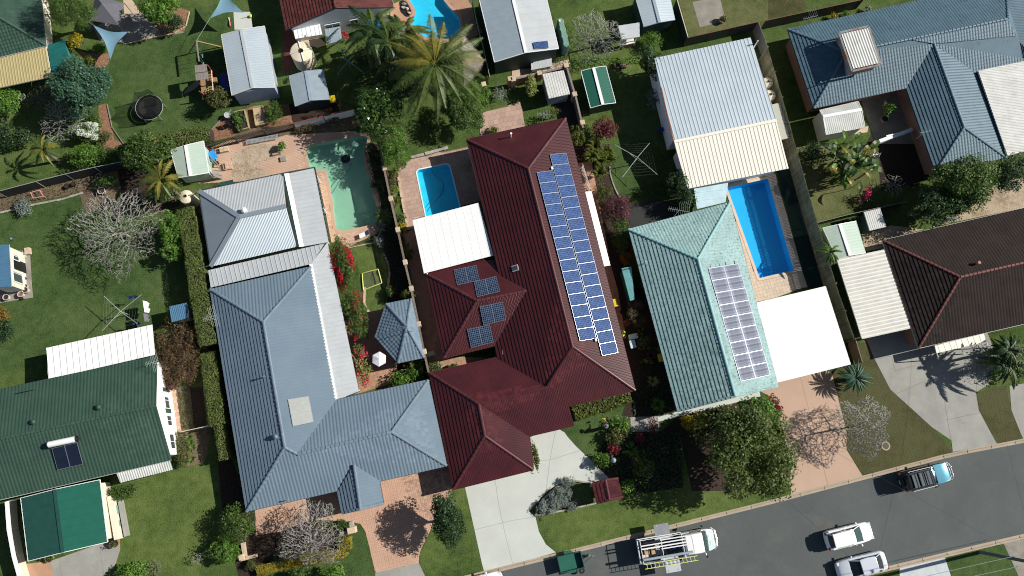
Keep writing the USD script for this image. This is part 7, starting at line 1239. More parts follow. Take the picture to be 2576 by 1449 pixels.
# ================================================================== PEOPLE
def limb(j): return [(np.array(p, float), r) for p, r in j]
def figure(name, label, p, yaw, clothes, joints_arms, headwear='hair', lean=0., z=0.):
    """A standing person facing +x: one continuous body, clothes as its children."""
    pos = W(p, z); t = thing(name, label, 'person', pos); Q = lambda m: place(m, pos, yaw)
    def sph(c, r): return m3.Manifold.sphere(r, 14).translate(tuple(map(float, c)))
    def bones(ch): return [m3.Manifold.batch_hull([sph(ch[i][0], ch[i][1]), sph(ch[i + 1][0], ch[i + 1][1])]) for i in range(len(ch) - 1)]
    def fin(bs):
        m = m3.Manifold.batch_boolean(bs, m3.OpType.Add).refine_to_length(.05).to_mesh(); import trimesh as tm
        q = tm.Trimesh(np.array(m.vert_properties[:, :3]), np.array(m.tri_verts), process=True); tm.smoothing.filter_taubin(q, iterations=6); return np.array(q.vertices), np.array(q.faces)
    lx = lean; hip = [np.array([0, s * .1, .92]) for s in (-1, 1)]; chest = np.array([lx * .6, 0, 1.3]); neck = np.array([lx, 0, 1.5]); head = np.array([lx * 1.25 + .02, 0, 1.64])
    legs = [limb([(hip[i], .1), ((.02, s * .11, .5), .068), ((-.01, s * .12, .08), .045), ((.14, s * .13, .04), .035)]) for i, s in enumerate((-1, 1))]
    torso = [m3.Manifold.batch_hull([sph((0, s * .1, .95), .11) for s in (-1, 1)] + [sph((lx * .3, s * .08, 1.15), .1) for s in (-1, 1)]), m3.Manifold.batch_hull([sph((lx * .3, s * .08, 1.12), .1) for s in (-1, 1)] + [sph(chest + [0, s * .13, .08], .09) for s in (-1, 1)])]
    hd = [m3.Manifold.batch_hull([sph(neck - [0, 0, .06], .055), sph(head - [0, 0, .06], .06)]), m3.Manifold.batch_hull([sph(head, .095), sph(head + [.02, 0, -.07], .07), sph(head + [-.02, 0, .03], .1)]), sph(head + [.11, 0, -.02], .018), sph(head + [0, .098, -.01], .025), sph(head + [0, -.098, -.01], .025)]
    arms, hands = [], []
    for s, (elb, wr) in zip((-1, 1), joints_arms):
        sh = chest + [0, s * .2, .1]; elb, wr = np.array(elb, float), np.array(wr, float); arms.append(limb([(sh, .06), (elb, .045), (wr, .033)])); f = norm(wr - elb); sd = norm(np.cross(f, UZ) + [1e-6, 0, 0]); pm = wr + f * .08
        hands += bones(limb([(wr, .03), (pm - f * .02, .034)])) + bones(limb([(pm - sd * .025, .016), (pm + sd * .025, .016)]))
        for k, (o, ln) in enumerate(((-.032, .075), (-.011, .085), (.011, .08), (.032, .062))): hands += bones(limb([(pm + sd * o, .01), (pm + sd * o + f * ln * .5, .0095), (pm + sd * o + f * ln * .85 - UZ * .03, .008)]))
        hands += bones(limb([(wr + f * .03 + sd * .03, .012), (wr + f * .08 + sd * .062, .01), (wr + f * .115 + sd * .055, .008)]))
    part(t, 'body', Q(fin(sum([bones(l) for l in legs + arms], []) + torso + hd + hands)), 'skin', smooth=60)
    grow = lambda ch, g: [(p, r + g) for p, r in ch]
    part(t, 'shirt', Q(fin([m3.Manifold.batch_hull([sph((0, s * .1, .93), .125) for s in (-1, 1)] + [sph((lx * .3, s * .08, 1.15), .115) for s in (-1, 1)]), m3.Manifold.batch_hull([sph((lx * .3, s * .08, 1.12), .115) for s in (-1, 1)] + [sph(chest + [0, s * .15, .09], .1) for s in (-1, 1)])] + sum([bones(grow(a[:2], .016)) for a in arms], []))), clothes[0], smooth=60)
    part(t, 'trousers', Q(fin(sum([bones(grow(l[:3], .016)) for l in legs], []) + [m3.Manifold.batch_hull([sph((0, s * .09, .93), .122) for s in (-1, 1)])])), clothes[1], smooth=60)
    for s in (-1, 1): part(t, 'shoe', Q(fin(bones(limb([((-.04, s * .12, .05), .05), ((.16, s * .13, .04), .045)])))), 'black', smooth=60)
    for s in (-1, 1): part(t, 'eye', Q(lathe(head + [.083, s * .035, .01], [(0, .012), (.01, .008), (.012, 0)], 8, axis=np.array([1., 0, 0]))), 'black')
    part(t, 'mouth', Q(box(head + [.09, 0, -.075], (.012, .05, .012), yaw=0)), 'fence_red')
    if headwear == 'hair': part(t, 'hair', Q(fin([m3.Manifold.batch_hull([sph(head + [-.03, 0, .035], .105), sph(head + [-.05, 0, -.03], .09)])])), 'hair', smooth=60)
    else:
        part(t, 'hat', Q(lathe(head + [-.005, 0, .055], [(0, .09), (.06, .085), (.1, .05), (.115, 0), (.2, -.01), (.2, -.018), (.11, -.012)], 20)), headwear, smooth=50)
    return t, pos, Q
figure('person', 'person in a bright yellow high visibility top and black cap beside the maroon roof', (1563, 845), AZ + 2.6, ('hivis', 'cloth_blue'), (((.12, -.3, 1.1), (.3, -.22, 1.05)), ((.05, .3, 1.08), (.18, .3, .88))), headwear='hair')
f2, fp, Q = figure('person', 'person in dark clothes and grey hat holding a yellow paddle on the front lawn', (1523, 1076), AZ + 2.2, ('cloth_dark', 'cloth_dark'), (((.2, -.32, 1.18), (.42, -.34, 1.1)), ((.12, .3, 1.1), (.3, .25, 1.05))), headwear='cloth_grey', lean=.14)
pd = thing('yellow_paddle', 'round yellow paddle held by the person on the front lawn', 'paddle', Q((np.array([[.5, -.36, 1.1]]), None))[0][0]); part(pd, 'blade', Q(lathe((.72, -.42, 1.06), [(0, .01), (.15, .01), (.16, 0), (.15, -.01), (0, -.01)], 18, axis=norm(np.array([.5, -.7, .4])))), 'yellow'); part(pd, 'grip', Q(tube([(.46, -.35, 1.08), (.6, -.39, 1.07)], .015, 6)), 'lemon')
# ================================================================== YARD THINGS
def hoist(label, p, ends, h, m='galv'):
    """Rotary clothesline: post, four arms, square line runs."""
    c = W(p, h); E = [W(q, h + .12) for q in ends]; E = [c + norm(e - c) * min(np.linalg.norm(e - c), 2.6) for e in E]; t = thing('rotary_clothesline', label, 'clothesline', c * [1, 1, 0]); part(t, 'post', cyl(c * [1, 1, 0], .04, h + .1, 8), m)
    for e in E: part(t, 'arm', tube([c, e], .028, 6), m); part(t, 'stay', tube([c - UZ * .5, c * .6 + e * .4], .015, 5), m)
    o = sorted(E, key=lambda e: math.atan2(e[1] - c[1], e[0] - c[0]))
    for f in (.35, .5, .65, .8, .97): r = [c + (e - c) * f for e in o]; part(t, 'line', tube(r + r[:1], .003, 3), 'wire_pale')
    return t, c, o
hoist('rotary clothesline half in the shadow of the big metal shed', P('r12 1262,135')[0], P('r12 1095,355 1465,310 1385,-10 1035,8'), 2.0)
t, c, o = hoist('rotary clothesline hung with washing on the left lawn', P('r20 1210,235')[0], P('r20 1425,65 1045,80 1385,360 1030,430'), 2.0); hoist('green rotary clothesline in the palm shade at the top', P('r01 930,610')[0], P('r01 818,750 835,560 1090,740 1010,480'), 1.8, 'green_metal')
def cloth(label, p, w, h, m, z=1.95, yaw=None, cat='washing'):
    a = W(p, z); yaw = AZ + math.pi / 2 if yaw is None else yaw; u = np.array([math.cos(yaw), math.sin(yaw), 0]); n = np.cross(u, UZ); V = []
    for i in range(7):
        for j in range(5): V.append(a + u * w * (i / 6 - .5) - UZ * h * j / 4 + n * (.05 * math.sin(i * 2.1 + j) * j / 2 + .18 * j / 4))
    F = []
    for i in range(6):
        for j in range(4): k = i * 5 + j; F += [[k, k + 1, k + 6], [k, k + 6, k + 5]]
    solo('washing', label, cat, (np.array(V), np.array(F)), m)
cloth('white shirt hanging on the left lawn clothesline', P('r20 1445,185')[0], 1.1, .8, 'white'); cloth('grey garment hanging on the left lawn clothesline', P('r20 1448,295')[0], .75, .7, 'cloth_grey'); cloth('dark garment hanging low on the left lawn clothesline', P('r20 1355,340')[0], .6, .8, 'cloth_blue', yaw=AZ); cloth('blue striped garment hanging at the top of the left lawn clothesline', P('r20 1320,78')[0], .9, .5, 'cloth_blue', yaw=AZ)
def tank(label, p, r, h, m='tank_cream', bands=9, z0=0., pipe=None):
    c = W(p, h + z0) * [1, 1, 0] + UZ * z0; t = thing('water_tank', label, 'tank', c); prof = [(0, 0), (r, 0)]
    for i in range(bands): prof += [(r, h * (i + .15) / bands), (r * .97, h * (i + .5) / bands), (r, h * (i + .85) / bands)]
    part(t, 'tank_wall', lathe(c, prof + [(r, h)], 28), m, smooth=35); part(t, 'tank_top', lathe(c, [(r, h), (r * .9, h + .06), (r * .22, h + .22)], 28), m, smooth=50); part(t, 'inlet', lathe(c, [(r * .24, h + .2), (r * .22, h + .26), (r * .18, h + .24), (0, h + .2)], 16), 'black')
    return t, c
t, c = tank('large cream ribbed water tank with a cross of white pipes', P('r01 455,520')[0], 1.08, 2.2)
for a in (.25, 1.85, 3.4, 5.0): d = np.array([math.cos(a), math.sin(a), 0]); part(t, 'pipe', tube([c + d * .25 + UZ * 2.46, c + d * 1.1 + UZ * 2.3], .05, 6), 'white')
t, c = tank('cream water tank with conical top beside the metal roofed annex', P('r10 1872,530')[0], .66, 1.9, bands=1); part(t, 'pipe', tube([c + UZ * 2.1 + UX * .4, c + UZ * 2.3 + UX * 1.2], .09, 8), 'tank_cream')
tank('upper cream water tank squeezed behind the big shed', P('r03 -5,830')[0], .55, 1.9, bands=5); tank('lower cream water tank squeezed behind the big shed', P('r03 20,958')[0], .58, 1.9, bands=5)
a, b = W(P('r02 490,215')[0], 1.9), W(P('r02 545,440')[0], 1.9); cc = (a + b) / 2 * [1, 1, 0]; t = thing('slimline_tank', 'long green slimline water tank beside the large pale shed', 'tank', cc); pl = LineString([a[:2], b[:2]]); 
from shapely.geometry import MultiPoint
w_ = unary_union([Point(pl.interpolate(f, normalized=True)).buffer(.36) for f in (0, .33, .66, 1)] + [pl.buffer(.3)]); part(t, 'tank_wall', prism(w_, 0, 1.85), 'tank_green'); part(t, 'tank_top', prism(w_.buffer(-.08), 1.85, 1.93), 'tank_green'); part(t, 'inlet', lathe(a * [1, 1, 0], [(.2, 1.93), (.2, 2.0), (.15, 1.98), (0, 1.95)], 16), 'galv')
def bin_(label, p, lid, body='fence_green', yaw=None):
    c = W(p, 1.); c[2] = 0; yaw = AZ if yaw is None else yaw; t = thing('wheelie_bin', label, 'bin', c); Q = lambda m: place(m, c, yaw)
    part(t, 'body', Q(hull([(x, y, z) for z, s in ((.08, .75), (.95, 1.)) for x in (-.26 * s, .26 * s) for y in (-.34 * s, .34 * s)])), body); part(t, 'lid', Q(rbox((0, 0, .99), (.58, .76, .07), .03, yaw=0)), lid); part(t, 'handle', Q(tube([(-.25, -.4, .98), (.25, -.4, .98)], .02, 6)), body)
    for s in (-1, 1): part(t, 'wheel', Q(lathe((s * .27 - .03, -.26, .1), [(0, 0), (.1, 0), (.1, .06), (0, .06)], 12, axis=np.array([1., 0, 0]))), 'rubber')
bin_('wheelie bin with yellow lid beside the shaded grey shed', P('r01 770,995')[0], 'yellow', 'fence_dark'); bin_('wheelie bin with yellow lid half under the maroon roof edge', P('r22 1030,150')[0], 'yellow', 'fence_dark'); bin_('wheelie bin with yellow lid in the shade of the teal house', P('r22 1500,700')[0], 'yellow', 'fence_dark'); bin_('open topped green bin below the white table', P('r22 1215,565')[0], 'shade_pale', 'fence_green')
# play equipment
tc = W(P('r00 1500,1080')[0], .85) * [1, 1, 0]; t = thing('trampoline', 'black trampoline with sagging safety net on the shaded lawn', 'trampoline', tc); R_ = 1.32; ang = np.linspace(0, 2 * math.pi, 25); ring = [tc + np.array([math.cos(a) * R_, math.sin(a) * R_, .85]) for a in ang]
part(t, 'frame', tube(ring, .04, 6), 'galv'); part(t, 'pad', lathe(tc + UZ * .87, [(R_ - .28, 0), (R_, 0)], 24), 'black'); part(t, 'mat', lathe(tc + UZ * .86, [(0, -.04), (R_ - .3, 0)], 24), 'rubber')
for i in range(6):
    a = i * math.pi / 3 + .3; q = tc + np.array([math.cos(a) * (R_ + .08), math.sin(a) * (R_ + .08), 0]); part(t, 'net_pole', tube([q, q + UZ * 1.7, q + UZ * 2.35 - (q - tc) * .12], .025, 6), 'black'); part(t, 'leg', tube([q, q + UZ * .85], .03, 6), 'galv')
top = [tc + np.array([math.cos(a) * (R_ + .02 - .16 * abs(math.sin((a - .3) * 3))), math.sin(a) * (R_ + .02 - .16 * abs(math.sin((a - .3) * 3))), 2.3 - .35 * abs(math.sin((a - .3) * 3))]) for a in ang]; V = np.vstack([np.array(ring), np.array(top)]); n = len(ring); part(t, 'net', (V, np.array([[i, i + 1, n + i + 1] for i in range(n - 1)] + [[i, n + i + 1, n + i] for i in range(n - 1)])), 'mesh_net')
a, b = W(P('r00 1977,412')[0], 2.2), W(P('r00 2003,620')[0], 2.2); t = thing('swing_set', 'timber swing frame joined to the climbing tower', 'swing', (a + b) / 2 * [1, 1, 0]); part(t, 'beam', beam(a, b, .1, .12), 'grey_timber')
for p in P('r00 1888,552 2222,472'): part(t, 'leg', beam(W(p, .0), a - UZ * .03, .09, .09), 'raw_timber')
for f in (.35, .75):
    c = a + (b - a) * f; d = norm(b - a); part(t, 'swing_rope', join(*[tube([c + d * s * .2, c + d * s * .2 - UZ * 1.6], .012, 4) for s in (-1, 1)]), 'green_metal'); part(t, 'swing_seat', box(c - UZ * 1.6, (.18, .42, .03), yaw=math.atan2(d[1], d[0]) + math.pi / 2), 'green_metal')
cc = [W(p, 2.9) for p in P('r00 1968,628 2056,640 2078,828 1995,805')]; fc = np.mean(cc, 0) * [1, 1, 0]; t = thing('climbing_tower', 'timber cubby tower with grey board roof and red rails beside the grey shed', 'play tower', fc); ya = AZ - .08; bx = lambda dx, dy, z, s: box(fc + np.array([math.cos(ya) * dx - math.sin(ya) * dy, math.sin(ya) * dx + math.cos(ya) * dy, z]), s, yaw=ya)
for dx in (-.6, .6):
    for dy in (-1.5, -.6, .75): part(t, 'post', bx(dx, dy, 1.35 if dy > -1 else 1.0, (.09, .09, 2.7 if dy > -1 else 2.0)), 'red_timber')
part(t, 'deck', bx(0, -.4, 1.25, (1.25, 2.4, .06)), 'raw_timber')
for dy, z, sx in ((.4, 2.85, 1.15), (-.35, 2.75, 1.2)):
    for k in range(8): part(t, 'roof_board', bx(-sx / 2 + sx * (k + .5) / 8, dy, z + .01 * (k % 2), (sx / 8 - .01, .78, .03)), 'grey_timber')
for k in range(9): part(t, 'rail', bx(.62, -1.45 + k * .26, 1.55, (.04, .12, .55)), 'red_timber')
for k in range(5): part(t, 'rail', bx(-.5 + k * .25, -1.55, 1.55, (.12, .04, .55)), 'red_timber')
part(t, 'hatch', bx(.85, -.35, 1.6, (.5, .45, .4)), 'raw_timber'); part(t, 'trim', bx(.68, -.5, 1.85, (.05, 2.2, .1)), 'cream'); s0 = fc + np.array([-.6, -.1, 1.25]); part(t, 'slide', join(beam(s0, s0 + np.array([-1.9, -1.0, -1.15]), .5, .05), beam(s0 + UZ * .08 + UY * .25, s0 + UZ * .08 + UY * .25 + np.array([-1.9, -1.0, -1.15]), .04, .16)), 'fence_dark'); part(t, 'steering_wheel', lathe(fc + UY * -1.2 + UZ * 1.5, [(.12, 0), (.16, .02), (.12, .04)], 14), 'lemon')
# shade sails
def sail(name, label, corners, zs, m, sag=.16, anchors=()):
    c = [W(p, z) for p, z in zip(corners, zs)]; ce = np.mean(c, 0); t = thing(name, label, 'shade sail', ce * [1, 1, 0]); N = 10; V, idx = [], {}; F = []
    for i in range(N + 1):
        for j in range(N + 1 - i):
            k = N - i - j; b = np.array([i, j, k]) / N; q = b[0] * c[0] + b[1] * c[1] + b[2] * c[2]; e = np.sort(b); pull = sum(4 * b[x] * b[y] * max(0, 1 - 3 * b[3 - x - y]) for x, y in ((0, 1), (1, 2), (0, 2))); q = q + (ce - q) * sag * pull - UZ * .1 * (27 * b.prod()); idx[(i, j)] = len(V); V.append(q)
    for i in range(N):
        for j in range(N - i):
            F.append([idx[(i, j)], idx[(i + 1, j)], idx[(i, j + 1)]])
            if i + j < N - 1: F.append([idx[(i + 1, j)], idx[(i + 1, j + 1)], idx[(i, j + 1)]])
    part(t, 'cloth', (np.array(V), np.array(F)), m, smooth=True)
    for a, k in anchors: part(t, 'rope', tube([c[k], W(*a)], .02, 4), 'wire_pale')
    return t
sail('shade_sail', 'pale blue triangular shade sail over the mulch bed', [(234, 63), (322, 80), (278, 150)], (2.8, 2.6, 2.0), 'sail_blue', .3, [(((260, 200), .0), 2), (((221, 53), 2.9), 0)]); sail('shade_sail', 'pale blue shade sail cut by the top edge above the lawn', [(562, -40), (528, 46), (613, 32)], (3., 2.4, 2.6), 'sail_blue', .3, [(((494, 103), 2.1), 1)])
cr = [W(p, 2.1) for p in ((226, 51), (299, 64), (313, 8), (240, -12))]; ap = W((256, 9), 2.9); t = thing('pavilion_tent', 'dark grey peaked canopy tent on the shaded patio', 'canopy', np.mean(cr, 0) * [1, 1, 0])
for i in range(4): part(t, 'canopy_panel', fan([cr[i], cr[(i + 1) % 4], ap]), 'sail_grey'); part(t, 'leg', box(cr[i] * [1, 1, 0] + UZ * 1.05, (.05, .05, 2.1)), 'metal')
# pools' bits, furniture
def hose(label, pts, m='dark_paint', z=-.1, r=.03, name='pool_hose', cat='hose'):
    q = along(pts, z); from scipy.interpolate import splprep, splev
    tck, _ = splprep(np.array(q).T, s=0, k=min(3, len(q) - 1)); V = np.array(splev(np.linspace(0, 1, 40), tck)).T; return solo(name, label, cat, tube(V, r, 6), m)
hose('pale curving cleaner hose in the green pool', 'r11 950,185 935,260 860,345 800,440 757,500', 'cloth_blue'); hose('dark cleaner hose across the green pool', 'r11 890,65 940,120 945,180'); hose('dark curved hose in the turquoise pool', 'r11 1770,235 1800,310 1885,390 1870,490 1790,590 1720,680'); cl = W(P('r11 900,150')[0], -.7); t = thing('pool_cleaner', 'dark pool cleaner on the floor of the green pool', 'pool cleaner', cl); part(t, 'skirt', lathe(cl, [(.45, 0), (.4, .05), (.15, .1)], 18), 'black'); part(t, 'head', cyl(cl + UZ * .1, .1, .25, 10), 'dark_paint')
cc = [W(p, .45) for p in P('r11 1035,908 1130,868 1142,912 1045,950')]; t = thing('sun_lounger', 'striped white and navy lounger at the end of the green pool', 'lounger', np.mean(cc, 0) * [1, 1, 0])
for k in range(5): a, b = k / 5, (k + 1) / 5; L_ = lambda f, s: (cc[0] * (1 - f) + cc[1] * f) if s else (cc[3] * (1 - f) + cc[2] * f); lift = UZ * (.35 * max(0, b - .55)); part(t, 'slat_cloth', fan([L_(a, 1) + UZ * .35 * max(0, a - .55), L_(b, 1) + lift, L_(b, 0) + lift, L_(a, 0) + UZ * .35 * max(0, a - .55)]), 'white' if k < 3 else 'cloth_blue')
for i in range(4): part(t, 'leg', cyl(cc[i] * [1, 1, 0], .02, .43, 6), 'metal')
uc = W(P('r21 1240,715')[0], 2.1); t = thing('garden_umbrella', 'white hexagonal garden umbrella in the brick courtyard', 'umbrella', uc * [1, 1, 0])
for i in range(6): a, b = [.5 + k * math.pi / 3 for k in (i, i + 1)]; part(t, 'canopy_panel', fan([uc + UZ * .28, uc + np.array([math.cos(a), math.sin(a), 0]) * .7, uc + np.array([math.cos(b), math.sin(b), 0]) * .7]), 'umbrella')
part(t, 'pole', cyl(uc * [1, 1, 0], .025, 2.35, 8), 'metal'); part(t, 'base', cyl(uc * [1, 1, 0] + UZ * .03, .25, .08, 14), 'concrete')
t = thing('soccer_goal', 'yellow tube goal frame with net lying on the small lawn', 'goal', W((935, 702), 0)); gp = [W(p, z) for p, z in zip(((911, 688), (951, 677), (960.5, 712), (914, 730)), (.08, .5, .5, .08))]
for i in range(4): part(t, 'tube', tube([gp[i], (gp[i] + gp[(i + 1) % 4]) / 2 + (UZ * .05 if i != 1 else UZ * 0), gp[(i + 1) % 4]], .05, 8), 'lemon')
part(t, 'net', fan([p - UZ * .03 for p in gp]), 'net_pale'); st_ = (gp[1] + gp[2]) / 2 * [1, 1, 0] - UX * .9; part(t, 'stay', join(tube([gp[1], st_ + UZ * .05], .015, 5), tube([gp[2], st_ + UZ * .05], .015, 5)), 'black')
wb = W((536, 391), .5) * [1, 1, 0]; t = thing('wheelbarrow', 'bright blue wheelbarrow beside the sage green shed', 'wheelbarrow', wb); Q = lambda m: place(m, wb, AZ - 1.2); part(t, 'tray', Q(hull([(x, y, z) for z, a in ((.35, .6), (.62, 1.)) for x in (-.45 * a, .5 * a) for y in (-.33 * a, .33 * a)])), 'sky_plastic'); part(t, 'wheel', Q(lathe((.75, -.05, .2), [(0, 0), (.17, 0), (.2, .03), (.2, .07), (.17, .1), (0, .1)], 16, axis=np.array([0, 1., 0]))), 'rubber')
for s in (-1, 1): part(t, 'handle', Q(tube([(.75, s * .08, .2), (0, s * .25, .33), (-.9, s * .3, .55)], .02, 6)), 'metal'); part(t, 'leg', Q(tube([(-.3, s * .26, .38), (-.35, s * .26, 0)], .018, 5)), 'metal')
def stack(label, p, nx, ny, nz, m, bs=(.24, .12, .08), name='brick_stack', yaw=0.):
    c = W(p, nz * bs[2]) * [1, 1, 0]; t = thing(name, label, 'bricks', c); rng = random.Random(len(label))
    for i in range(nx):
        for j in range(ny):
            for k in range(nz): part(t, 'brick', box(c + UX * ((i - nx / 2 + .5) * bs[0] * 1.06 + rng.uniform(-.01, .01)) + UY * ((j - ny / 2 + .5) * bs[1] * 1.06) + UZ * (k + .5) * bs[2] + UZ * .035, bs, yaw=AZ + rng.uniform(-.05, .05)), m)
stack('pale square stack of paving bricks on the pool deck', (573, 417), 3, 6, 3, 'deck_paver'); stack('small row of dark purple bricks beside the pale brick stack', (563.5, 419), 1, 5, 3, 'court_paver'); stack('dark red brick heap behind the wheelbarrow', (533, 379), 2, 3, 3, 'fence_red'); stack('small sandstone block stack at the corner of the left slab', (68, 631), 2, 3, 3, 'sandstone', (.22, .2, .14)); stack('tan block stack near the picket fence', (563, 375), 2, 2, 2, 'sandstone', (.4, .25, .18))
bd = W((541, 428), .6) * [1, 1, 0]; t = thing('leaning_boards', 'grey boards and poles leaning on the sage green shed', 'boards', bd)
for k in range(4): a = bd + UY * (k * .35 - .7) + UX * .15; part(t, 'board', beam(a + UX * .25 + UZ * .05, a - UX * .25 + UZ * 1.3, .3, .03) if k < 2 else tube([a + UX * .3 + UZ * .05, a - UX * .2 + UY * .8 + UZ * 1.5], .04, 6), 'grey_timber' if k < 2 else 'metal')
a, b = W((618.5, 357.5), .35), W((700, 343), .35); t = thing('steel_grate', 'long pale steel grating beside the picket fence', 'grate', (a + b) / 2 * [1, 1, 0]); d = norm(b - a); part(t, 'frame', join(*[beam(a + np.cross(UZ, d) * s * .2, b + np.cross(UZ, d) * s * .2, .04, .05) for s in (-1, 1)]), 'steel_blue')
for k in range(26): q = a + (b - a) * (k + .5) / 26; part(t, 'bar', box(q, (.05, .4, .03), u=d, v=np.cross(UZ, d)), 'steel_blue')
q = W((571, 461), .75); t = thing('folding_table', 'dark green folding table at the annex wall', 'table', q * [1, 1, 0]); part(t, 'tabletop', rbox(q, (1.25, .5, .04), .01), 'emerald_dark')
for sx in (-.5, .5):
    for sy in (-.18, .18): part(t, 'leg', box(q * [1, 1, 0] + UX * sx + UY * sy + UZ * .37, (.03, .03, .73)), 'fence_dark')
t = thing('brick_planter', 'low brick planter at the pool deck corner', 'planter', W(P('r11 230,90')[0], 0)); a, b, c_ = [W(p, .3) for p in P('r11 165,105 245,85 270,145')]; part(t, 'wall', beam(a * [1, 1, 0] + UZ * .17, b * [1, 1, 0] + UZ * .17, .2, .3), 'brick_pillar'); part(t, 'block', box(c_ * [1, 1, 0] + UZ * .12, (.55, .5, .2)), 'stone')
# pots
def pot(label, p, r, h, m, soil_='soil', plantm=None, cat='pot', group=None, z=0.):
    c = W(p, h + z) * [1, 1, 0] + UZ * (z + .015); t = thing('plant_pot', label, cat, c, group); part(t, 'pot', lathe(c, [(0, 0), (r * .72, 0), (r, h), (r * .86, h), (r * .82, h - .06), (0, h - .06)], 16), m, smooth=35); part(t, 'soil', lathe(c, [(0, h - .05), (r * .82, h - .05)], 12), soil_)
    if plantm: part(t, 'plant', blob(c + UZ * (h + .15), (r * 1.2, r * 1.2, .25), 90, .16, nseed(), lumps=6), plantm)
for lab, p, r, h, m, s in (('tall cream urn at the lower corner of the studio shed', (62.6, 729), .3, .5, 'pot_white', 'soil'), ('cream pot with reddish soil on the studio slab', (51, 740), .28, .45, 'pot_white', 'mulch'), ('wide cream pot below the studio shed wall', (14.4, 747.4), .3, .4, 'pot_white', 'soil'), ('small cream pot above the tall urn', (63.8, 720), .22, .3, 'pot_white', 'soil'), ('pink tinged pot cluster near the studio door', (57, 642.7), .3, .3, 'cream', 'cream'), ('pale bowl beside the sandstone block stack', (60, 632), .2, .25, 'galv', 'galv'), ('small dark pot on the studio slab corner', (54.5, 751), .13, .2, 'pot_black', 'soil'), ('cobalt blue small pot by the studio window', (62, 700), .13, .25, 'royal', 'royal'), ('tiny terracotta pot at the left edge', (1, 747), .16, .25, 'terracotta', 'soil'),
                           ('large white plant pot in the dry garden bed', P('r10 1018,468')[0], .36, .5, 'pot_white', 'soil'), ('black ring shaped pot beside the frangipani', P('r10 1058,600')[0], .3, .25, 'pot_black', 'soil'), ('pale ring pot under the dark corrugated fence', P('r10 988,322')[0], .27, .25, 'galv', 'soil'), ('dark pot in the row along the corrugated fence', P('r10 668,425')[0], .22, .35, 'pot_black', 'soil'), ('second dark pot in the row along the corrugated fence', P('r10 735,400')[0], .22, .35, 'pot_black', 'soil'),
                           ('round brown pot beside the emerald carport', P('r30 1148,1120')[0], .42, .5, 'terracotta', 'soil'), ('round pot below the emerald carport eave', P('r30 490,1275')[0], .36, .45, 'terracotta', 'soil'), ('terracotta ring pot beside the orange mower', P('r02 1062,655')[0], .3, .4, 'terracotta', 'soil'), ('large brown pot on the old concrete slab at the top', P('r02 2120,190')[0], .4, .5, 'brick_pillar', 'soil'), ('round grey pot in the blue roofed courtyard', P('r03 1180,1195')[0], .4, .4, 'stone', 'soil'),
                           ('pale green round pot at the left edge', P('r00 218,972')[0], .36, .4, 'pale_green', 'soil'), ('dark round pot under the maroon eave', P('r22 1115,240')[0], .28, .3, 'pot_black', 'soil'), ('grey galvanised tub beside the raised beds', (571.5, 289), .32, .6, 'zinc', 'zinc'), ('golden pot hidden by the conifer', P('r00 540,905')[0], .3, .4, 'mustard_roof', 'soil'), ('mint green pot beside the conifer', P('r00 545,855')[0], .28, .4, 'mint_paint', 'soil')):
    pot(lab, p, r, h, m, s, plantm={'r02 2120': 'leaf_mid'}.get('', 'leaf_mid' if 'slab at the top' in lab or 'carport' in lab else None))
for i, p in enumerate(P('r30 1162,785 1182,940')): q = W(p, .35); t = thing('window_planter', ['dark empty trough planter on the carport garden ledge', 'trough planter of yellow flowers on the carport garden ledge'][i], 'planter', q * [1, 1, 0]); part(t, 'box', box(q * [1, 1, 0] + UZ * .2, (.35, .8, .4)), 'green_metal'); part(t, 'filling', blob(q + UZ * .05, (.14, .34, .08), 90, .09, nseed(), lumps=8), 'leaf_gold' if i else 'leaf_deep')
part('/World/carport', 'side_wall', beam(W(P('r30 1150,640')[0], 0) + UZ * .6, W(P('r30 1225,1070')[0], 0) + UZ * .6, .3, 1.2), 'cream'); part('/World/carport', 'ledge', beam(W(P('r30 1160,700')[0], .3) * [1, 1, 0] + UZ * .12 + UX * .4, W(P('r30 1225,1060')[0], .3) * [1, 1, 0] + UZ * .12 + UX * .4, .45, .24), 'concrete')
for k in (-1, 0, 1): q = W(P('r30 1140,1055')[0], .5); part('/World/carport', 'step', box(q * [1, 1, 0] + UY * k * .16 + UZ * .2, (1.1, .14, .3)), 'brick_pillar' if k else 'cream')
# beds, box planters
def raised(label, cs, m, fill, h=.5):
    c = [W(p, h) for p in cs]; t = thing('raised_bed', label, 'garden bed', np.mean(c, 0) * [1, 1, 0])
    for i in range(4): a, b = c[i], c[(i + 1) % 4]; part(t, 'sleeper', beam(a * [1, 1, 0] + UZ * h / 2, b * [1, 1, 0] + UZ * h / 2, .09, h), m)
    part(t, 'fill', prism(Polygon([p[:2] for p in c]).buffer(-.04), 0, h - .1), fill)
raised('timber raised bed filled with tan sand', [(636, 270), (660, 266), (670.5, 310), (643, 315.5)], 'sleeper', 'sand'); raised('timber raised bed full of green plants', [(589, 281), (613.7, 275.6), (625.5, 320.7), (599.6, 328)], 'sleeper', 'soil')
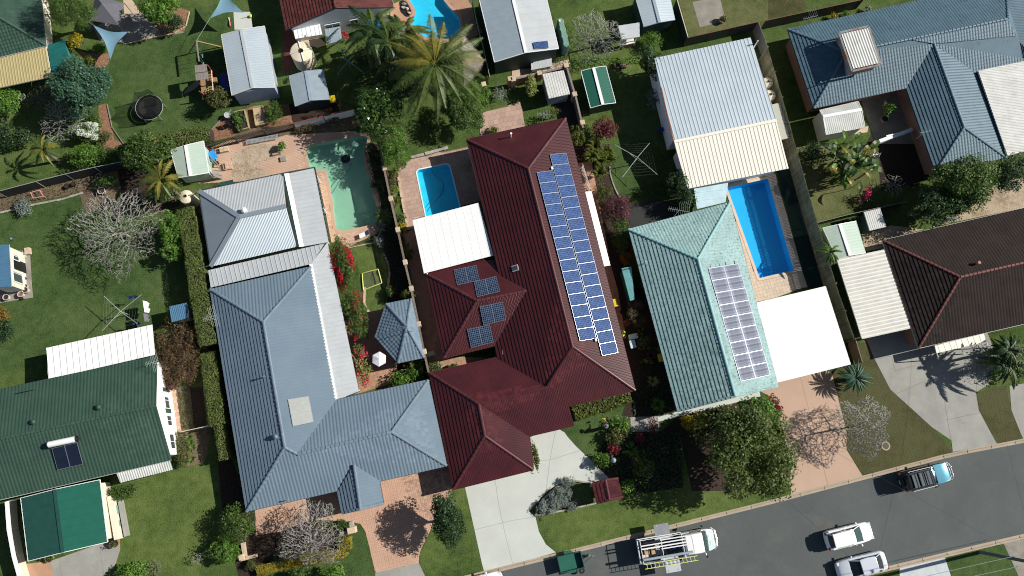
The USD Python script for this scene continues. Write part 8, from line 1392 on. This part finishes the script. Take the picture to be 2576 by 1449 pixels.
# chairs and odd things
def chair(label, p, m, yaw=0., s=1., cat='chair', name='garden_chair'):
    c = W(p, .45) * [1, 1, 0] + UZ * .02; t = thing(name, label, cat, c); Q = lambda q: place(q, c, AZ + yaw); part(t, 'seat', Q(rbox((0, 0, .44), (.5, .5, .04), .015, yaw=0)), m); part(t, 'backrest', Q(rbox((-.25, 0, .72), (.04, .5, .5), .015, yaw=0)), m)
    for x in (-.22, .22):
        for y in (-.22, .22): part(t, 'leg', Q(cyl((x, y, 0), .02, .43, 6)), m)
    for y in (-.26, .26): part(t, 'armrest', Q(rbox((0, y, .64), (.45, .05, .03), .01, yaw=0)), m)
chair('white plastic chair in the blue roofed courtyard', P('r03 1190,1045')[0], 'white', .8); chair('white metal chair in the deep courtyard shade', P('r13 1080,115')[0], 'metal', 2.4); chair('dark red chair under the shrub in the side passage', P('r22 1155,355')[0], 'red_timber', -1.2); chair('blue chair in the big shed shadow', P('r02 1500,1300')[0], 'royal', 1.); chair('black chair beside the raised bed', (579, 310), 'black', .5); chair('dark green chair on the lawn behind the white house', P('r01 890,515')[0], 'fence_green', .1)
q = W(P('r22 1220,488')[0], .8); t = thing('white_table', 'white bench table beside the person in yellow', 'table', q * [1, 1, 0]); part(t, 'tabletop', rbox(q, (.9, .5, .05), .01), 'white')
for sx in (-.35, .35): part(t, 'leg', box(q * [1, 1, 0] + UX * sx + UZ * .39, (.06, .4, .78)), 'metal')
q = W(P('r03 1300,1365')[0], 1.); t = thing('white_bench', 'long white slanted screen panel in the blue roofed courtyard', 'screen', q * [1, 1, 0]); part(t, 'panel', beam(W(P('r03 1110,1430')[0], .8), W(P('r03 1440,1310')[0], .8), .35, .6), 'wall_white'); part(t, 'capping', beam(W(P('r03 1190,1368')[0], 1.15), W(P('r03 1330,1335')[0], 1.15), .12, .04), 'white')
t = thing('pink_stand', 'pink metal plant stand by the corrugated fence', 'stand', W(P('r10 370,505')[0], 0)); pk = [W(p, .6) for p in P('r10 305,490 395,462 435,525 335,545')]
for i in range(4): part(t, 'rail', tube([pk[i], pk[(i + 1) % 4]], .03, 6), 'sign_pink'); part(t, 'leg', tube([pk[i] * [1, 1, 0], pk[i]], .025, 6), 'sign_pink')
q = W(P('r02 1120,660')[0], .3); t = thing('lawn_mower', 'orange garden mower on the grass behind the emerald shed', 'mower', q * [1, 1, 0]); part(t, 'deck', rbox(q * [1, 1, 0] + UZ * .2, (.5, .42, .18), .04), 'terracotta'); part(t, 'engine', cyl(q * [1, 1, 0] + UZ * .28, .13, .16, 12), 'white'); part(t, 'handle', tube([q * [1, 1, 0] + UZ * .25 + UX * .2, q * [1, 1, 0] + UX * .75 + UZ * .75], .03, 6), 'lamp_red')
for sx in (-.2, .2):
    for sy in (-.2, .2): part(t, 'wheel', lathe(q * [1, 1, 0] + UX * sx + UY * sy + UZ * .1, [(0, -.03), (.1, -.03), (.1, .03), (0, .03)], 12, axis=UY), 'rubber')
t = thing('blue_tarp', 'bright blue tarpaulin awning against the white house', 'tarpaulin', W(P('r01 1190,230')[0], 0)); tp_ = [W(p, z) for p, z in zip(P('r01 1112,212 1190,175 1282,155 1250,268 1190,300 1130,285'), (1.9, 2., 1.9, 1.4, 1.3, 1.4))]; part(t, 'sheet', (np.array(tp_), np.array([[0, 5, 1], [1, 5, 4], [1, 4, 3], [1, 3, 2]])), 'tarp_blue')
for p in (tp_[0], tp_[3], tp_[5]): part(t, 'pole', cyl(p * [1, 1, 0], .02, p[2], 6), 'white')
solo('blue_tarpaulin', 'royal blue tarpaulin at the foot of the grey metal shed', 'tarpaulin', prism(poly('r00 2222,760 2290,750 2320,940 2230,890'), .3, .42), 'royal'); pj = W(P('r00 2315,245')[0], .05); t = thing('pink_toy', 'pink toy on the lawn beside the concrete slab', 'toy', pj); part(t, 'body', tube([pj - UY * .25 + UZ * .05, pj + UZ * .08, pj + UY * .3 + UZ * .05], [.05, .09, .05], 8), 'pink'); part(t, 'tail', tube([pj + UY * .3 + UZ * .05, pj + UY * .75 + UZ * .04], [.03, .05], 6), 'white'); yt = W(P('r00 2520,158')[0], .2); t = thing('yellow_toy', 'yellow toy on the pale concrete slab', 'toy', yt * [1, 1, 0]); part(t, 'body', rbox(yt * [1, 1, 0] + UZ * .15, (.24, .34, .24), .05), 'hivis'); part(t, 'arm', tube([yt * [1, 1, 0] + UZ * .12, yt * [1, 1, 0] - UX * 1. + UZ * .05], .02, 5), 'terracotta')
lp = W(P('r32 1022,285')[0], 2.1); t = thing('garden_lamp', 'garden lamp post with round shade beside the coral red plant', 'lamp post', lp * [1, 1, 0]); part(t, 'post', cyl(lp * [1, 1, 0], .035, 2.1, 8), 'fence_dark'); part(t, 'lamp_shade', lathe(lp, [(.24, 0), (.2, .06), (.06, .16), (0, .18)], 18), 'zinc_dark', smooth=40); part(t, 'globe', lathe(lp - UZ * .08, [(0, 0), (.1, .03), (.1, .1)], 12), 'lamp_clear')
mh = W(P('r33 1183,140')[0], 0); t = thing('manhole_cover', 'round rusty manhole cover in the dry lawn beside the pink driveway', 'manhole', mh); part(t, 'ring', prism(Point(mh[:2]).buffer(.43).difference(Point(mh[:2]).buffer(.3)), 0, .04), 'kerb_stone'); part(t, 'lid', prism(Point(mh[:2]).buffer(.29), 0, .03), 'manhole')
solo('meter_lid', 'small dark water meter lid in the grass beside the pale driveway', 'cover', prism(poly('r32 272,865 290,862 300,895 278,902'), 0, .03), 'dark_mat'); c = W(P('r21 1745,660')[0], .8); t = thing('garden_bench_box', 'pale concrete box slab beside the gazebo fence', 'box', c * [1, 1, 0]); part(t, 'slab', rbox(c * [1, 1, 0] + UZ * .7, (1.05, .42, .12), .02), 'concrete'); part(t, 'support', box(c * [1, 1, 0] + UZ * .32, (.8, .3, .64)), 'white_concrete')
rk = W(P('r01 1500,70')[0], .2); t = thing('rock_feature', 'dark pebble island with pale rocks beside the curvy pool', 'rocks', rk * [1, 1, 0]); part(t, 'pebbles', prism(rounded(poly('r01 1440,20 1480,0 1520,30 1562,110 1540,175 1500,165 1455,120'), .2), 0, .06), 'black')
for i, (dx, dy, s) in enumerate(((0, .4, .3), (.15, -.2, .22), (-.2, .0, .25), (.3, -.7, .2))): p, d_ = crown_points((0, 0, 0), (s, s * .8, s * .6), 24, np.random.default_rng(i)); part(t, 'rock', hull(p + rk * [1, 1, 0] + UX * dx + UY * dy + UZ * .15), 'sandstone' if i % 2 else 'stone')
# thatched hut
th = [W(p, 2.2) for p in P('r01 2070,345 2292,612 2095,872 1890,640')]; ta = W(P('r01 2080,600')[0], 3.5); t = thing('thatched_hut', 'thatched hut roof half hidden by the coconut palm', 'hut', np.mean(th, 0) * [1, 1, 0]); rng = np.random.default_rng(9)
for i in range(4):
    a, b = th[i], th[(i + 1) % 4]; base_ = fan([a - UZ * .05, b - UZ * .05, ta - UZ * .05]); s = part(t, 'thatch', base_, 'thatch'); n = 800; u, v_ = rng.random(n), rng.random(n) ** .6; q = ta + ((a + (b - a) * u[:, None]) - ta) * v_[:, None]; dn = norm((a + b) / 2 - ta); sd_ = norm(b - a); V = []
    for k in range(n): d = dn + sd_ * rng.normal(0, .15) + UZ * rng.uniform(0, .12); L = rng.uniform(.25, .5); V += [q[k] - sd_ * .02 + UZ * .02, q[k] + sd_ * .02 + UZ * .02, q[k] + d * L + UZ * .02]
    part(s, 'straw', (np.array(V), np.arange(3 * n).reshape(-1, 3)), 'thatch'); c = a + norm((ta - a) * [1, 1, 0]) * .4; part(t, 'post', cyl(c * [1, 1, 0], .07, 2.2, 8), 'timber')
# aerials
antenna('tv_antenna', 'tv antenna with long cross rods at the corner of the teal tiled roof', (1708, 529), 2.0, 2.6, yaw=AZ - .4, boom=1.9, n=11); antenna('tv_antenna', 'tv antenna over the top left corner of the blue tiled roof', P('r03 430,175')[0], 2.2, 2.6, yaw=AZ + .05, boom=1.5); antenna('tv_antenna', 'tv antenna on the lower wing of the blue tiled roof', P('r03 1590,1325')[0], 1.6, 2.9, yaw=AZ, boom=1.2); antenna('tv_antenna', 'tv antenna at the edge of the slate tiled roof above the hedge', (528, 798), 1.6, 2.6, yaw=AZ + .1, boom=1.2); antenna('tv_antenna', 'tv antenna on the green tiled roof end', (382, 912), 1.2, 3., yaw=AZ + .1, boom=1.1); antenna('tv_antenna', 'tv antenna behind the maroon roof ridge', P('r02 315,1150')[0], 2.2, 2.9, yaw=AZ - .3, boom=1.1, big=False); antenna('tv_antenna', 'tv antenna above the brown tiled roof', P('r13 1850,745')[0], 1.7, 2.7, yaw=AZ - .4, boom=1.0, big=False); antenna('tv_antenna', 'thin antenna casting a long shadow on the gazebo roof', (1035, 822), 2.4, 3.6, yaw=AZ + .5, boom=.8, big=False, n=4)
# power pole, lines
pb = W((2466, 1389), 0); PP = thing('power_pole', 'dark timber power pole leaning out of the picture at the bottom right', 'power pole', pb); part(PP, 'pole', tube([pb - UZ * .3, pb + UZ * 5, pb + UZ * 10.5], [.17, .15, .12], 10), 'pole_wood', smooth=50)
for z in (8.6, 9.9):
    part(PP, 'cross_arm', beam(pb + UZ * z - UY * 1.1, pb + UZ * z + UY * 1.1, .1, .12), 'pole_wood')
    for k in (-1, -.4, .4, 1): part(PP, 'insulator', lathe(pb + UZ * (z + .06) + UY * k, [(0, 0), (.05, 0), (.06, .08), (.02, .14), (0, .15)], 8), 'gutter_light')
def wire(label, a, b, m='wire_pale', r=.014, sag=.5): n = 14; f = np.linspace(0, 1, n)[:, None]; solo('power_line', label, 'power line', tube(a * (1 - f) + b * f - UZ * sag * 4 * f * (1 - f), r, 4), m)
for i, (s, lab) in enumerate((('r33 1840,1395 2576,1228', 'upper pale power line crossing the bottom right corner'), ('r33 2080,1449 2576,1342', 'lower pale power line crossing the bottom right corner'))): a, b = [W(p, 8.3) for p in P(s)]; d = b - a; wire(lab, a - d * 3, b + d * 2, sag=.0, r=.02)
top = pb + UZ * 8.2
for lab, s, z in (('thin service line running to the teal roofed house', (1860, 1000), 4.2), ('thin service line running to the dark brown house', (2480, 850), 4.)): wire(lab, top, W(s, z), 'wire', .008, .6)
# surroundings hidden behind things at the frame's edge: nothing is built there
